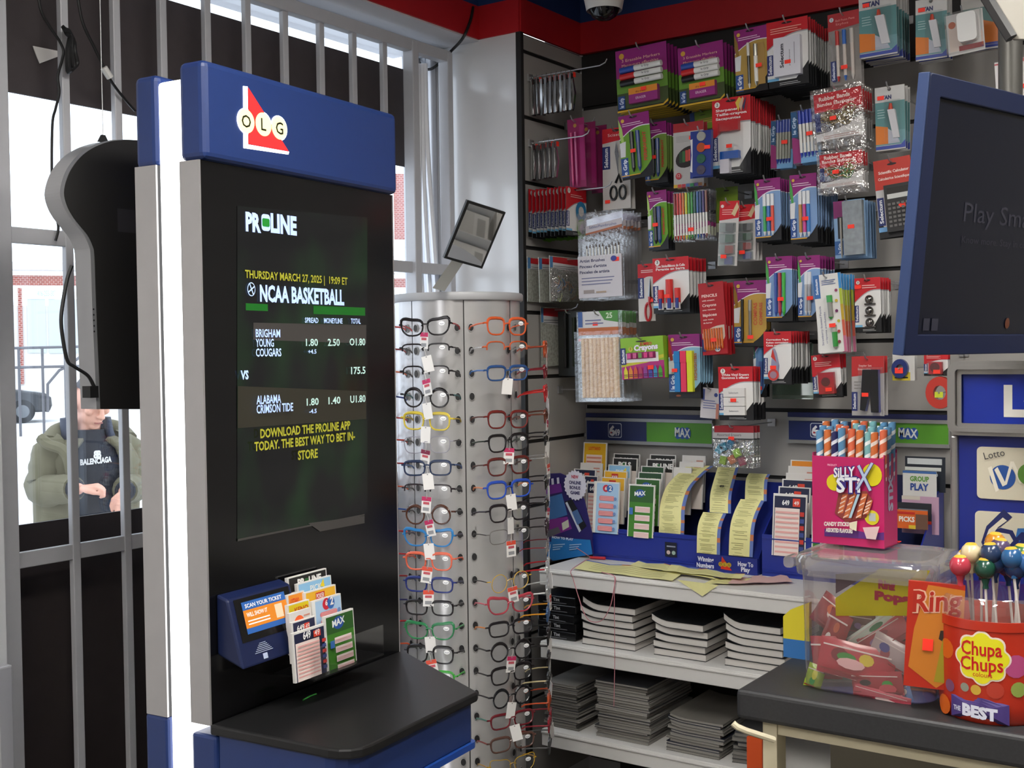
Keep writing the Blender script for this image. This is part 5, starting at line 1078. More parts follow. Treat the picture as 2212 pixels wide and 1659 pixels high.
SPECS = [
 ((1330, 100, 1440, 236), 8, 1474, YF, -2, b_marker, 'purple and green card of three dry-erase markers and an eraser nearest the corner', 'purple marker cards nearest the corner', 'stationery pack'),
 ((1464, 96, 1562, 224), 6, 1590, YF, -2, b_marker, 'purple and green card of three dry-erase markers beside the gold pen card', 'purple marker cards beside the gold pens', 'stationery pack'),
 ((1586, 60, 1656, 200), 6, 1668, YF, -2, b_goldpen, 'gold pen card with purple header on the top row', 'gold pen cards on the top row', 'stationery pack'),
 ((1656, 42, 1745, 186), 12, 1790, YF, -1, b_labels, 'red headed card with a white label pad on the top row', 'label pad cards', 'stationery pack'),
 ((1788, 26, 1856, 182), 2, 1866, YF, -2, b_bagpens, 'clear bag of three ball pens with red header', 'clear ball pen bags', 'stationery pack'),
 ((1855, -16, 1936, 122), 6, 1976, YF, -1, b_titan, 'teal and orange card with a white glue tube at the top edge', 'teal glue cards at the top edge', 'glue card'),
 ((1978, -4, 2046, 128), 3, 2056, YF, 0, b_titan, 'teal and orange glue card half hidden behind a white eraser card', 'teal glue cards behind the white eraser', 'glue card'),
 ((2076, -10, 2186, 106), 2, 2196, YF + .06, 0, b_titanwide, 'wide teal and orange card beside the white eraser card', 'wide teal and orange cards', 'glue card'),
 ((2043, 26, 2122, 116), 1, 2122, YF - .03, -4, b_magnet, 'small pale card with a rounded white eraser block', 'white eraser card', 'stationery pack', {'nohook': False}),
 ((2148, 128, 2230, 214), 2, 2236, YF, -3, b_whitekey, 'white square pack with black cord above the dark monitor', 'white cord packs', 'stationery pack'),
 ((1226, 256, 1262, 406), 3, 1306, YF, -2, b_magenta, 'magenta pencil pack in the slatwall corner', 'magenta pencil packs in the corner', 'stationery pack', {'dy': .066}),
 ((1302, 276, 1362, 452), 2, 1366, YF + .06, 0, b_scissors, 'black handled scissors on a red headed card', 'black scissors cards', 'stationery pack'),
 ((1336, 246, 1402, 386), 1, 1404, YF - .03, -4, b_permmark('#6a9a30'), 'green and purple marker card hanging crooked under the first marker cards', 'crooked green marker card', 'stationery pack'),
 ((1392, 264, 1440, 396), 7, 1456, YF + .04, -1, b_permmark('#7f9c4a'), 'green permanent marker card right behind the crooked one', 'dull green permanent marker cards', 'stationery pack'),
 ((1455, 264, 1520, 404), 2, 1526, YF, 0, b_pencilcrayon, 'grey coloured pencil box with oval window', 'grey coloured pencil boxes', 'stationery pack'),
 ((1492, 282, 1541, 384), 1, 1541, YF - .05, 1, b_paints, 'blue watercolour tray with four round pans and torn wrapper', 'blue watercolour tray', 'paint set'),
 ((1490, 240, 1545, 280), 1, 1545, YF + .10, -3, b_greencard, 'top of a green card peeping out beside the sharpener cards', 'green card beside the sharpeners', 'stationery pack'),
 ((1539, 210, 1622, 378), 12, 1662, YF, 0, b_sharp, 'red headed card with two pencil sharpeners in a clear blister', 'sharpener cards', 'stationery pack'),
 ((1666, 258, 1714, 364), 2, 1716, YF + .05, 1, b_bluepens('#2a3f96', '#8a8a80'), 'bag of blue capped clear pens next to the sharpener cards', 'bags of clear blue pens', 'stationery pack'),
 ((1708, 236, 1768, 352), 3, 1776, YF, -3, b_bluepens('#2438a0', '#d4d2ce'), 'bag of blue capped white pens behind the rubber bands', 'bags of white and blue pens', 'stationery pack'),
 ((1750, 186, 1862, 318), 5, 1890, YF - .02, -4, b_rubber('n', ('#a08a5c', '#8c7a50', '#b09a70')), 'clear bag of natural rubber bands with red header', 'bags of natural rubber bands', 'rubber bands'),
 ((1764, 322, 1864, 416), 3, 1888, YF - .02, -2, b_rubber('c', ('#2f7a4a', '#b8602a', '#8a9a3a', '#c8c0b0')), 'clear bag of coloured rubber bands with red header', 'bags of coloured rubber bands', 'rubber bands'),
 ((1890, 186, 1954, 324), 3, 1974, YF, -1, b_titan, 'teal and orange glue card beside the dark monitor edge', 'teal glue cards beside the monitor', 'glue card'),
 ((1886, 342, 1966, 512), 2, 1972, YF, -5, b_calc, 'black scientific calculator on a red headed card', 'calculator cards', 'calculator'),
 ((1398, 412, 1440, 540), 3, 1462, YF, -2, b_permmark('#6aa22c'), 'narrow green marker card above the glue sticks', 'narrow green marker cards', 'stationery pack'),
 ((1453, 412, 1534, 520), 3, 1548, YF, -1, b_rainbow, 'clear pouch of twelve rainbow coloured markers', 'rainbow marker pouches', 'marker set'),
 ((1546, 404, 1594, 500), 1, 1594, YF + .12, 0, b_oliveers, 'plain olive green card behind the paint tub cards', 'olive green card', 'stationery pack'),
 ((1556, 434, 1598, 574), 1, 1598, YF - .02, 3, b_paintset, 'tilted red headed card of four paint tubs', 'tilted paint tub card', 'paint set'),
 ((1590, 442, 1632, 562), 3, 1644, YF + .02, 0, b_paintset, 'red headed card of four paint tubs behind the tilted one', 'straight paint tub cards', 'paint set'),
 ((1630, 386, 1686, 520), 9, 1712, YF, -1, b_mech(('#2c9a50', '#2c6ab0', '#d8452c')), 'pale blue card of green, blue and red mechanical pencils', 'tricolour mechanical pencil cards', 'stationery pack'),
 ((1706, 376, 1764, 524), 10, 1800, YF, -1, b_mech(('#b8823a', '#c03a86', '#2f7ac0')), 'pale blue card of gold, pink and blue mechanical pencils', 'gold and pink mechanical pencil cards', 'stationery pack'),
 ((1800, 432, 1868, 556), 5, 1902, YF, -2, b_silver, 'silver foil pencil case card with thin pen', 'silver foil cards', 'stationery pack'),
 ((1248, 456, 1346, 646), 6, 1402, YF, -1, b_brushbag, 'clear bag of artist brushes with a grey insert', 'bags of artist brushes', 'brush set'),
 ((1378, 570, 1414, 694), 1, 1416, YF + .03, -1, b_redscissors, 'red handled scissors card behind the glue sticks', 'red scissors card', 'stationery pack'),
 ((1410, 556, 1488, 676), 6, 1546, YF, -1, b_gluest, 'red headed card of three glue sticks', 'glue stick cards', 'glue card'),
 ((1508, 610, 1562, 766), 4, 1588, YF - .02, -4, b_pencils, 'red pack of ten pencils with erasers', 'red pencil packs', 'pencils'),
 ((1586, 606, 1656, 748), 4, 1662, YF + .02, 0, b_compass, 'gold compass card with purple header', 'gold compass cards', 'stationery pack'),
 ((1655, 554, 1712, 694), 7, 1726, YF, 0, b_mech(('#2a4a96', '#a82a40', '#3aa838'), False), 'pale blue card of blue, red and green ball pens', 'tricolour ball pen cards', 'stationery pack'),
 ((1724, 552, 1772, 692), 6, 1800, YF, 0, b_mech(('#b8b8bc', '#a8a8b0'), True), 'pale blue card of two silver pens', 'silver pen cards', 'stationery pack'),
 ((1756, 592, 1816, 762), 6, 1846, YF - .05, -5, b_fruit, 'white card of fruit topped pencils with rainbow edge', 'fruit pencil cards', 'pencils'),
 ((1846, 600, 1902, 718), 5, 1934, YF, -1, b_bells, 'red headed card of three shiny metal clips', 'metal clip cards', 'stationery pack'),
 ((1246, 672, 1344, 868), 6, 1402, YF, -1, b_popsicle, 'clear bag of pale wooden craft sticks', 'bags of wooden craft sticks', 'craft sticks'),
 ((1340, 728, 1432, 818), 2, 1452, YF - .02, -3, b_crayons, 'green and pink box of jumbo crayons', 'crayon boxes', 'crayons'),
 ((1444, 722, 1512, 860), 6, 1524, YF, -1, b_hilite, 'card of blue, pink and yellow highlighters', 'highlighter cards', 'stationery pack'),
 ((1552, 792, 1626, 908), 6, 1640, YF - .02, -1, b_erasers, 'red headed card of three white vinyl erasers', 'vinyl eraser cards', 'stationery pack'),
 ((1516, 838, 1556, 904), 1, 1560, YF + .03, 4, b_whitetag, 'small pale printed card tucked behind the vinyl erasers', 'small pale card', 'stationery pack'),
 ((1628, 716, 1656, 858), 2, 1664, YF + .05, 0, b_pencard, 'blue pen card half hidden by the correction tape', 'blue pen cards', 'stationery pack'),
 ((1650, 716, 1710, 830), 8, 1738, YF, 0, b_corr, 'red headed card with a correction tape dispenser', 'correction tape cards', 'stationery pack'),
 ((1668, 742, 1756, 862), 1, 1760, YF + .16, 0, b_clearset, 'greenish clear pouch behind the correction tape', 'greenish clear pouch', 'stationery pack'),
 ((1752, 766, 1814, 858), 3, 1844, YF, -4, b_redsharp, 'red headed card with a small red sharpener', 'small red sharpener cards', 'stationery pack'),
 ((1840, 770, 1910, 898), 2, 1924, YF, 0, b_stapler, 'card with a blue stapler in a clear blister', 'stapler cards', 'stapler'),
 ((1928, 762, 1976, 822), 2, 1990, YF, 0, b_yellowtag, 'grey and yellow price tag card under the monitor', 'grey and yellow cards', 'stationery pack'),
 ((1996, 760, 2048, 812), 2, 2056, YF, 0, b_redsharp, 'red card peeping between monitor and silver sign frame', 'red cards beside the sign frame', 'stationery pack'),
 ((1540, 920, 1628, 1010), 3, 1664, YF, -1, b_foilbag, 'foil bag of small coloured erasers hanging lowest over the lottery slips', 'foil bags of erasers', 'stationery pack'),
 ((1206, 672, 1258, 812), 2, 1262, YF + .06, 0, b_combs, 'black comb set hanging beside the wooden craft sticks', 'black comb sets', 'comb set'),
]
for sp_ in SPECS: hang(sp_)
# red roll of tape with a yellow price dot, and a blue one, under the monitor
for (px, py, r, col, stc, lb) in ((2032, 848, .040, '#c23a30', '#d8e03a', 'red round tape reel with yellow price dot beside the silver sign frame'), (1946, 796, .024, '#1f2f6a', STK, 'dark blue round tape reel just under the monitor corner')):
    p = at_y(px, py, YF); t = thing('tape_reel', lb, 'tape', (p.x, p.y, p.z))
    bb = MB(); bb.lathe([(r * .45, -.012), (r, -.012), (r * 1.02, 0), (r, .012), (r * .45, .012), (r * .45, -.012)], mat(col, .3), 24); bb.v = [Vector((v.x * .85, v.z, v.y)) for v in bb.v]; bb.build('reel', t)
    bb = MB(); bb.box(-.011, .009, -.014, -.0122, -.012, .002, mat(stc, .5)); bb.build('price_sticker', t)
    m = MB(); m.tube([(p.x, BY - .002, p.z), (p.x, Y_ if False else YF - .02, p.z)], .002, M_hook, 6); tag(m.build('peg_hook'), 'wire peg hook carrying the ' + lb.split(' with')[0].split(' just')[0], 'hook')
# ---- goods on the return wall: pegs stick out along +X
def hang_return(x0, x1, ytop, ybot, n, pxl, py0, build, label, short, cat, name='hang_pack', tilt=0, hv=.05, w=None):
    """front item spans x0..x1 px; the queue runs back to pxl px; py0 = world y of the peg"""
    Xf = at_y((x0 + x1) / 2, ytop, py0).x
    a = at_x(x0, (ytop + ybot) / 2, Xf); b = at_x(x1, (ytop + ybot) / 2, Xf)
    wd = w or abs(b.y - a.y); pc = at_x((x0 + x1) / 2, ytop, Xf); h = pc.z - at_x((x0 + x1) / 2, ybot, Xf).z
    Xb = at_y(pxl, ytop, py0).x; Xb = max(Xb, RETX + .012)
    c, parts = build(wd, h)
    t = thing(name, label, cat, (Xf, py0, pc.z), (0, R(tilt), PI / 2), (short + ' on one peg') if n > 1 else None)
    face = c.build('card', t)
    for pn, pm in parts: pm.build(pn, t)
    objs = [face.data]
    for k in range(1, n):
        r = thing(name, short + ' queued behind the first one on the same peg', cat, (Xf + (Xb - Xf) * k / (n - 1), py0 + random.uniform(-.001, .001), pc.z + random.uniform(-.002, .002)), (0, R(tilt + random.uniform(-1.5, 1.5)), PI / 2), short + ' on one peg')
        for ch in t.children:
            if ch.name.split('.')[0] in ('card', 'lever', 'blades', 'price_sticker', 'pencil'):
                o = ch.copy(); COL.objects.link(o); o.parent = r
    hz = pc.z - h * hv
    m = MB(); m.tube([(RETX + .001, py0, hz), (Xf + .10, py0, hz), (Xf + .118, py0, hz + .006), (Xf + .124, py0, hz + .016)], .0021, M_hook, 6); m.box(RETX + .0005, RETX + .006, py0 - .012, py0 + .012, hz - .012, hz + .010, M_hook)
    tag(m.build('peg_hook'), 'wire peg hook carrying the ' + short, 'hook')
def b_clipper(w, h):
    c = Card(.012, h, th=.004); c.v = []; c.f = []; c.fm = []; c.sm = []; c.mats = []
    M_c = mat('#a8a8a8', .12, metal=.95)
    c.box(-.008, .008, -.004, .004, -h, -h * .12, M_c); c.tube([(0, 0, -h * .12), (.003, 0, -h * .05), (0, 0, 0), (-.003, 0, -h * .05), (0, 0, -h * .12)], .0008, M_c, 4)
    lv = MB(); lv.tube([(0, -.004, -h * .98), (0, -.010, -h * .6), (0, -.005, -h * .25)], [.006, .007, .004], M_c, 6)
    st_ = MB(); st_.box(-.007, .007, -.0125, -.012, -h * .22, -h * .10, mat(STK, .5))
    return c, [('lever', lv), ('price_sticker', st_)]
def b_colpen(w, h):
    c = Card(w, h); sel_red(c, (), '3', .66); c.lines(.2, .8, .78, .86, 2, '#f0c0b8', .3)
    for (u, v, r, col) in ((.70, .52, .26, '#2f7aa8'), (.74, .16, .26, '#6aa830')):
        c.E(u, v, r, col); c.E(u, v, r * .5, '#cfc8c4')
    return c, [sticker(c, .86, .46, -.002, .014)]
def b_greenpk(w, h):
    c = Card(w, h, '#3a6a2a'); c.Q(0, .8, 1, 1, '#6a8a2a'); c.P([(.2, .70), (1, .74), (1, .86), (.2, .86)], '#a8407a'); c.Q(.0, 0, .4, .22, '#28447a'); c.Q(.45, .05, 1, .4, '#2a2a30'); return c, [sticker(c, .65, .45, -.002)]
def b_zipbag(w, h):
    c = Card(w, h, film=mat('#c4c4ba', .2, metal=.4, noise=.7, nscale=120, bump=1.0)); c.Q(0, .80, 1, .98, '#b02028'); c.P([(.0, .74), (1, .66), (1, .82), (0, .86)], '#c8c4c4'); c.lines(.1, .8, .72, .80, 2, '#6a6a70', .35); c.Q(.0, .74, .08, .98, '#4a7aa8')
    b = MB(); rnd = random.Random(12)
    for k in range(16):
        u, v = rnd.uniform(.15, .85), rnd.uniform(.08, .5); a0 = rnd.uniform(0, 3); b.tube([(c.X(u) - .014 * math.cos(a0), -.006, c.Z(v) - .014 * math.sin(a0)), (c.X(u), -.010, c.Z(v)), (c.X(u) + .014 * math.cos(a0), -.006, c.Z(v) + .014 * math.sin(a0))], .0022, mat(('#a87a4a', '#8a9a5a', '#4a7aa8', '#b88a6a')[k % 4], .4), 5)
    g = MB(); vs = []; fs = []
    for i in range(9):
        for j in range(9): vs.append((c.X(i / 8), -.003 - .018 * math.sin(PI * i / 8) ** .5 * math.sin(PI * j / 8) ** .5 - rnd.uniform(0, .003), c.Z(j / 8 * .72)))
    for i in range(8):
        for j in range(8): k = i * 9 + j; fs.append((k, k + 9, k + 10, k + 1))
    g.add(vs, fs, clear('#ffffff', .42, .06, 0, '#c8c8c8', 1.4)); return c, [('colour_strips', b), ('bag_film', g), sticker(c, .92, .22, -.018, .012)]
def b_tealcalc(w, h):
    c = Card(w, h, '#cfd0cc'); c.Q(.05, .55, .95, .95, '#2f8f86'); c.Q(.2, .66, .6, .86, '#27409a')
    for i in range(3):
        for j in range(4): c.Q(.18 + .24 * i, .10 + .10 * j, .32 + .24 * i, .15 + .10 * j, '#8a8c8c')
    return c, []
hang_return(1226, 1240, 148, 238, 9, 1140, 2.992, b_clipper, 'shiny nail clipper at the tip of the upper peg of clippers', 'nail clippers on the upper corner peg', 'nail clipper', 'nail_clipper', w=.016)
hang_return(1190, 1204, 298, 384, 5, 1142, 2.992, b_clipper, 'shiny nail clipper at the tip of the lower peg of clippers', 'nail clippers on the lower corner peg', 'nail clipper', 'nail_clipper', w=.016)
hang_return(1186, 1240, 268, 404, 1, 1186, 3.20, b_greenpk, 'green stationery pack between the clippers and the magenta packs', 'green stationery pack', 'stationery pack')
hang_return(1222, 1266, 406, 510, 11, 1150, 3.02, b_colpen, 'red headed card with blue and green rings, foremost of a long row', 'red headed ring cards', 'stationery pack')
hang_return(1188, 1262, 556, 652, 3, 1160, 3.05, b_zipbag, 'shiny bag of coloured strips with red header above the glasses', 'shiny bags of coloured strips', 'hair ties')
hang_return(1146, 1206, 664, 790, 2, 1140, 3.10, b_zipbag, 'shiny bag with red header beside the black combs', 'shiny bags beside the combs', 'hair ties')
hang_return(1174, 1212, 836, 936, 1, 1174, 3.14, b_tealcalc, 'white and teal pocket calculator behind the glasses rack', 'teal pocket calculator', 'calculator', 'calculator')
# ================================================================ gondola shelves under the slatwall
M_shelf = mat('#d9d6d2', 0.4, noise=0.04, nscale=10)
SHF = 2.845
p1 = at_y(1440, 1256, SHF); ZS1 = p1.z
ZS2 = at_y(1440, 1424, SHF).z; ZS3 = at_y(1400, 1618, SHF).z
XL = at_y(1170, 1226, SHF).x; XR = 0.35
def gshelf(z, label):
    t = thing('gondola_shelf', label, 'shelf', (0, 0, 0))
    bb = MB(); bb.box(XL, XR, SHF + .004, BY - .009, z - .022, z, M_shelf); bb.build('deck', t, bevel=.002)
    bb = MB(); bb.box(XL, XR, SHF - .012, SHF + .004, z - .048, z + .001, M_shelf); bb.box(XL, XR, SHF - .016, SHF - .011, z - .012, z - .004, M_shelf); bb.build('price_rail', t, bevel=.003)
    for x in (XL + .02, -.6): bb = MB(); bb.box(x, x + .012, SHF + .05, BY - .009, z - .06, z - .0225, M_shelf); bb.build('bracket', t)
gshelf(ZS1, 'white steel shelf under the lottery slip trays')
gshelf(ZS2, 'white steel shelf loaded with black covered notebooks, below the slip trays')
gshelf(ZS3, 'white steel shelf lowest in view, loaded with thin grey magazines')
b = MB(); b.box(XL, XR, SHF + .06, BY - .001, 0, .15, mat('#2a2523', .7)); tag(b.build('shelf_plinth'), 'dark base plinth under the white shelves', 'plinth')
b = MB(); b.box(XL, XR, BY - .008, BY - .0015, .15, ZS1 - .03, mat('#2e2a28', .7)); tag(b.build('rear_board'), 'dark back panel behind the notebook shelves', 'panel')
# ---- notebooks
def notebook(w, d, th, curl, cover, page, seed):
    rnd = random.Random(seed); n = 10
    def zc(u): return curl * max(0, (0.35 - u) / .35) ** 2
    def slab(z0, z1, x0, x1, y0, y1, m, bb):
        vs = []; fs = []
        for i in range(n + 1):
            u = i / n; x = x0 + (x1 - x0) * u
            for (y, z) in ((y0, z0), (y1, z0), (y1, z1), (y0, z1)): vs.append((x, y, z + zc(u)))
        for i in range(n):
            for k in range(4): fs.append((4 * i + k, 4 * i + (k + 1) % 4, 4 * i + 4 + (k + 1) % 4, 4 * i + 4 + k))
        fs += [(3, 2, 1, 0), (4 * n, 4 * n + 1, 4 * n + 2, 4 * n + 3)]; bb.add(vs, fs, m)
    pg = MB(); slab(.0012, th - .0012, .001, w - .001, .002, d - .002, mat(page, .8), pg)
    cv = MB(); slab(0, .0011, 0, w, 0, d, mat(cover, .35), cv); slab(th - .0011, th, 0, w, 0, d, mat(cover, .35), cv)
    return pg, cv
def stack(name, x0px, x1px, ypx, n, th, zs, cover, page, labels, group, cat, d=.26, curl=.0, yoff=.02, jit=.006, yaw=0):
    a = at_z(x0px, ypx, zs); b_ = at_z(x1px, ypx, zs); w = b_.x - a.x
    for k in range(n):
        cl = curl * (k / max(1, n - 1)) ** 1.2
        pg, cv = notebook(w, d, th, cl, cover if isinstance(cover, str) else cover[k % len(cover)], page, k)
        t = thing(name, labels(k, n), cat, (a.x + random.uniform(-jit, jit), SHF + yoff + random.uniform(0, jit), zs + .0006 + k * (th + .0006)), (0, 0, R(yaw + random.uniform(-1.2, 1.2))), group)
        pg.build('pages', t); cv.build('cover', t)
def lab(what):
    def f(k, n): return ('topmost ' if k == n - 1 else 'bottom ' if k == 0 else LN[n - 1 - k] + ' from top ') + what
    return f
stack('notebook', 1238, 1392, 1398, 6, .0195, ZS2, '#17181a', '#cfcac4', lab('thick notebook of the pile under the hanging pink string'), 'thick notebooks on the middle shelf', 'notebook', curl=.020)
stack('notebook', 1398, 1545, 1421, 5, .0195, ZS2, '#17191d', '#cfcac4', lab('thick notebook of the middle pile on the notebook shelf'), 'thick notebooks on the middle shelf', 'notebook', curl=.016)
stack('notebook', 1556, 1712, 1444, 6, .0195, ZS2, '#15171a', '#cfcac4', lab('thick notebook of the pile nearest the counter'), 'thick notebooks on the middle shelf', 'notebook', curl=.022)
stack('magazine', 1152, 1250, 1580, 16, .0075, ZS3, ('#55534f', '#77736e', '#3a3a3c', '#8a8782'), '#8d8983', lab('thin magazine of the pile beside the glasses rack'), 'thin magazines on the bottom shelf', 'magazine', jit=.008)
stack('magazine', 1256, 1410, 1606, 20, .0075, ZS3, ('#8a8782', '#6b6863', '#a09c96', '#3c3c40'), '#9b9791', lab('thin magazine of the tall middle pile'), 'thin magazines on the bottom shelf', 'magazine', jit=.008)
stack('magazine', 1408, 1560, 1642, 12, .0075, ZS3, ('#6b6863', '#8a8782', '#23283a', '#7a7670'), '#9b9791', lab('thin magazine of the low pile with navy top'), 'thin magazines on the bottom shelf', 'magazine', jit=.007, curl=.008)
stack('magazine', 1560, 1632, 1668, 7, .011, ZS3, ('#4a4a4c', '#2c2f36', '#6a6864'), '#7a7772', lab('slumped magazine near the cream counter leg'), 'thin magazines on the bottom shelf', 'magazine', jit=.012, yaw=9)
# black packs on the notebook shelf
for k in range(5):
    a = at_z(1150, 1386, ZS2); t = thing('black_pack', lab('glossy black pack beside the first notebook pile')(k, 5), 'pack', (a.x - .02, SHF + .03, ZS2 + .0006 + k * .0256), (0, 0, R(random.uniform(-3, 3))), 'glossy black packs')
    bb = MB(); bb.box(0, .13, 0, .16, 0, .025, mat('#141416', .2)); bb.build('pack', t, bevel=.003)
    bb = MB(); bb.lay = -.0003; bb.text('Tint', .055, .010, .009, mat('#a8a8ac', .5), bold=.03); bb.rect(.02, .004, .10, .006, mat('#6a6a70', .5)); bb.build('printed_label', t)
bb = MB(); a = at_y(1632, 1600, SHF - .02); bb.box(a.x - .02, a.x + .022, SHF - .03, SHF - .02, .40, a.z + .01, mat('#d8521c', .5)); tag(bb.build('orange_card'), 'bright orange card beside the cream counter leg', 'card')
# ================================================================ lottery slip stands on the shelf
TF = Frame(0, 3.055, 0)
M_tray = mat('#20308c', .35, noise=.06, nscale=40)
def tp(px, py, yl=0.0): return TF.uv(px, py, yl)
M_alu = mat('#9d9d9c', .35, metal=.5)
def sign_strip(x0px, x1px, split, l649, lmax, label):
    YL = BY - .018 - TF.o.y
    x0, z1 = tp(x0px, 908, YL); x1, _ = tp(x1px, 920, YL); _, z0 = tp(x0px, 949, YL); xs, _ = tp(split, 930, YL)
    t = thing('header_strip', label, 'sign', (0, TF.o.y, 0))
    bb = MB(); bb.box(x0, x1, YL, YL + .016, z0 - .008, z1 + .008, M_alu); bb.box(x0, x1, YL - .006, YL, z1, z1 + .010, M_alu); bb.box(x0, x1, YL - .006, YL, z0 - .010, z0, M_alu); bb.box(x0, x1, YL + .002, YL + .016, z1 + .010, z1 + .024, mat('#1a2258', .4)); bb.build('rail', t)
    bb = MB(); bb.lay = YL - .0004; bb.rect(x0 + .004, z0, xs, z1, mat('#1c2a63', .4)); bb.rect(xs, z0, x1 - .004, z1, mat('#5da32c', .4)); h = z1 - z0
    x, _ = tp(l649, 930, YL); bb.poly(rrect(x - .024, z0 + h * .14, x + .026, z1 - h * .10, .006), mat('#c9d0e0', .4)); bb.poly(rrect(x - .022, z0 + h * .18, x + .024, z1 - h * .14, .005), mat('#1c2a63', .4))
    bb.text('6', x - .020, z0 + h * .26, h * .48, mat('#e8e8ee', .4), bold=.05); bb.ell(x - .0125, z0 + h * .40, .003, .003, mat('#b8303a', .4)); bb.text('49', x - .002, z0 + h * .26, h * .32, mat('#e8e8ee', .4), width=.022, bold=.04)
    x, _ = tp(lmax, 936, YL)
    for dx in (-.016, 0.0, .016): bb.ell(x + dx, z0 + h * .48, .012, h * .30, mat('#2a56a8', .4), n=16)
    bb.text('MAX', x, z0 + h * .30, h * .42, mat('#eef2ee', .4), al='c', width=.052, bold=.03, sk=-.08); bb.build('printed_face', t)
sign_strip(1265, 1540, 1397, 1328, 1475, 'blue and green lottery header strip above the first slip tray')
sign_strip(1701, 2052, 1850, 1768, 1962, 'blue and green lottery header strip behind the pink candy box')
def tray(x0px, x1px, pfr, ptop, label, badge=False, back_px=1010):
    x0, _ = tp(x0px, 1200); x1, _ = tp(x1px, 1225); zf = tp((x0px + x1px) / 2, ptop)[1]; D = BY - .025 - TF.o.y
    t = thing('slip_tray', label, 'slip tray', (0, TF.o.y, 0)); zb = zf + .16
    bb = MB(); bb.box(x0, x1, 0, .005, ZS1, zf, M_tray); bb.box(x0 + .002, x1 - .002, -.003, 0, zf - .012, zf - .009, M_tray); bb.box(x0 + .004, x1 - .004, -.003, 0, ZS1 + .012, ZS1 + .016, M_tray); bb.build('front_panel', t)
    bb = MB(); bb.box(x0, x1, .005, D, ZS1, ZS1 + .005, M_tray); bb.box(x0, x1, D - .006, D, ZS1 + .005, zb, mat('#16204e', .4)); bb.build('back_panel', t)
    for xx in (x0, x1 - .004):
        bb = MB(); bb.add([(xx, .005, ZS1 + .005), (xx + .004, .005, ZS1 + .005), (xx + .004, D - .006, ZS1 + .005), (xx, D - .006, ZS1 + .005), (xx, .005, zf), (xx + .004, .005, zf), (xx + .004, D - .006, zb), (xx, D - .006, zb)], [(0, 3, 2, 1), (4, 5, 6, 7), (0, 1, 5, 4), (1, 2, 6, 5), (2, 3, 7, 6), (3, 0, 4, 7)], M_tray); bb.build('side_panel', t)
    if badge:
        xb, zb_ = tp(1451, 1186); bb = MB(); bb.lay = -.0032; bb.rect(xb - .020, zb_ - .022, xb + .018, zb_ + .020, mat('#11142c', .4)); bb.ell(xb - .009, zb_ - .010, .006, .006, mat('#c8b0b0')); bb.ell(xb + .008, zb_ - .010, .006, .006, mat('#9ab0a8')); bb.rect(xb - .014, zb_ + .006, xb + .014, zb_ + .010, mat('#8a8fa8')); bb.build('notice_sticker', t)
tray(1281, 1506, 0, 1148, 'royal blue slip tray nearest the corner', True)
tray(1646, 1990, 0, 1168, 'royal blue slip tray behind the clear candy tub')
# centre tower
x0, _ = tp(1504, 1210, -.012); x1, _ = tp(1636, 1225, -.012); zt_ = tp(1560, 1200, -.012)[1]
t = thing('numbers_stand', 'royal blue stand of yellow number slips between the two trays', 'slip stand', (0, TF.o.y, 0))
bb = MB(); bb.box(x0, x1, -.012, -.006, ZS1, zt_, mat('#1e2a7c', .35)); bb.lay = -.0124
bb.text('Winning', *tp(1507, 1211, -.0124), .0125, mat('#d8d8e4', .4), width=.050, bold=.04); bb.text('Numbers', *tp(1505, 1224, -.0124), .0125, mat('#d8d8e4', .4), width=.054, bold=.04); bb.text('How To', *tp(1594, 1222, -.0124), .0120, mat('#d8d8e4', .4), width=.046, bold=.04); bb.text('Play', *tp(1601, 1234, -.0124), .0120, mat('#d8d8e4', .4), width=.027, bold=.04)
xx, zz = tp(1567, 1219, -.0124); bb.poly([(xx - .010, zz + .022), (xx + .020, zz - .016), (xx - .014, zz - .014)], mat('#c8321e', .4))
for k in range(3): bb.ell(xx - .014 + .013 * k, zz - .0005, .0068, .0068, mat('#b8982c', .4)); bb.text('OLG'[k], xx - .014 + .013 * k, zz - .004, .007, mat('#3a2a10', .4), al='c')
bb.build('front_panel', t)
bb = MB(); bb.add([(x0, -.006, ZS1), (x1, -.006, ZS1), (x1, .20, ZS1), (x0, .20, ZS1), (x0, -.006, zt_ - .004), (x1, -.006, zt_ - .004), (x1, .20, zt_ + .19), (x0, .20, zt_ + .19)], [(0, 3, 2, 1), (4, 5, 6, 7), (0, 1, 5, 4), (1, 2, 6, 5), (2, 3, 7, 6), (3, 0, 4, 7)], mat('#1b2878', .35)); bb.build('sloped_body', t)
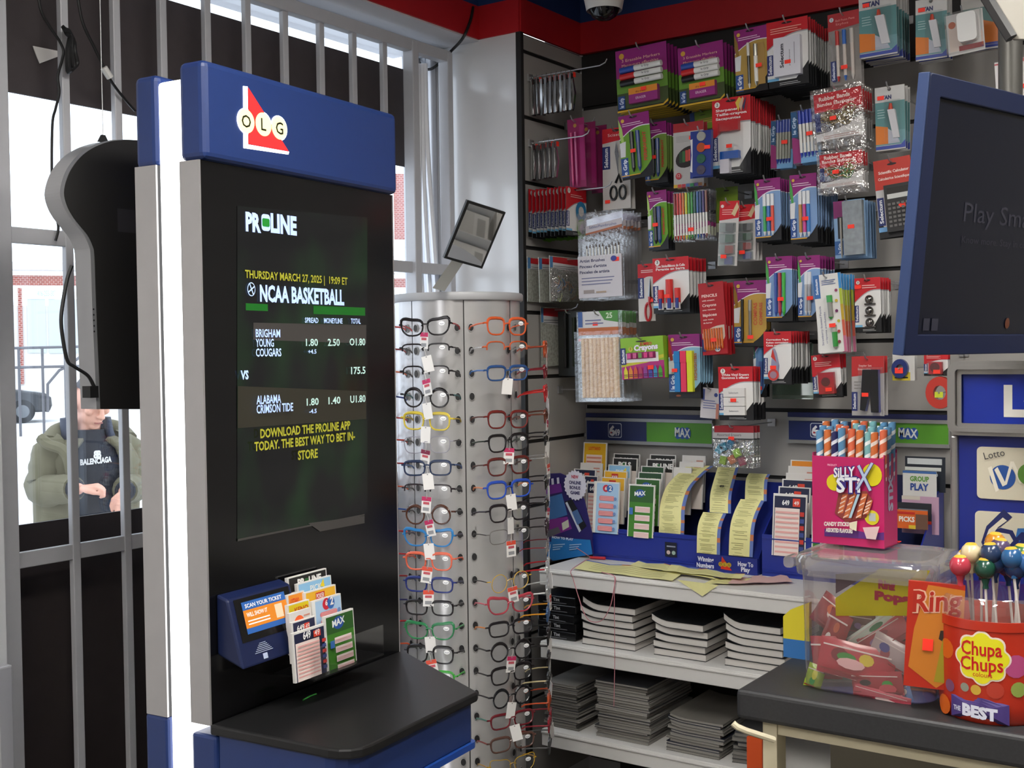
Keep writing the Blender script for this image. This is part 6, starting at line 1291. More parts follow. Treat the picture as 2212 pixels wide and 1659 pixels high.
# yellow ticket strips
M_tick = mat('#e2dc9c', .7, noise=.05, nscale=60)
def strip(pts_px, w, label, group='yellow number slips', txt=None, seed=0):
    """a paper strip following pixel/depth points of its left edge from the top down"""
    P = [Vector((*tp(px, py, yl)[:1], yl, tp(px, py, yl)[1])) for px, py, yl in pts_px]
    P = smooth(P, 5); n = len(P); rnd = random.Random(seed)
    bb = MB(); vs = []; fs = []
    for q in P: vs += [(q.x, q.y, q.z), (q.x + w * .86, q.y, q.z), (q.x + w, q.y, q.z)]
    fa = [(3 * i, 3 * i + 3, 3 * i + 4, 3 * i + 1) for i in range(n - 1)]; fb = [(3 * i + 1, 3 * i + 4, 3 * i + 5, 3 * i + 2) for i in range(n - 1)]
    bb.add(vs, fa, M_tick, True); bb.add(vs, [f for i, f in enumerate(fb) if i % 4 != 3], mat('#5f73b0', .7), True); bb.add(vs, [f for i, f in enumerate(fb) if i % 4 == 3], mat('#b8704a', .7), True)
    # printed lines hugging the strip
    M_ln = mat('#8f8a58', .7)
    for i in range(n - 1):
        a, c = P[i], P[i + 1]; t_ = (c - a); nn = Vector((0, -1, 0)) if t_.length < 1e-6 else Vector((0, -abs(t_.z), -t_.y if t_.z < 0 else t_.y)).normalized(); nn = Vector((0, t_.z, -t_.y)).normalized(); nn = nn if nn.y < 0 or (abs(nn.y) < 1e-3 and nn.z > 0) else -nn
        for u in (.2, .5, .8):
            if rnd.random() < .25: continue
            q = a + t_ * u + nn * .0006; q2 = a + t_ * (u + .10) + nn * .0006; x0_ = rnd.uniform(.08, .25) * w; x1_ = rnd.uniform(.5, .8) * w
            bb.add([(q.x + x0_, q.y, q.z), (q.x + x1_, q.y, q.z), (q2.x + x1_, q2.y, q2.z), (q2.x + x0_, q2.y, q2.z)], [(0, 1, 2, 3)], M_ln)
    if txt:
        i = int(n * txt[1]); q = P[i]; q2 = P[min(n - 1, i + 1)]; tv = (q - q2).normalized(); nn = Vector((0, tv.z, -tv.y)); nn = nn if nn.y < 0 else -nn
        vs_, fs_, w0 = text_geo(txt[0], .03); k = .010 / .7
        bb.add([q + Vector((w * .35 + a_ * k, 0, 0)) + tv * (b_ * k) + nn * .0012 for a_, b_ in vs_], fs_, mat('#3a3a38', .6))
    return tag(bb.build('number_slip', None, (0, TF.o.y, 0)), label, 'lottery slip', group)
strip([(1488, 1004, .165), (1470, 1018, .13), (1440, 1050, .07), (1426, 1090, .025), (1424, 1126, .008), (1423, 1150, .008)], .082, 'long yellow number slip drooping at the end of the first tray', seed=1)
strip([(1552, 1004, .15), (1541, 1040, .10), (1534, 1070, .055), (1533, 1106, .03)], .066, 'upper yellow number slip with printed 49, over the blue stand', txt=('49', .45), seed=2)
strip([(1519, 1106, .022), (1510, 1126, -.006), (1506, 1150, -.016), (1505, 1194, -.0135)], .072, 'lower yellow number slip above the white Winning Numbers wording', seed=3)
strip([(1618, 1022, .15), (1611, 1038, .12), (1609, 1080, .07)], .066, 'upper yellow number slip next to the second tray', seed=4)
strip([(1600, 1078, .06), (1586, 1106, .02), (1577, 1140, -.014), (1574, 1199, -.0135)], .072, 'lower yellow number slip above the white How To Play wording', seed=5)
# pads in the trays
TG1, TG2 = 'play slips in the first tray', 'play slips in the tray behind the candy tub'
for kind, px, py, yl, w, h, lb in (
    ('yellowtall', 1261, 955, .175, .086, .15, 'tall yellow edged play slip pad standing highest in the first tray'),
    ('pools', 1326, 979, .185, .094, .14, 'rearmost black POOLS play slip pad'), ('proline', 1404, 981, .185, .090, .14, 'rearmost black betting pad next to the sun printed pad'), ('sun', 1474, 983, .185, .078, .14, 'rearmost white play slip pad with orange sun in the first tray'),
    ('pools', 1324, 988, .155, .088, .14, 'nearer black POOLS play slip pad'), ('proline', 1397, 991, .155, .092, .14, 'nearer black betting pad'), ('sun', 1468, 997, .155, .080, .14, 'nearer white play slip pad with orange sun in the first tray'),
    ('sun', 1254, 999, .125, .080, .14, 'white sun printed play slip pad behind the round badge'), ('pick4', 1314, 1003, .125, .080, .14, 'sky blue play slip pad in the first tray'), ('greenpools', 1385, 1006, .125, .080, .14, 'rear dark green play slip pad in the first tray'), ('white', 1455, 1009, .125, .06, .14, 'plain pale play slip pad in the first tray'),
    ('dark49', 1240, 1012, .095, .080, .14, 'upper dark navy play slip pad behind the round badge'), ('poker', 1305, 1016, .095, .082, .14, 'rear orange yellow play slip pad in the first tray'), ('greenpools', 1379, 1019, .095, .082, .14, 'nearer dark green play slip pad in the first tray'),
    ('dark49', 1262, 1027, .065, .050, .14, 'lower dark navy play slip pad at the badge edge'), ('poker', 1299, 1030, .065, .084, .14, 'nearer orange yellow play slip pad in the first tray'), ('max', 1373, 1032, .065, .084, .14, 'green play slip pad right behind the front green one'),
    ('649', 1268, 1040, .035, .045, .15, 'narrow navy play slip pad peeping past the blue and pink pad'), ('six2', 1284, 1039, .012, .088, .155, 'pale blue play slip pad with five pink bars at the front of the first tray'), ('max', 1359, 1045, .012, .086, .155, 'green play slip pad at the front of the first tray')):
    put_slip(TF, kind, px, py, yl, w, h, lb, TG1, -6)
for kind, px, py, yl, w, h, lb in (
    ('orange', 1708, 993, .165, .09, .15, 'yellow and orange topped play slip pad, highest behind the candy tub'), ('sun', 1703, 1006, .14, .09, .15, 'rear white sun printed pad behind the candy tub'), ('sun', 1698, 1021, .115, .09, .15, 'nearer white sun printed pad behind the candy tub'),
    ('dark49', 1690, 1034, .09, .092, .15, 'rear navy play slip pad behind the candy tub'), ('dark49', 1682, 1050, .06, .092, .15, 'nearer navy play slip pad behind the candy tub'), ('649', 1671, 1065, .012, .096, .17, 'large navy and pink play slip pad at the front behind the candy tub'), ('max', 1756, 1070, .012, .09, .165, 'green play slip pad half hidden by the pink candy box')):
    put_slip(TF, kind, px, py, yl, w, h, lb, TG2, -6)
# cards right of the candy box
def gcard(px0, py0, px1, py1, yl, cols, label, texts=(), name='promo_card'):
    x0, z1 = tp(px0, py0, yl); x1, _ = tp(px1, py0, yl); _, z0 = tp(px0, py1, yl)
    bb = MB(); bb.box(x0, x1, yl, yl + .0015, z0, z1, mat(cols[0], .5)); bb.lay = yl - .0004
    for (u0, v0, u1, v1, c) in cols[1:]: bb.rect(x0 + (x1 - x0) * u0, z0 + (z1 - z0) * v0, x0 + (x1 - x0) * u1, z0 + (z1 - z0) * v1, mat(c, .5))
    for (s_, u, v, h, wd, c) in texts: bb.text(s_, x0 + (x1 - x0) * u, z0 + (z1 - z0) * v, (z1 - z0) * h, mat(c, .5), width=(x1 - x0) * wd, bold=.04, al='c')
    return tag(bb.build(name, None, (0, TF.o.y, 0)), label, 'card')
gcard(1955, 985, 2042, 1060, .17, ['#1d2430', (.06, .78, .92, .95, '#cfd3d4'), (.0, .60, .9, .70, '#d8dad4')], 'dark leaflet with pale bars above the group play card', [('LIMITED', .62, .44, .10, .4, '#c8d0d4')])
gcard(1950, 1016, 2023, 1080, .13, ['#dcdad4', (0, .92, 1, 1, '#3f6aa8')], 'white GROUP PLAY card behind the candy tub', [('GROUP', .5, .66, .16, .56, '#5f9a3a'), ('PLAY', .5, .36, .22, .54, '#2a4a96')])
gcard(1948, 1070, 2028, 1150, .10, ['#c8a0b8', (0, .0, .8, .5, '#b890a8'), (.0, .9, .5, 1, '#d8cfc0')], 'pink and cream card under the group play card')
gcard(1938, 1084, 2012, 1128, .06, ['#23262e', (.04, .5, .9, .7, '#7a7f8a'), (0, 0, 1, .15, '#c8301c')], 'dark leaflet above the orange picks card')
gcard(1936, 1100, 2004, 1140, .03, ['#d8621c', (.4, .0, .72, .2, '#d8b82c'), (.62, .0, 1, .8, '#6a4a3a'), (0, .78, .6, .9, '#c82a1c')], 'orange PICKS card behind the candy tub', [('PICKS', .34, .38, .26, .5, '#f0e8dc')])
# cardboard promo standee with starburst badge
PF = Frame(*at_z(1222, 1200, ZS1).xy, -6)
def pp(px, py, yl=0.0): return PF.uv(px, py, yl)
t = thing('promo_standee', 'purple cardboard standee with white starburst badge beside the first slip tray', 'standee', (PF.o.x, PF.o.y, 0), (R(-0.0), 0, PF.rz))
bb = MB(); pts = [(1160, 1024), (1210, 1022), (1236, 1034), (1262, 1080), (1278, 1150), (1282, 1198), (1192, 1212), (1162, 1186)]
bb.prism([pp(*q) for q in pts], 0, .003, mat('#2b2263', .4)); bb.lay = -.0004
def pq(pl, col): bb.poly([pp(*q) for q in pl], mat(col, .45))
pq([(1178, 1076), (1214, 1066), (1226, 1112), (1188, 1124)], '#3f6fa8'); pq([(1164, 1126), (1226, 1116), (1236, 1142), (1172, 1166)], '#7a2a86'); pq([(1172, 1150), (1206, 1138), (1212, 1150), (1178, 1164)], '#5a5a62'); pq([(1214, 1130), (1228, 1122), (1230, 1138), (1216, 1146)], '#c8ccb8')
pq([(1220, 1084), (1236, 1078), (1268, 1136), (1252, 1150)], '#15161e'); pq([(1222, 1086), (1226, 1084), (1256, 1146), (1252, 1150)], '#c8ccd8'); pq([(1236, 1106), (1248, 1100), (1260, 1126), (1248, 1134)], '#4a6a9a'); pq([(1152, 1028), (1170, 1024), (1172, 1060), (1156, 1064)], '#7a7f9e'); pq([(1174, 1050), (1212, 1044), (1216, 1062), (1180, 1070)], '#6a2a8a')
pq([(1192, 1160), (1276, 1166), (1281, 1197), (1196, 1211), (1162, 1186), (1160, 1172), (1192, 1170)], '#2273b8')
for q in ((1180, 1036), (1192, 1034), (1204, 1032)): pq([q, (q[0] + 5, q[1] - 1), (q[0] + 6, q[1] + 12), (q[0] + 1, q[1] + 13)], '#c8c8d8')
bb.text('HOW TO PLAY', *pp(1194, 1162), .0065, mat('#dfe8f4', .4), width=pp(1240, 1162)[0] - pp(1194, 1162)[0], bold=.05)
for q in ((1162, 1178), (1196, 1176), (1232, 1176)):
    for k in range(3): pq([(q[0], q[1] + 5 * k), (q[0] + 26 - 5 * k, q[1] - 2 + 5 * k), (q[0] + 26 - 5 * k, q[1] + 5 * k), (q[0], q[1] + 2 + 5 * k)], '#9cc0e0')
bb.build('board', t)
bb = MB(); cx_, cz_ = pp(1245, 1048); r0 = pp(1270, 1048)[0] - cx_
bb.prism([(cx_ + (r0 if k % 2 else r0 * .90) * math.cos(2 * PI * k / 44), cz_ + (r0 if k % 2 else r0 * .90) * 1.06 * math.sin(2 * PI * k / 44)) for k in range(44)], -.006, -.004, mat('#d8d4e0', .5)); bb.lay = -.0063
for s_, dz, c_, wd in (('NEW', .55, '#b82a48', .55), ('ONLINE', .15, '#33305e', .95), ('BONUS', -.20, '#33305e', .85), ('GAME', -.55, '#33305e', .75)): bb.text(s_, cx_, cz_ + dz * r0 - .003, .0095, mat(c_, .5), width=wd * r0 * 1.1, bold=.04, al='c')
bb.build('badge', t)
bb = MB(); bb.box(-.05, .05, .003, .07, ZS1 + .0003, ZS1 + .006, mat('#2b2263', .5)); bb.build('foot', t)
# loose yellow slips spread on the shelf, pen, pink string
def loose(corners, lift, label, col=M_tick, edge=True, name='number_slip', cat='lottery slip', group='loose yellow slips on the shelf'):
    P = [at_z(px, py, ZS1 + lift) for px, py in corners]
    n = 8; bb = MB(); vs = []; fs = []
    for i in range(n + 1):
        u = i / n; a = P[0].lerp(P[1], u); c = P[3].lerp(P[2], u); dz = .006 * math.sin(u * PI * 2.2 + len(label)) ** 2
        over = max(0, SHF - .015 - a.y), max(0, SHF - .015 - c.y)
        vs += [(a.x, a.y, a.z + dz), (c.x, c.y, c.z + dz * .4)]
    for i in range(n): fs.append((2 * i, 2 * i + 1, 2 * i + 3, 2 * i + 2))
    bb.add(vs, fs, col, True)
    if edge:
        ev = []; 
        for i in range(n + 1): a, c = Vector(vs[2 * i]), Vector(vs[2 * i + 1]); ev += [a + Vector((0, 0, .0005)), a.lerp(c, .09) + Vector((0, 0, .0005))]
        bb.add(ev, [f for k, f in enumerate(fs) if k % 4 != 3], mat('#5f73b0', .7)); bb.add(ev, [f for k, f in enumerate(fs) if k % 4 == 3], mat('#b8704a', .7))
        for j in range(4):
            lv = []
            for i in range(n + 1): a, c = Vector(vs[2 * i]), Vector(vs[2 * i + 1]); lv += [a.lerp(c, .25 + .17 * j) + Vector((0, 0, .0006)), a.lerp(c, .28 + .17 * j) + Vector((0, 0, .0006))]
            bb.add(lv, fs[1:-1], mat('#a8a06a', .7))
    return tag(bb.build(name), label, cat, group)
loose([(1268, 1214), (1480, 1238), (1452, 1256), (1240, 1230)], .003, 'long yellow slip lying along the shelf under the blue tray')
loose([(1380, 1214), (1530, 1234), (1546, 1252), (1360, 1222)], .008, 'yellow slip lying across the first long one')
loose([(1450, 1222), (1610, 1244), (1600, 1252), (1440, 1234)], .0125, 'yellow slip against the Winning Numbers stand')
loose([(1548, 1250), (1640, 1252), (1600, 1262), (1520, 1262)], .003, 'yellow slip near the green pad on the shelf')
a = at_y(1464, 1258, SHF - .017); e_ = [at_y(px, py, SHF - .018) for px, py in ((1462, 1252), (1552, 1264), (1517, 1288))]
bb = MB(); bb.add(e_ + [p + Vector((0, .0006, 0)) for p in e_], [(0, 2, 1), (3, 4, 5)], M_tick); tag(bb.build('number_slip'), 'corner of a yellow slip folding down over the shelf edge', 'lottery slip', 'loose yellow slips on the shelf')
loose([(1590, 1248), (1700, 1246), (1712, 1258), (1572, 1262)], .006, 'green edged pink play slip lying flat by the counter', mat('#cfa9a4', .7), False, 'play_slip_pad', 'play slips', 'loose slips')
q = [at_z(px, py, ZS1 + .006) for px, py in ((1274, 1204), (1308, 1206))]
bb = MB(); bb.tube(q, [.004, .0045], mat('#b8262c', .3), 8); tag(bb.build('red_pen'), 'short red pen lying at the corner of the blue tray', 'pen')
bb = MB(); yst = SHF - .024
bb.tube(smooth([at_z(1246, 1184, ZS1 + .05), at_z(1274, 1204, ZS1 + .010), at_z(1262, 1212, ZS1 + .004), at_y(1234, 1232, yst), at_y(1238, 1250, yst), at_y(1250, 1290, yst), at_y(1262, 1325, yst), at_y(1276, 1342, yst), at_y(1300, 1340, yst), at_y(1318, 1310, yst), at_y(1326, 1272, yst), at_y(1328, 1246, yst), at_z(1300, 1236, ZS1 + .006)]), .0013, mat('#c8848c', .6), 5)
bb.tube(smooth([at_y(1328, 1246, yst), at_y(1327, 1300, yst), at_y(1328, 1420, yst), at_y(1326, 1526, yst)]), .0010, mat('#c8848c', .6), 5)
tag(bb.build('pink_string'), 'pink string looping from the slip tray down past the shelves', 'string')
# low newspaper rack behind the counter; the photograph shows it only in the tilted mirror
NX, NY = -.22, 2.60
nr = thing('newspaper_rack', 'low white newspaper rack behind the counter, seen in the tilted mirror', 'newspaper rack', (NX, NY, 0))
bb = MB(); bb.box(-.42, .42, -.19, .19, .0, .66, mat('#d9d6d2', .5)); bb.build('base_box', nr)
for k in range(5):
    bb = MB(); bb.box(-.42 + .209 * k, -.416 + .209 * k, -.19, .19, .6605, .80, mat('#e0deda', .5)); bb.build('divider', nr)
for k, (dx, dy, c_, lb) in enumerate(((-.314, -.09, '#3a6a3c', 'green headed newspaper pile'), (-.314, .09, '#d8d6d0', 'plain newspaper pile'), (-.105, -.09, '#d8b83a', 'yellow headed newspaper pile'), (-.105, .09, '#c8c6c0', 'grey newspaper pile'), (.104, -.09, '#2f5a7a', 'blue headed newspaper pile'), (.104, .09, '#3a6a3c', 'folded green newspaper pile'), (.313, -.09, '#7a2a2a', 'maroon headed newspaper pile'), (.313, .09, '#2a4a2c', 'dark green newspaper pile'))):
    bb = MB(); bb.box(-.09, .09, -.085, .085, 0, .10, mat('#dcdad4', .8)); bb.box(-.086, .086, -.08, .02, .1001, .1006, mat(c_, .7)); bb.box(-.06, .06, .035, .07, .1001, .1006, mat('#8a8884', .8))
    tag(bb.build('newspaper_pile', None, (NX + dx, NY + dy, .6606)), lb + ' on the low rack reflected in the mirror', 'newspapers', 'newspapers in the low rack')
# ================================================================ counter with sweets
ZC = 0.95
CXL, CYF = -.845, 1.885
M_ctop = mat('#2b2b2d', .5, noise=.35, nscale=220)
t = thing('sales_counter', 'black topped counter on cream legs at the till', 'counter')
bb = MB(); bb.box(CXL, 1.25, CYF, 2.30, ZC - .052, ZC, M_ctop); bb.build('counter_top', t, bevel=.008, seg=3)
cl = at_y(1648, 1600, CYF + .02).x; cr_ = at_y(1678, 1600, CYF + .02).x
M_cream = mat('#cdc3a6', .5, noise=.06, nscale=20)
for x0, x1 in ((cl, cr_), (1.18, 1.22)):
    bb = MB(); bb.box(x0, x1, CYF + .02, CYF + .06, 0, ZC - .0525, M_cream); bb.build('leg', t)
bb = MB(); bb.box(cr_ + .0005, 1.1795, CYF + .024, CYF + .05, ZC - .075, ZC - .0525, M_cream); bb.build('rail', t)
bb = MB(); bb.box(cl, 1.22, 2.24, 2.26, 0, ZC - .0525, mat('#8f8878', .6)); bb.build('back_panel', t)
bb = MB(); bb.box(cr_ + .0005, 1.1795, CYF + .055, 2.239, .45, .47, mat('#8f8a80', .6)); bb.build('under_shelf', t)
hk = MB(); hk.tube([at_y(1672, 1598, CYF - .004), at_y(1610, 1578, CYF - .05), at_y(1592, 1570, CYF - .06), at_y(1583, 1562, CYF - .062)], .0055, mat('#d8cfb4', .4), 8); tag(hk.build('rail_hook'), 'cream rod hook sticking out from the counter leg', 'hook')
# yellow and blue card leaning behind the tub
a = at_z(1716, 1422, ZC); 
bb = MB(); bb.box(a.x - .022, a.x + .03, a.y, a.y + .012, ZC, ZC + .036, mat('#2f6aa8', .5)); bb.prism([(a.x - .022, ZC + .036), (a.x + .03, ZC + .036), (a.x + .03, ZC + .11), (a.x - .008, ZC + .092), (a.x - .022, ZC + .078)], a.y, a.y + .012, mat('#d0c02c', .5))
tag(bb.build('price_card'), 'yellow and blue card standing on the counter behind the clear tub', 'card')
# ---- clear candy tub
TY = at_z(1850, 1520, ZC).y + .0
zl_ = ZC
TBY0 = 1.945; TBX0, TBX1 = at_y(1722, 1400, TBY0).x, at_y(2012, 1400, TBY0).x; TBD = .19
zt_ = at_y(1850, 1225, TBY0).z
tub = thing('candy_tub', 'clear square plastic candy tub with lid standing on the counter', 'tub', ((TBX0 + TBX1) / 2, TBY0 + TBD / 2, ZC))
w2 = (TBX1 - TBX0) / 2; d2 = TBD / 2; H = zt_ - ZC
M_tub = clear('#f4f1ef', .10, .05, .10, '#c0b4b0'); M_tubl = clear('#f4f2f0', .18, .08, .22, '#c8c2be')
def ring(bb, pr, m, close_top=False, close_bot=False):
    """stack of rounded-rectangle loops: (half w, half d, corner r, z)"""
    vs = []; fs = []; n = None
    for (hw, hd, r, z) in pr:
        L_ = rrect(-hw, -hd, hw, hd, r, 5); n = len(L_); vs += [(x, y, z) for x, y in L_]
    for i in range(len(pr) - 1):
        for k in range(n): fs.append((i * n + k, i * n + (k + 1) % n, (i + 1) * n + (k + 1) % n, (i + 1) * n + k))
    if close_bot: fs.append(tuple(range(n - 1, -1, -1)))
    if close_top: fs.append(tuple(range((len(pr) - 1) * n, len(pr) * n)))
    bb.add(vs, fs, m, True)
bb = MB(); ring(bb, [(w2 - .010, d2 - .010, .030, .001), (w2 - .003, d2 - .003, .034, .006), (w2, d2, .036, H - .03), (w2 + .003, d2 + .003, .036, H)], M_tub, close_bot=True); bb.build('jar', tub)
bb = MB(); ring(bb, [(w2 + .008, d2 + .008, .038, H - .022), (w2 + .010, d2 + .010, .040, H - .012), (w2 + .010, d2 + .010, .040, H + .004), (w2 + .006, d2 + .006, .038, H + .012), (w2 - .012, d2 - .012, .034, H + .016), (w2 - .014, d2 - .014, .034, H + .012)], M_tubl, close_top=True)
bb.build('lid', tub)
bb = MB(); bb.prism(rrect(-w2 - .028, H - .014, -w2 - .009, H + .006, .007), -.02, .012, M_tubl); bb.build('lid_tab', tub, (0, -d2 + .03, 0))
# printed yellow and black label on the tub face
def tq(px, py, yl): p = at_y(px, py, TBY0 + yl); return p.x - tub.location.x, p.z - ZC
bb = MB(); yl0 = -d2 + .165
lb_ = MB(); lb_.lay = -d2 - .0012
def tl(pl, col): lb_.poly([tq(*q, 0) for q in pl], clear(col, .05, .1, .62, col))
tl([(1805, 1292), (1828, 1276), (1900, 1228), (2010, 1232), (1960, 1330), (1870, 1330), (1806, 1330)], '#a89a24')
tl([(1806, 1240), (1898, 1234), (1860, 1250), (1806, 1282)], '#5a4a4e')
lb_.text('Ring', *tq(1898, 1270, 0), .014, mat('#7a2430', .4), width=.028, bold=.06); lb_.text('Pops', *tq(1890, 1294, 0), .014, mat('#7a2430', .4), width=.058, bold=.06)
lb_.build('tub_label', tub)
# foil sweets in the tub
rnd = random.Random(21)
def sweet(name, px, py, yl, w, h, roll, cols, label, twist=0, puff=.008):
    p = at_y(px, py, TBY0 + yl); t = thing(name, label, 'sweets', p, (R(rnd.uniform(-12, 12)), R(roll), R(rnd.uniform(-14, 14))), 'wrapped sweets in the tub')
    b_ = MB(); vs = []; fs = []; n = 8
    for s_ in (-1, 1):
        for i in range(n + 1):
            for j in range(n + 1):
                u, v = i / n, j / n; vs.append(((u - .5) * w, s_ * puff * (math.sin(PI * u) * math.sin(PI * v)) ** .5 + rnd.uniform(-.0008, .0008), (v - .5) * h))
    K = (n + 1) ** 2
    for s_ in (0, 1):
        for i in range(n):
            for j in range(n):
                k = s_ * K + i * (n + 1) + j; f = (k, k + n + 1, k + n + 2, k + 1); fs.append(f if s_ == 0 else f[::-1])
    b_.add(vs, fs, mat(cols[0], .25, coat=.4), True); b_.build('wrapper', t)
    b_ = MB(); b_.lay = -puff * 1.02
    for k, c_ in enumerate(cols[1:]):
        u, v = rnd.uniform(-.25, .25), rnd.uniform(-.2, .2); b_.ell(u * w, v * h, w * rnd.uniform(.10, .2), h * rnd.uniform(.12, .22), mat(c_, .3), n=10)
    b_.rect(-w * .45, h * .30, w * .45, h * .34, mat('#e8dcdc', .3)); b_.rect(-w * .45, -h * .36, w * .45, -h * .32, mat('#8a1420', .3)); b_.build('print', t)
sweet('foil_sweet', 1850, 1430, .026, .128, .062, 8, ('#b02a3c', '#d8c03a', '#7a1a2a', '#3a8a3a', '#e0b0b4'), 'big red foil sweet with yellow and green print at the front of the tub')
sweet('foil_sweet', 1785, 1420, .040, .05, .075, -6, ('#a8303a', '#c8c0c4', '#8a1a24'), 'red and silver sweet standing against the tub corner')
sweet('foil_sweet', 1805, 1365, .060, .045, .075, 20, ('#8f2a2c', '#d8d0cc', '#b85a3a'), 'dull red sweet with pointed end')
sweet('foil_sweet', 1885, 1368, .055, .10, .035, -38, ('#c8d4cc', '#2f7a4a', '#3a9a5a'), 'white and green stick sweet leaning across the tub')
sweet('foil_sweet', 1910, 1376, .045, .10, .04, -36, ('#b04a54', '#8a6a9a', '#d8c8d0', '#8a2a3a'), 'pink and lilac sweet leaning beside the green one')
sweet('foil_sweet', 1925, 1410, .036, .07, .05, 22, ('#c8b8bc', '#a85a64', '#5a5aa0'), 'silver pink sweet near the tall orange packet')
sweet('foil_sweet', 1860, 1345, .085, .055, .04, 0, ('#6a4a44', '#8a6a9a', '#b8a4a0'), 'brown wrapped sweet at the top of the heap')
sweet('foil_sweet', 1895, 1475, .022, .09, .040, -8, ('#a02434', '#3a9a3a', '#c84a5a', '#2a1a1a'), 'dark red sweet lying under the big one')
sweet('foil_sweet', 1905, 1505, .014, .10, .022, 6, ('#b84456', '#e0c8c8'), 'flat red and white sweet on the tub floor', puff=.005)
sweet('foil_sweet', 1760, 1462, .030, .030, .045, 16, ('#9ab83a', '#3a9a4a', '#d8d84a'), 'small lime green sweet in the bottom corner of the tub', puff=.006)
sweet('foil_sweet', 1940, 1500, .030, .05, .03, -20, ('#5a7ab0', '#a8b83a', '#d8d0d0'), 'small blue and green sweet on the tub floor', puff=.005)
sweet('foil_sweet', 1800, 1330, .10, .07, .06, 30, ('#93343a', '#d8c8c0', '#c8603a'), 'dark red sweet at the back of the heap')
sweet('foil_sweet', 1905, 1440, .05, .10, .05, 12, ('#7f2430', '#c8b8b8', '#3a3a6a'), 'wine red sweet behind the big one')
sweet('foil_sweet', 1975, 1420, .06, .08, .06, -14, ('#b84a50', '#d8d0d0', '#d8a83a'), 'salmon red sweet behind the orange packet')
sweet('foil_sweet', 1940, 1345, .075, .085, .045, -34, ('#b8606a', '#e0d0d4', '#7a4a8a'), 'rose pink sweet behind the tall packet')
# tall orange packet against the tub
p0 = at_y(1950, 1480, TBY0 - .030); 
t = thing('sweet_packet', 'tall red and orange sweet packet leaning on the clear tub', 'sweets', (p0.x, TBY0 - .030, p0.z - .018), (R(0), R(3), R(16)))
hP = at_y(1980, 1256, TBY0 - .030).z - p0.z + .018; bb = MB(); bb.box(0, .086, -.0, .008, .018, hP, mat('#b02c1c', .3)); bb.lay = -.0004
bb.poly([(.006, .05), (.05, .02), (.086, .05), (.086, hP * .96), (.03, hP * .98), (.012, hP * .6)], mat('#c07428', .35)); bb.poly([(.05, .10), (.084, .08), (.084, hP * .62), (.052, hP * .60)], mat('#3a2a24', .35)); bb.poly([(.046, .03), (.084, .03), (.084, .07), (.056, .10)], mat('#9a8a24', .35))
bb.text('Ring', .008, hP * .74, .034, mat('#d8a890', .35), width=.074, bold=.06, sk=.12); bb.text('Ring', .008, hP * .74, .034, mat('#a8281c', .35), width=.074, bold=.02, sk=.12); bb.text('10', .06, hP * .50, .018, mat('#e8d8c0', .35), bold=.03, sk=.1)
bb.build('packet', t)
bb = MB(); bb.box(.026, .042, -.0034, -.0028, hP * .42, hP * .52, mat(STK, .5)); bb.build('price_sticker', t)
# ---- pink candy stick box on the lid
ZL = ZC + H + .0165
b0 = at_z(1781, 1161, ZL); b1 = at_z(1912, 1168, ZL)
wB = (b1 - b0).length; yawB = math.degrees(math.atan2(b1.y - b0.y, b1.x - b0.x)); yawB = -4.0
SBF = Frame(b0.x, min(b0.y, tub.location.y + .02), yawB)
wB = SBF.uv(1910, 1100)[0]; hB = SBF.uv(1781, 985)[1] - ZL; dB = .062
t = thing('candy_stick_box', 'hot pink box of striped candy sticks on the tub lid', 'sweets box', (SBF.o.x, SBF.o.y, ZL), (0, 0, SBF.rz))
bb = MB(); M_pk = mat('#bb1e60', .4); g_ = .002
bb.box(0, wB, 0, g_, 0, hB, M_pk); bb.box(0, wB, dB - g_, dB, 0, hB + .012, M_pk); bb.box(0, g_, g_, dB - g_, 0, hB + .006, M_pk); bb.box(wB - g_, wB, g_, dB - g_, 0, hB + .006, M_pk); bb.box(0, wB, g_, dB - g_, 0, g_, M_pk); bb.build('carton', t)
def bq(px, py): x, z = SBF.uv(px, py); return x, z - ZL
a = MB(); a.lay = -.0004
def bpoly(pl, c_): a.poly([bq(*q) for q in pl], mat(c_, .4))
def bt_(s_, px0, py0, px1, hpx, c_, bold=.05, sk=0): x0_, z0_ = bq(px0, py0); x1_, _ = bq(px1, py0); z1_ = bq(px0, py0 - hpx)[1]; a.text(s_, x0_, z0_, z1_ - z0_, mat(c_, .4), width=x1_ - x0_, bold=bold, sk=sk)
bpoly([(1781, 1142), (1850, 1146), (1880, 1152), (1910, 1150), (1910, 1167), (1781, 1158)], '#5a2a78')
x, z = bq(1803, 1042); a.ell(x, z, .015, .015, mat('#d8c81c', .4)); x, z = bq(1884, 1026); a.ell(x, z, .018, .020, mat('#d8c81c', .4)); x, z = bq(1884, 1118); a.ell(x, z, .013, .013, mat('#cfc028', .4)); x, z = bq(1885, 1117); a.rect(x - .006, z - .007, x + .006, z + .007, mat('#b4b8b4', .4))
bpoly([(1812, 1066), (1872, 1060), (1886, 1080), (1872, 1118), (1830, 1128), (1804, 1108)], '#8a3a34')
for k, (xa, ya, xb, yb) in enumerate(((1816, 1108, 1826, 1068), (1828, 1118, 1846, 1064), (1856, 1118, 1870, 1066), (1872, 1110, 1882, 1080))):
    bpoly([(xa - 5, ya), (xa + 6, ya), (xb + 6, yb), (xb - 5, yb)], '#c86a3c')
    for j in range(4): u0 = j / 4; xm = xa + (xb - xa) * u0; ym_ = ya + (yb - ya) * u0; bpoly([(xm - 5, ym_ - 2), (xm + 6, ym_ - 8), (xm + 6, ym_ - 5), (xm - 5, ym_ + 1)], '#e8c8b4')
bpoly([(1836, 1118), (1842, 1118), (1862, 1062), (1857, 1060)], '#a8c4d0')
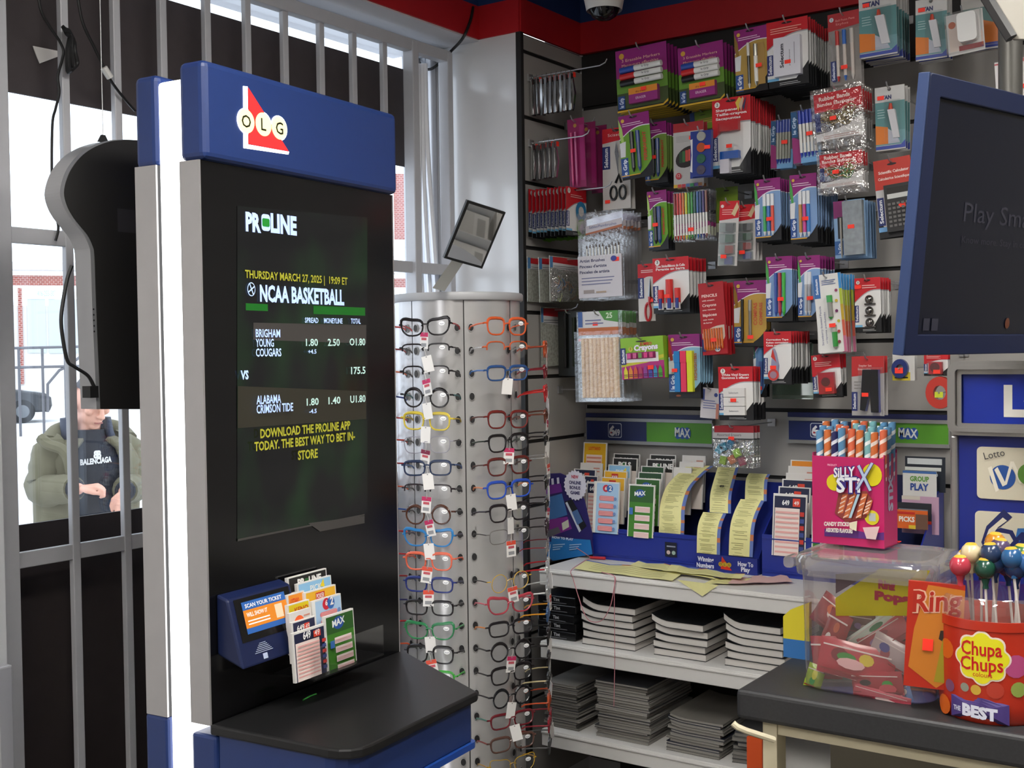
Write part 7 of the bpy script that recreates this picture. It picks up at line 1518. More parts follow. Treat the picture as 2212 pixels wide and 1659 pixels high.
for dx, c_, bd in ((0, '#3a2a7a', .10), (0, '#e4e4ea', .03)): bt_('SiLLY', 1804, 1030, 1850, 20, c_, bd, .10); bt_('STi', 1810, 1062, 1862, 31, c_, bd, .06)
for c_, w_ in (('#3a2a7a', 8), ('#b4c4dc', 5)): bpoly([(1856 - w_ / 2 - 2, 1056), (1856 + w_ / 2 - 2, 1058), (1888 + w_ / 2, 1000), (1888 - w_ / 2, 998)], c_); bpoly([(1858 - w_ / 2, 1006), (1858 + w_ / 2, 1003), (1884 + w_ / 2, 1058), (1884 - w_ / 2, 1060)], c_)
bt_('CANDY STICKS', 1784, 1134, 1838, 8, '#d8d0c8', .06, .06); bt_('ASSORTED FLAVOURS', 1788, 1147, 1846, 8, '#d8d0c8', .06, .03); bpoly([(1838, 1128), (1856, 1124), (1854, 1146), (1840, 1140)], '#dcd4b8'); bpoly([(1868, 1138), (1904, 1136), (1896, 1164), (1876, 1162)], '#d8b8b8'); bt_('PRODUCT', 1792, 1005, 1812, 4, '#e8b8cc', .03)
a.build('front_print', t)
s2 = MB(); s2.M = Matrix.Translation((wB, 0, 0)) @ Matrix.Rotation(PI / 2, 4, 'Z'); s2.lay = -.0005
s2.text('STiX', dB * .62, hB * .40, .020, mat('#a8a8bc', .4), rot=90, bold=.05, width=hB * .4); s2.build('side_print', t)
SG = 'striped candy sticks in the pink box'; rnd = random.Random(4)
def stripe_mat(c1, c2):
    key = ('stripe', c1, c2)
    if key in _M: return _M[key]
    m = bpy.data.materials.new('candy_stripe'); m.use_nodes = True; nt = m.node_tree; b = nt.nodes['Principled BSDF']; b.inputs['Roughness'].default_value = .25
    tc = nt.nodes.new('ShaderNodeTexCoord'); sp_ = nt.nodes.new('ShaderNodeSeparateXYZ'); at_ = nt.nodes.new('ShaderNodeMath'); at_.operation = 'ARCTAN2'
    ma = nt.nodes.new('ShaderNodeMath'); ma.operation = 'MULTIPLY_ADD'; ma.inputs[1].default_value = 260.0; sn = nt.nodes.new('ShaderNodeMath'); sn.operation = 'SINE'; cr = nt.nodes.new('ShaderNodeValToRGB'); cr.color_ramp.interpolation = 'CONSTANT'
    ad = nt.nodes.new('ShaderNodeMath'); ad.operation = 'MULTIPLY_ADD'; ad.inputs[1].default_value = .5; ad.inputs[2].default_value = .5
    nt.links.new(tc.outputs['Object'], sp_.inputs[0]); nt.links.new(sp_.outputs[0], at_.inputs[0]); nt.links.new(sp_.outputs[1], at_.inputs[1]); nt.links.new(sp_.outputs[2], ma.inputs[0]); nt.links.new(at_.outputs[0], ma.inputs[2]); nt.links.new(ma.outputs[0], sn.inputs[0]); nt.links.new(sn.outputs[0], ad.inputs[0]); nt.links.new(ad.outputs[0], cr.inputs[0])
    cr.color_ramp.elements[0].color = (*hexc(c1), 1); cr.color_ramp.elements[1].color = (*hexc(c2), 1); cr.color_ramp.elements[1].position = .80; nt.links.new(cr.outputs[0], b.inputs['Base Color']); _M[key] = m; return m
SC = [('#d0703c', '#ecdcd0', 'orange'), ('#5a8cb4', '#dfe6ea', 'blue'), ('#2a2a58', '#dfe0ea', 'navy'), ('#d86a4a', '#f0d8cc', 'coral'), ('#7ab0b4', '#e4ecec', 'aqua')]
sm_ = {}
for r_, (yy, cnt) in enumerate(((.013, 9), (.031, 9), (.049, 8))):
    for k in range(cnt):
        ci = [1, 0, 2, 1, 3, 0, 4, 0, 3][k % 9] if r_ == 0 else rnd.choice([0, 1, 1, 3, 4]); c1, c2, cn_ = SC[ci]; Ls = hB + .045 + .008 * r_ + rnd.uniform(-.004, .004)
        if ci not in sm_:
            q = MB(); q.tube([(0, 0, 0), (0, 0, .5 * (hB + .05)), (0, 0, hB + .05)], .0069, stripe_mat(c1, c2), 10); o = q.build('candy_stick'); sm_[ci] = o.data; bpy.data.objects.remove(o)
        o = bpy.data.objects.new('candy_stick', sm_[ci]); COL.objects.link(o)
        x = .010 + (wB - .020) * k / (cnt - 1); p = SBF.w(x, yy, ZL + .0025); o.location = p; o.rotation_euler = (R(rnd.uniform(-2, 2)), R(3 * (k / cnt - .3)), SBF.rz); o.scale = (1, 1, Ls / (hB + .05))
        tag(o, ('%s striped candy stick in the front row of the pink box, %s along' % (cn_, LN[k].replace('top', 'first'))) if r_ == 0 else ('%s striped candy stick in the %s row of the pink box' % (cn_, ('', 'middle', 'back')[r_])), 'candy stick', SG)
bb = MB(); c0 = at_z(1905, 1168, ZL - .0003); bb.box(c0.x, c0.x + .034, c0.y - .012, c0.y + .004, ZL, ZL + .0012, mat(STK, .5)); tag(bb.build('price_sticker'), 'flat red price sticker on the tub lid beside the pink box', 'sticker')
# ---- lollipop tub
c0 = at_z(2140, 1585, ZC); LX = at_y(2140, 1450, 1.975).x; LY = 1.99; LR = abs(at_y(2255, 1450, LY).x - at_y(2016, 1450, LY).x) / 2
LH = at_y(2140, 1345, LY - LR).z - ZC
t = thing('lollipop_tub', 'round red tub of lollipops with yellow daisy label on the counter', 'sweets tub', (LX, LY, ZC))
bb = MB(); bb.lathe([(0, .0), (LR * .90, .0), (LR * .95, .006), (LR * .99, .03), (LR, LH * .5), (LR, LH * .90), (LR * 1.02, LH * .91), (LR * 1.02, LH), (LR * .98, LH), (LR * .97, LH * .9), (LR * .95, .01), (0, .008)], mat('#b8301c', .25, coat=.3, noise=.12, nscale=25), 48); bb.build('tub_body', t)
bb = MB(); bb.lathe([(LR * 1.0, LH), (LR * 1.01, LH + .010), (LR * .99, LH + .030), (LR * .95, LH + .034)], clear('#f4f0ee', .12, .06, .12, '#c8b8b4'), 48); bb.build('clear_collar', t)
def on_tub(px, py):
    """angle and height on the tub wall seen at a pixel"""
    d = ray(px, py); ox, oy = EYE.x - LX, EYE.y - LY; A = d.x ** 2 + d.y ** 2; B = ox * d.x + oy * d.y; C = ox * ox + oy * oy - LR * LR; dd = B * B - A * C
    s_ = (-B - math.sqrt(max(0, dd))) / A; return math.atan2(oy + d.y * s_, ox + d.x * s_), EYE.z + d.z * s_ - ZC
def wrap(pts, m, off):
    """a flat outline (arc metres, height) laid on the tub wall"""
    n = len(pts); mx = sum(p[0] for p in pts) / n; mz_ = sum(p[1] for p in pts) / n; K = 5
    ring_ = [(mx + (x - mx) * k / K, mz_ + (z - mz_) * k / K) for k in range(1, K + 1) for x, z in pts] + [(mx, mz_)]
    fs = [(n * K, i, (i + 1) % n) for i in range(n)] + [(k * n + i, (k + 1) * n + i, (k + 1) * n + (i + 1) % n, k * n + (i + 1) % n) for k in range(K - 1) for i in range(n)]
    bb.add([((LR + off) * math.cos(x / LR), (LR + off) * math.sin(x / LR), z) for x, z in ring_], fs, m)
def wtext(s_, a0, z, h, wd, m, off, bold=.05, sk=0):
    vs, fs, w0 = text_geo(s_, bold); k = h / .7
    bb.add([((LR + off) * math.cos(a0 + x / w0 * wd / LR), (LR + off) * math.sin(a0 + x / w0 * wd / LR), z + y * k + x / w0 * wd * sk) for x, y in vs], fs, m)
bb = MB(); ac, zc_ = on_tub(2121, 1422)
def daisy(r, n=8): return [(ac * LR + r * (1 + .17 * abs(math.cos(n / 2 * a)) - .10) * math.cos(a), zc_ + r * (1 + .17 * abs(math.cos(n / 2 * a)) - .10) * math.sin(a)) for a in [2 * PI * k / 72 for k in range(72)]]
rD = (on_tub(2170, 1422)[0] - on_tub(2066, 1422)[0]) * LR / 2
M_ly = mat('#e0d824', .35); M_lw = mat('#ecd8c8', .35)
wrap(daisy(rD * 1.08), M_lw, .0010); wrap(daisy(rD), M_ly, .0016)
RC_ = mat('#c01c1c', .35)
wtext('Chupa', ac - rD * .84 / LR, zc_ + rD * .10, rD * .58, rD * 1.62, RC_, .0022, .018, .02); wtext('Chups', ac - rD * .88 / LR, zc_ - rD * .54, rD * .56, rD * 1.70, RC_, .0022, .018, .02); wtext('colours', ac - rD * .35 / LR, zc_ - rD * .78, rD * .20, rD * .75, RC_, .0022, .0)
a0, z0_ = on_tub(2080, 1541); a1, _ = on_tub(2155, 1545); aL, zT_ = on_tub(2056, 1500); aR, _ = on_tub(2180, 1512)
wrap([(aL * LR, z0_ - .008), (aR * LR, z0_ - .010), (aR * LR, z0_ + .022), (ac * LR, z0_ + .030), (aL * LR, z0_ + .026)], mat('#4a3a78', .35), .0010)
wtext('BEST', a0, z0_, .017, (a1 - a0) * LR, mat('#d8d8e8', .35), .0018, .06, -.06); wtext('THE', a0 - .016 / LR, z0_ + .004, .007, .013, mat('#c8c8dc', .35), .0018)
for px, py, r_, c_ in ((2052, 1480, .010, '#7a4a6a'), (2195, 1440, .018, '#b04a7a'), (2200, 1490, .012, '#8a9a4a'), (2108, 1490, .008, '#c8a03a'), (2084, 1484, .007, '#8a8a7a'), (2150, 1492, .013, '#b03a2a'), (2045, 1400, .016, '#d0601c'), (2040, 1520, .016, '#d0601c')):
    ax_, az_ = on_tub(px, py); wrap([(ax_ * LR + r_ * math.cos(2 * PI * k / 14), az_ + r_ * math.sin(2 * PI * k / 14)) for k in range(14)], mat(c_, .35), .0006)
bb.build('tub_label', t)
LG = 'lollipops in the red tub'; rnd = random.Random(9)
spots = [(2074, 1222, '#b83a4a', 'raspberry red', 0), (2098, 1195, '#d8c8a0', 'pale yellow and cream', .03), (2140, 1195, '#2a3a5a', 'navy', .02), (2160, 1185, '#5a4a6a', 'plum', .05), (2186, 1205, '#2a5a8a', 'bright blue', .01), (2120, 1210, '#3a3a4a', 'charcoal', .045), (2206, 1198, '#3a6a3a', 'green', .04), (2175, 1222, '#1f3a6a', 'deep blue', .06), (2218, 1215, '#2f5f9a', 'sky blue', .02), (2150, 1172, '#c8862a', 'amber', .07), (2086, 1210, '#d8d0c8', 'white and red', .035), (2128, 1228, '#1f4a3a', 'dark green', .012), (2150, 1215, '#27406a', 'slate blue', .03), (2194, 1228, '#1c2f5a', 'ink blue', .02)]
for px, py, c_, cn_, dy in spots:
    p = at_y(px, py, LY - LR * .55 + dy); tw = thing('lollipop', '%s wrapped lollipop standing in the red tub' % cn_, 'lollipop', p, (0, R(rnd.uniform(-6, 6)), 0), LG)
    q = MB(); q.ball((0, 0, 0), .0168, .0168, .0172, mat(c_, .25, coat=.4), 14, 10); q.tube([(0, 0, -.014), (0, 0, -.026), (0, 0, -.032)], [.008, .004, .005], mat(c_, .25), 8); q.build('candy_head', tw)
    q = MB(); vs = []; q.lathe([(.0, .0178), (.007, .0168), (.0118, .0118), (.0128, .0102)], mat('#d8b03c', .3), 14); q.build('wrapper_top', tw)
    q = MB(); zb_ = ZC + LH * .55 - p.z; q.tube([(0, 0, -.03), (0, 0, zb_)], .0021, mat('#dcd6d0', .5), 8); q.build('stick', tw)
# ================================================================ lottery price board behind the sweets
BFx = at_y(2050, 900, 2.245).x
bt = thing('lottery_board', 'silver framed blue lottery price board standing behind the lollipop tub', 'sign board', (0, 2.245, 0))
BF = Frame(0, 2.245, 0)
def bp_(px, py, yl=0): return BF.uv(px, py, yl)
M_silv = mat('#a4a2a0', .28, metal=.7)
x0, zt1 = bp_(2052, 780); x1, zt2 = bp_(2078, 815); _, zb1 = bp_(2052, 938); xw = x0 + .62
def frame_ring(bb, xa, xb, za, zb_, wd, y0, y1, m, r=.02):
    o = rrect(xa, za, xb, zb_, r, 5); i = rrect(xa + wd, za + wd, xb - wd, zb_ - wd, max(.002, r - wd), 5); n = len(o)
    vs = [(x, y0, z) for x, z in o] + [(x, y0, z) for x, z in i] + [(x, y1, z) for x, z in o] + [(x, y1, z) for x, z in i]; fs = []
    for k in range(n):
        k2 = (k + 1) % n; fs += [(k, k2, n + k2, n + k), (2 * n + k, 3 * n + k, 3 * n + k2, 2 * n + k2), (k, 2 * n + k, 2 * n + k2, k2), (n + k, n + k2, 3 * n + k2, 3 * n + k)]
    bb.add(vs, fs, m)
bb = MB(); frame_ring(bb, x0, xw, zb1, zt1, .011, -.020, .012, M_silv); frame_ring(bb, x0 + .007, xw - .007, zb1 + .007, zt1 - .007, .008, -.026, -.018, M_silv, .014); frame_ring(bb, x0 + .014, xw - .014, zb1 + .012, zt1 - .014, .010, -.016, -.010, M_silv, .010); bb.build('header_frame', bt)
bb = MB(); bb.box(x0 + .012, xw - .012, -.006, .006, zb1 + .01, zt1 - .012, mat('#0f2c98', .35)); bb.lay = -.0066
lx, lz = bp_(2170, 896); _, lz1 = bp_(2170, 834); bb.text('LOTTO', lx, lz, lz1 - lz, mat('#d8d4cc', .4), bold=.05); bb.build('header_panel', bt)
xi, _ = bp_(2072, 1000)
bb = MB(); bb.box(x0 + .002, xi, -.012, .012, ZC, zb1 - .001, M_silv); bb.build('upright', bt, bevel=.004); bb = MB(); bb.box(xw - (xi - x0), xw - .002, -.012, .012, ZC, zb1 - .001, M_silv); bb.build('upright', bt, bevel=.004)
bb = MB(); bb.box(xi + .0004, xw - (xi - x0) - .0004, -.004, .008, ZC, zb1 - .001, mat('#12237a', .4)); bb.build('backing', bt)
def plaque(px0, py0, px1_, py1, draw):
    a_, b_ = bp_(px0, py0), bp_(px0, py1); q = MB(); q.prism(rrect(a_[0], b_[1], a_[0] + .30, a_[1], .008), -.007, -.0045, mat('#c4bda8', .5)); q.lay = -.0074; draw(q, a_, b_); q.build('game_plaque', bt)
def d1(q, a_, b_):
    cx_, cz_ = bp_(2168, 1030); r = abs(bp_(2196, 1030)[0] - cx_); q.ell(cx_, cz_, r, r, mat('#1f4a8e', .4), n=28)
    for pl in ([(2136, 1010), (2144, 1006), (2160, 1058), (2153, 1062)], [(2150, 1014), (2157, 1008), (2176, 1046), (2168, 1050)], [(2172, 1044), (2177, 1046), (2192, 996), (2185, 996)], [(2186, 1000), (2192, 996), (2212, 1040), (2205, 1044)]): q.poly([bp_(*p_) for p_ in pl], mat('#d8d2c2', .4))
    cx2, cz2 = bp_(2226, 1024); q.ell(cx2, cz2, r * .9, r * .9, mat('#4f7a2c', .4), n=24); q.text('AX', *bp_(2214, 1046), .04, mat('#d8d2c2', .4), bold=.05); q.text('Lotto', *bp_(2130, 992), .013, mat('#3a3a3c', .4), rot=14, width=.036)
def d2_(q, a_, b_):
    q.poly([bp_(*p_) for p_ in ((2200, 1140), (2232, 1140), (2232, 1165), (2190, 1190))], mat('#2a62a0', .4))
    q.text('6', *bp_(2122, 1198), .072, mat('#1c2458', .4), bold=.05, width=.062, sk=.2); q.text('6', *bp_(2128, 1194), .062, mat('#d0c8b4', .4), width=.050, sk=.2); q.text('49', *bp_(2184, 1192), .036, mat('#1c2458', .4), bold=.05)
plaque(2112, 964, 2212, 1075, d1); plaque(2108, 1102, 2212, 1220, d2_)
# ================================================================ tilted monitor over the counter
nz_ = Vector((math.cos(R(-16.6)), math.sin(R(-16.6)), 0))
p = at_y(1950, 470, 1.83)
MF_deg = math.degrees(math.atan2(nz_.x, -nz_.y)); 
# corners: nearer edge from the photo, width along the wall-ward direction
eh = Vector((math.sin(R(16.6)), math.cos(R(16.6)), 0)); tau = R(6.4)
up_ = (Vector((0, 0, 1)) * math.cos(tau) + nz_ * math.sin(tau)).normalized(); fn = eh.cross(up_).normalized(); fn = fn if fn.dot(nz_) > 0 else -fn
bl = at_y(1948, 768, 1.80)
# height so that the top corner lands at its place along up_
d_ = ray(1984, 156); best = min(((EYE + d_ * s_ * .01) - (bl + up_ * h_ * .01)).length + 0 * s_ for s_ in range(150, 240, 1) for h_ in (1,)) if False else None
best = None
for h_ in range(300, 620, 4):
    q = bl + up_ * h_ / 1000; v = q - EYE; e = v.cross(d_).length / d_.length
    if best is None or e < best[0]: best = (e, h_ / 1000)
MH = best[1]; MWd = MH * 1.62
tv = thing('monitor', 'dark tilted lottery monitor in a blue frame hanging over the counter', 'monitor', bl)
Mx = Matrix((eh, -fn, up_)).transposed().to_4x4(); tv.rotation_euler = Mx.to_euler()
M_tvb = mat('#101b3c', .5); M_tvl = mat('#263860', .5)
bb = MB(); frame_ring(bb, 0, MWd, 0, MH, .032, -.004, .010, M_tvb, .006); bb.build('bezel', tv, bevel=.002)
bb = MB(); bb.box(.10, MWd - .10, .0142, .05, .06, MH - .06, mat('#1c2a50', .5)); bb.box(.004, MWd - .004, .0102, .014, .004, MH - .004, mat('#1c2a50', .5)); bb.build('rear_housing', tv)
bb = MB(); bb.box(-.004, -.0005, -.004, .014, .0, MH, M_tvl); bb.build('edge_strip', tv, bevel=.001)
bb = MB(); bb.box(.0322, MWd - .0322, .002, .0098, .0322, MH - .0322, mat('#0a0e1c', .35)); bb.lay = .0016
sx = .18
M_dim = mat('#2f2f3a', .3, emit=.10); bb.text('Play Smart', MWd * .20, MH * .50, .030, M_dim, width=MWd * .36); bb.text('Know more. Stay in control.', MWd * .20, MH * .42, .011, M_dim, width=MWd * .36); bb.rect(MWd * .075, MH * .09, MWd * .10, MH * .135, M_dim); bb.rect(MWd * .108, MH * .09, MWd * .135, MH * .135, M_dim); bb.ell(MWd * .44, MH * .12, .007, .009, mat('#5a2f1c', .3, emit=.15))
bb.build('screen', tv)
# its ceiling bracket: grey plate with a dark edge
bm = bl + eh * MWd * .60 + up_ * MH * .9 - fn * .09
t = thing('mounting_bracket', 'grey slanted mounting plate above the dark monitor', 'bracket')
q = [at_y(2116, -30, 2.0), at_y(2186, 84, 2.0), at_y(2240, 84, 2.0), at_y(2240, -30, 2.0)]; top = CEIL
q[0] = q[0] + (q[0] - q[1]) * ((top - q[0].z) / (q[0].z - q[1].z)); q[3].z = top
bb = MB(); bb.add(q + [v + Vector((.0, .012, 0)) for v in q], [(0, 1, 2, 3), (7, 6, 5, 4)] + [(i, i + 4, (i + 1) % 4 + 4, (i + 1) % 4) for i in range(4)], mat('#9b968c', .5)); bb.build('plate', t)
bb = MB(); bb.tube([q[0] + Vector((0, -.004, 0)), q[1] + Vector((0, -.004, 0))], .010, mat('#1c1a1a', .5), 6); bb.build('dark_edge', t)
bb = MB(); bb.tube([Vector((bm.x, bm.y, bm.z)), Vector((bm.x, bm.y, CEIL))], .02, mat('#55534f', .4, metal=.5), 10); bb.tube([bm, bl + eh * MWd * .5 + up_ * MH * .5 - fn * .052], .016, mat('#55534f', .4, metal=.5), 10); bb.build('pole', t)
# ================================================================ outside the window
GZ = -0.14
b = MB(); b.box(-40, -2.52, -20, 40, GZ - .05, GZ, mat('#cfd0d2', .8, noise=.05, nscale=2)); struct(b, 'ground')
# building across the street: pale front with a brick band and a brick pier
M_brick = bpy.data.materials.new('red_brick'); M_brick.use_nodes = True
_nt = M_brick.node_tree; _b = _nt.nodes['Principled BSDF']; _br = _nt.nodes.new('ShaderNodeTexBrick'); _tc2 = _nt.nodes.new('ShaderNodeTexCoord')
_mp = _nt.nodes.new('ShaderNodeMapping'); _mp.inputs['Rotation'].default_value = (R(90), 0, 0); _mp.inputs['Scale'].default_value = (4, 4, 4)
_br.inputs['Color1'].default_value = (*hexc('#a05a50'), 1); _br.inputs['Color2'].default_value = (*hexc('#8e4c44'), 1); _br.inputs['Mortar'].default_value = (*hexc('#c8b4ac'), 1); _br.inputs['Scale'].default_value = 1.0
_nt.links.new(_tc2.outputs['Object'], _mp.inputs[0]); _nt.links.new(_mp.outputs[0], _br.inputs['Vector']); _nt.links.new(_br.outputs['Color'], _b.inputs['Base Color']); _b.inputs['Roughness'].default_value = .9
# the facade faces the shop, parallel to the view's picture direction there
BX = Frame(*(EYE + ray(120, 760) * 36.0).xy, 54)
def op(px, py, yl=0): return BX.uv(px, py, yl)
ho = thing('brick_building', 'pale shop building with red brick band across the street', 'building', (BX.o.x, BX.o.y, GZ), (0, 0, BX.rz))
def obox(bb, px0, py0, px1, py1, y0, y1, m): a, c = op(px0, py0), op(px1, py1); bb.box(min(a[0], c[0]), max(a[0], c[0]), y0, y1, min(a[1], c[1]) - GZ, max(a[1], c[1]) - GZ, m)
bb = MB(); obox(bb, -60, 660, 1000, 980, .06, .4, mat('#d6d4d0', .8)); bb.build('wall', ho)
bb = MB(); obox(bb, -60, 594, 1000, 622, -.02, .06, M_brick); bb.build('brick_band', ho)
bb = MB(); obox(bb, -60, 566, 1000, 593, -.30, .3, mat('#dcdcde', .8)); bb.build('parapet', ho)
bb = MB(); obox(bb, 38, 622, 52, 830, -.02, .06, M_brick); bb.build('brick_pier', ho)
bb = MB(); obox(bb, 848, 378, 960, 520, -.3, -.1, M_brick); bb.build('upper_brick', ho)
for a_, c_ in (((58, 646), (100, 762)), ((104, 646), (190, 762))): bb = MB(); obox(bb, *a_, *c_, .02, .058, mat('#b9c2c8', .15)); bb.build('window', ho)
bb = MB(); x, z = op(58, 646); x1, z1 = op(118, 626); bb.box(x, x1, 0, .02, z - GZ, z1 - GZ, mat('#dfe3e6', .6)); bb.lay = -.003; bb.text('416-255-5071', x + .3, z - GZ + .09, (z1 - z) * .6, mat('#9fc4cc', .6), width=(x1 - x) * .7); bb.build('sign_board', ho)
# handrail
RF = Frame(*(EYE + ray(150, 800) * 26.0).xy, 54)
t = thing('handrail', 'thin dark metal handrail in front of the building across the street', 'railing')
M_rail = mat('#5a5a60', .5)
def rpp(px, py): x, z = RF.uv(px, py); return RF.w(x, 0, z)
for pl in (((30, 752), (200, 748)), ((30, 794), (200, 790)), ((200, 750), (148, 790), (128, 800), (103, 830), (103, 890))):
    bb = MB(); bb.tube([rpp(*q) for q in pl], .03, M_rail, 6); bb.build('rail', t)
for px in (40, 91, 140, 188):
    a = rpp(px, 750); bb = MB(); bb.tube([a, Vector((a.x, a.y, GZ))], .03, M_rail, 6); bb.build('post', t)
# parked dark car, half seen
cdir = 128
cp = at_z(60, 914, GZ); CF = Frame(cp.x, cp.y, 62)
car = thing('parked_car', 'dark parked car seen past the first grille bar', 'car', (cp.x, cp.y, GZ), (0, 0, CF.rz))
M_car = mat('#20242a', .25, coat=.5)
bb = MB()
prof = [(-3.0, .28), (.55, .28), (.62, .45), (.60, .66), (.45, .78), (-.35, .90), (-.95, 1.28), (-2.2, 1.34), (-3.0, 1.0)]
bb.prism(prof, .0, 1.7, M_car); bb.build('body', car, bevel=.06, seg=3)
bb = MB(); bb.prism([(-1.0, .94), (-.45, .92), (-.98, 1.24), (-1.25, 1.24)], -.006, 0, mat('#55626a', .1)); bb.build('side_window', car)
for wx in (-.12, -2.5):
    bb = MB(); bb.lathe([(0, -.02), (.17, -.02), (.19, -.01), (.29, -.012), (.31, .0), (.31, .18), (0, .18)], mat('#17181a', .7), 28); bb.lathe([(.0, -.024), (.16, -.022), (.17, -.021)], mat('#6a6e72', .3, metal=.7), 28)
    bb.v = [Vector((v.x, v.z, v.y)) for v in bb.v]; bb.build('wheel', car, (wx, 0, .31))
# ---------------------------------------------------------------- man outside the window
hp = EYE + ray(196, 880) * 5.72
MF = Frame(hp.x, hp.y, 72)
man = thing('person', 'person in an open olive parka over a dark hoodie, looking down outside the window', 'person', (hp.x, hp.y, GZ), (0, 0, MF.rz))
def mp(px, py, y=0.0): x, z = MF.uv(px, py, y); return Vector((x, y, z - GZ))
SKIN = bpy.data.materials.new('skin'); SKIN.use_nodes = True
_sb = SKIN.node_tree.nodes['Principled BSDF']; _sb.inputs['Base Color'].default_value = (*hexc('#c8947e'), 1); _sb.inputs['Roughness'].default_value = .55
def remesh(o, vox, it=4):
    r = o.modifiers.new('one_skin', 'REMESH'); r.mode = 'VOXEL'; r.voxel_size = vox; r.use_smooth_shade = True
    s_ = o.modifiers.new('relax', 'SMOOTH'); s_.factor = .5; s_.iterations = it
    return o
hc = mp(197, 868, 0.0)
body = MB()
# head: skull, jaw, nose, ears; tipped forward and towards the side the man looks
HM = Matrix.Translation(hc) @ Matrix.Rotation(R(16), 4, 'Z') @ Matrix.Rotation(R(24), 4, 'X')
body.M = HM
body.ball((0, .01, .02), .076, .096, .105, SKIN, 24, 18); body.ball((0, -.028, -.055), .056, .062, .064, SKIN, 20, 14); body.ball((0, -.062, -.098), .030, .026, .022, SKIN, 14, 10)
body.tube([(0, -.085, .012), (0, -.100, -.014), (0, -.112, -.034), (0, -.098, -.044)], [.010, .012, .0155, .013], SKIN, 10); body.ball((-.012, -.095, -.036), .010, .011, .009, SKIN); body.ball((.012, -.095, -.036), .010, .011, .009, SKIN)
for s_ in (-1, 1):
    body.ball((s_ * .078, .012, -.012), .010, .022, .034, SKIN, 12, 10); body.ball((s_ * .045, -.062, -.020), .022, .020, .020, SKIN); body.tube([(s_ * .014, -.088, .030), (s_ * .034, -.086, .034), (s_ * .054, -.072, .028)], .009, SKIN, 8)
body.ball((0, -.082, -.066), .026, .016, .008, SKIN); body.ball((0, -.080, -.078), .022, .016, .008, SKIN)
body.M = None
neck = mp(186, 940, .05); pel = Vector((neck.x, .10, .86)); shl = mp(112, 986, .06); shr = mp(268, 976, .10)
ell_ = mp(92, 1058, .02); elr = mp(284, 1050, .04); hal = mp(172, 1056, -.26); har = mp(268, 1062, -.24)
body.tube([hc + Vector((0, .03, -.06)), neck, neck + Vector((0, .02, -.10)), (neck + pel) / 2, pel], [.060, .062, .13, .15, .15], SKIN, 16)
for sh, el, ha in ((shl, ell_, hal), (shr, elr, har)): body.tube([neck + Vector((0, .02, -.06)), sh, (sh + el) / 2, el, (el + ha) / 2, ha], [.07, .062, .050, .043, .038, .027], SKIN, 14)
kn = []
for s_ in (-1, 1):
    hpj = pel + Vector((s_ * .09, 0, -.02)); k_ = Vector((pel.x + s_ * .11, .04, .48)); an = Vector((pel.x + s_ * .12, .10, .08)); kn.append((hpj, k_, an))
    body.tube([pel, hpj, (hpj + k_) / 2, k_, (k_ + an) / 2, an], [.11, .095, .078, .058, .054, .038], SKIN, 14); body.tube([an + Vector((0, .05, -.03)), an + Vector((0, -.12, -.05))], [.038, .03], SKIN, 10)
# hands: palm, four fingers curled, thumb
def hand(w, fwd, up, side, curl):
    """w wrist, fwd towards the fingers, up = back of hand, side = thumb side"""
    pc = w + fwd * .045
    for k in range(5): body.ball(w + fwd * (.02 + .014 * k) , .0, .0, .0, SKIN, 4, 3) if False else None
    for k in range(4): a_ = w + fwd * .01 + side * (.022 - .0145 * k) * .7; b2 = w + fwd * .082 + side * (.027 - .018 * k); body.tube([a_, b2], [.015, .0135], SKIN, 10)
    for k, L_ in enumerate((.072, .080, .074, .058)):
        p0 = w + fwd * .084 + side * (.027 - .018 * k); d = fwd.copy(); p = p0; pts = [p0]
        for j, f_ in enumerate((.45, .32, .23)):
            ang = curl * (0.55 + .30 * j + .06 * k); ax = fwd.cross(-up).normalized(); d = Matrix.Rotation(R(ang), 3, fwd.cross(-up)) @ d; p = p + d * (L_ * f_); pts.append(p)
        body.tube(pts, [.0100, .0092, .0084, .0066], SKIN, 9); body.ball(pts[-1], .0066, .0066, .0066, SKIN, 8, 6)
    p0 = w + fwd * .025 + side * .026; pts = [p0, p0 + fwd * .022 + side * .020 - up * .008, p0 + fwd * .052 + side * .022 - up * .020, p0 + fwd * .074 + side * .010 - up * .030]
    body.tube(pts, [.0135, .0118, .0102, .0075], SKIN, 9); body.ball(pts[-1], .0076, .0076, .0076, SKIN, 8, 6)
def nv(*v): return Vector(v).normalized()
f1 = nv(.75, -.55, .10); u1 = nv(.30, -.30, .9); u1 = (u1 - f1 * u1.dot(f1)).normalized(); hand(hal, f1, u1, f1.cross(u1).normalized() * -1 if f1.cross(u1).y > 0 else f1.cross(u1).normalized(), 62)
f2 = nv(-.25, -.45, -.85); u2 = nv(.2, -1, .5); u2 = (u2 - f2 * u2.dot(f2)).normalized(); s2_ = f2.cross(u2).normalized(); s2_ = s2_ if s2_.x < 0 else -s2_; hand(har, f2, u2, s2_, 30)
remesh(body.build('body', man), .0055, 3)
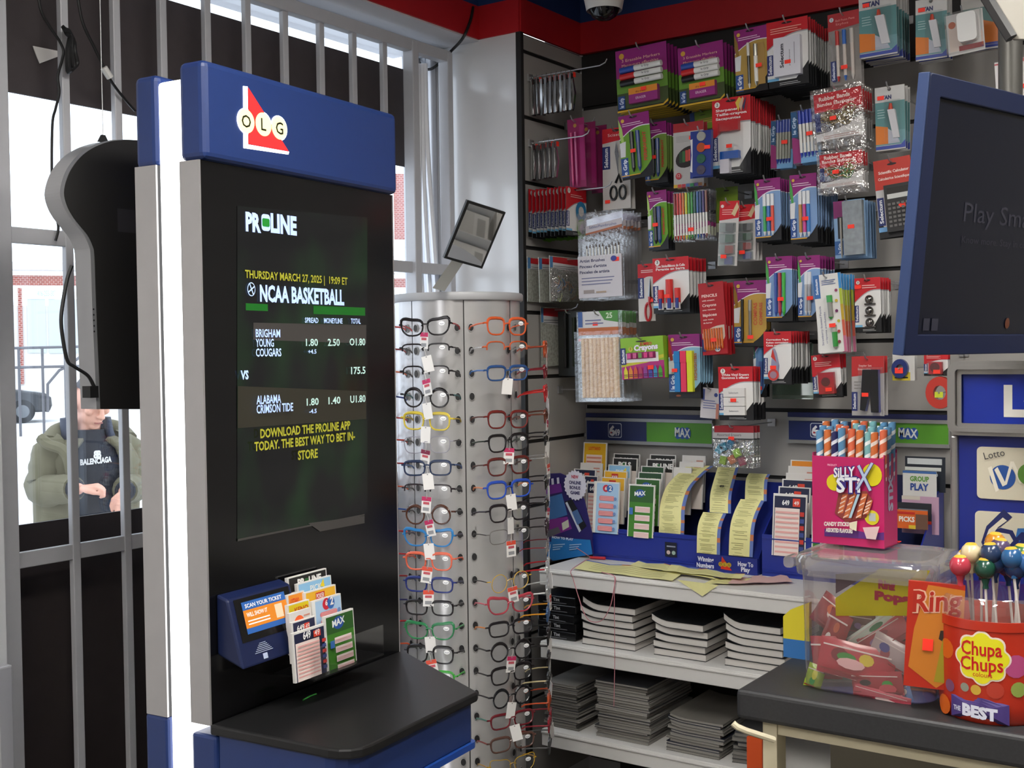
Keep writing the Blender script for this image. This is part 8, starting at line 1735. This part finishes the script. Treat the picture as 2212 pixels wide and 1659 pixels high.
# features
ft = MB(); ft.M = HM
for s_ in (-1, 1): ft.ball((s_ * .031, -.083, .010), .0125, .006, .0055, mat('#2a1c18', .4), 10, 8); ft.tube([(s_ * .014, -.098, .036), (s_ * .034, -.096, .042), (s_ * .056, -.078, .034)], .0045, mat('#3a2c28', .8), 6)
ft.build('eyes', man)
ft = MB(); ft.M = HM; ft.tube([(-.022, -.092, -.071), (0, -.099, -.070), (.022, -.092, -.071)], .004, mat('#8a5048', .5), 6); ft.build('mouth', man)
hr = MB(); hr.M = HM; hr.lathe([(.0, .128), (.040, .120), (.066, .092), (.080, .050), (.083, .012), (.078, -.022)], mat('#3d3a3c', .9, noise=.3, nscale=200), 24, (0, .02, 0), R(12), R(168)); hr.lathe([(.0, .128), (.040, .120), (.066, .096), (.078, .070)], mat('#3d3a3c', .9, noise=.3, nscale=200), 24, (0, .016, 0)); hr.build('hair', man)
# clothing: dark hoodie, trousers, olive parka with sleeves, collar and hood
M_ol = mat('#5e5944', .85, noise=.15, nscale=18); M_hd = mat('#20232b', .9, noise=.15, nscale=60); M_nv = mat('#232a3c', .8)
ho_ = MB(); ho_.M = Matrix.Translation((0, 0, 0))
tc = Vector((neck.x + .015, .06, 0))
def loft(bb, rings, m, a0=0, a1=360, n=28):
    vs = []; fs = []; K = n if a1 - a0 == 360 else n + 1
    for (cx_, cy_, z, rx, ry) in rings:
        for k in range(K): a = R(a0 + (a1 - a0) * k / n); vs.append((cx_ + rx * math.cos(a), cy_ + ry * math.sin(a), z))
    for i in range(len(rings) - 1):
        for k in range(n): k2 = (k + 1) % K; fs.append((i * K + k, i * K + k2, (i + 1) * K + k2, (i + 1) * K + k))
    bb.add(vs, fs, m, True)
zN = neck.z; zS = shl.z
loft(ho_, [(tc.x, .10, .80, .175, .150), (tc.x, .09, 1.0, .180, .160), (tc.x, .07, zS - .05, .185, .150), (tc.x, .06, zS + .02, .150, .115), (tc.x, .05, zN, .078, .080), (tc.x, .04, zN + .03, .070, .075)], M_hd); ho_.build('hoodie', man)
lt = MB(); MT = mat('#d4d2cf', .8)
def on_chest(px, py, off=.004):
    x, z = MF.uv(px, py, -.09); z -= GZ; return x, z
x0_, zt0 = on_chest(181, 1005); x1_, _ = on_chest(242, 998); hh = .026; tilt_ = (on_chest(242, 998)[1] - zt0) / (x1_ - x0_)
def chest_y(x, z):
    ry = .150 + (.160 - .150) * min(1, max(0, (z - .8) / .2)); t_ = max(-1, min(1, (x - tc.x) / .182)); return .078 - .156 * math.sqrt(max(.05, 1 - t_ * t_)) - .006
def chest_text(s_, x, z, h, w, bold):
    vs, fs, w0 = text_geo(s_, bold); k = h / .7; lt.add([(x + a / w0 * w, chest_y(x + a / w0 * w, z), z + b_ * k + a / w0 * w * tilt_) for a, b_ in vs], fs, MT)
chest_text('BALENCIAGA', x0_ - .010, zt0, hh, (x1_ - x0_) * 1.10, .05)
xb, zb_ = on_chest(203, 990); xe, _ = on_chest(220, 988); chest_text('B', xb + (xe - xb) * .48, zb_, .034, (xe - xb) * .52, .06)
vs, fs, w0 = text_geo('B', .06); k = .034 / .7; lt.add([(xb + (xe - xb) * .52 - a / w0 * (xe - xb) * .52, chest_y(xb, zb_), zb_ + b_ * k) for a, b_ in vs], [f[::-1] for f in fs], MT); lt.build('hoodie_lettering', man)
tr = MB()
for hpj, k_, an in kn: tr.tube([pel + Vector((0, 0, .06)), hpj, (hpj + k_) / 2, k_, (k_ + an) / 2, an], [.155, .115, .098, .078, .074, .070], mat('#2a2c34', .85), 16)
remesh(tr.build('trousers', man), .012)
for hpj, k_, an in kn: sh_ = MB(); sh_.ball((an.x, an.y - .05, .045), .048, .14, .045, mat('#1c1a1a', .6)); sh_.build('shoe', man)
jk = MB()
loft(jk, [(tc.x, .12, .72, .235, .200), (tc.x, .11, .90, .240, .205), (tc.x, .09, zS - .04, .250, .185), (tc.x, .075, zS + .035, .205, .150), (tc.x, .06, zN - .015, .115, .110)], M_ol, -62, 242, 34)
o = jk.build('parka', man); sd = o.modifiers.new('cloth_thickness', 'SOLIDIFY'); sd.thickness = .022; sd.offset = 0
for nm, sh, el, ha in (('sleeve', shl, ell_, hal), ('sleeve', shr, elr, har)):
    j2 = MB(); d_ = (ha - el); cu = el + d_ * .86; pts = smooth([sh.lerp(neck, .25) + Vector((0, .01, -.01)), sh, (sh + el) / 2, el, el.lerp(cu, .5), cu], 4); n_p = len(pts); rr_ = [.098, .096, .088, .080, .072, .058]
    rad = [rr_[min(5, int(i / (n_p - 1) * 5))] * (1 - (i / (n_p - 1) * 5) % 1) + rr_[min(5, int(i / (n_p - 1) * 5) + 1)] * ((i / (n_p - 1) * 5) % 1) + (.004 * math.sin(i * 1.9)) for i in range(n_p)]
    j2.tube(pts, rad, M_ol, 16); s_o = j2.build(nm, man)
    q = MB(); q.tube([cu - d_.normalized() * .004, cu + d_.normalized() * .018], [.050, .046], M_hd, 14); q.build('cuff', man)
cl_ = MB(); loft(cl_, [(tc.x - .005, .065, zN - .06, .150, .125), (tc.x - .005, .070, zN + .02, .125, .118), (tc.x - .008, .075, zN + .085, .118, .118)], M_nv, -50, 230, 28); o = cl_.build('collar', man); sd = o.modifiers.new('cloth_thickness', 'SOLIDIFY'); sd.thickness = .02
hd_ = MB(); hd_.tube(smooth([mp(108, 960, .06), mp(130, 935, .14), mp(190, 925, .20), mp(250, 930, .18), mp(276, 952, .10)]), .052, M_ol, 12); hd_.build('hood', man)
fl = MB(); a = mp(82, 946, -.05); fl.tube(smooth([mp(88, 946, -.02), mp(105, 960, -.06), mp(135, 972, -.10), mp(150, 1000, -.115), mp(158, 1060, -.11)]), .026, M_ol, 8); fl.build('lapel', man)
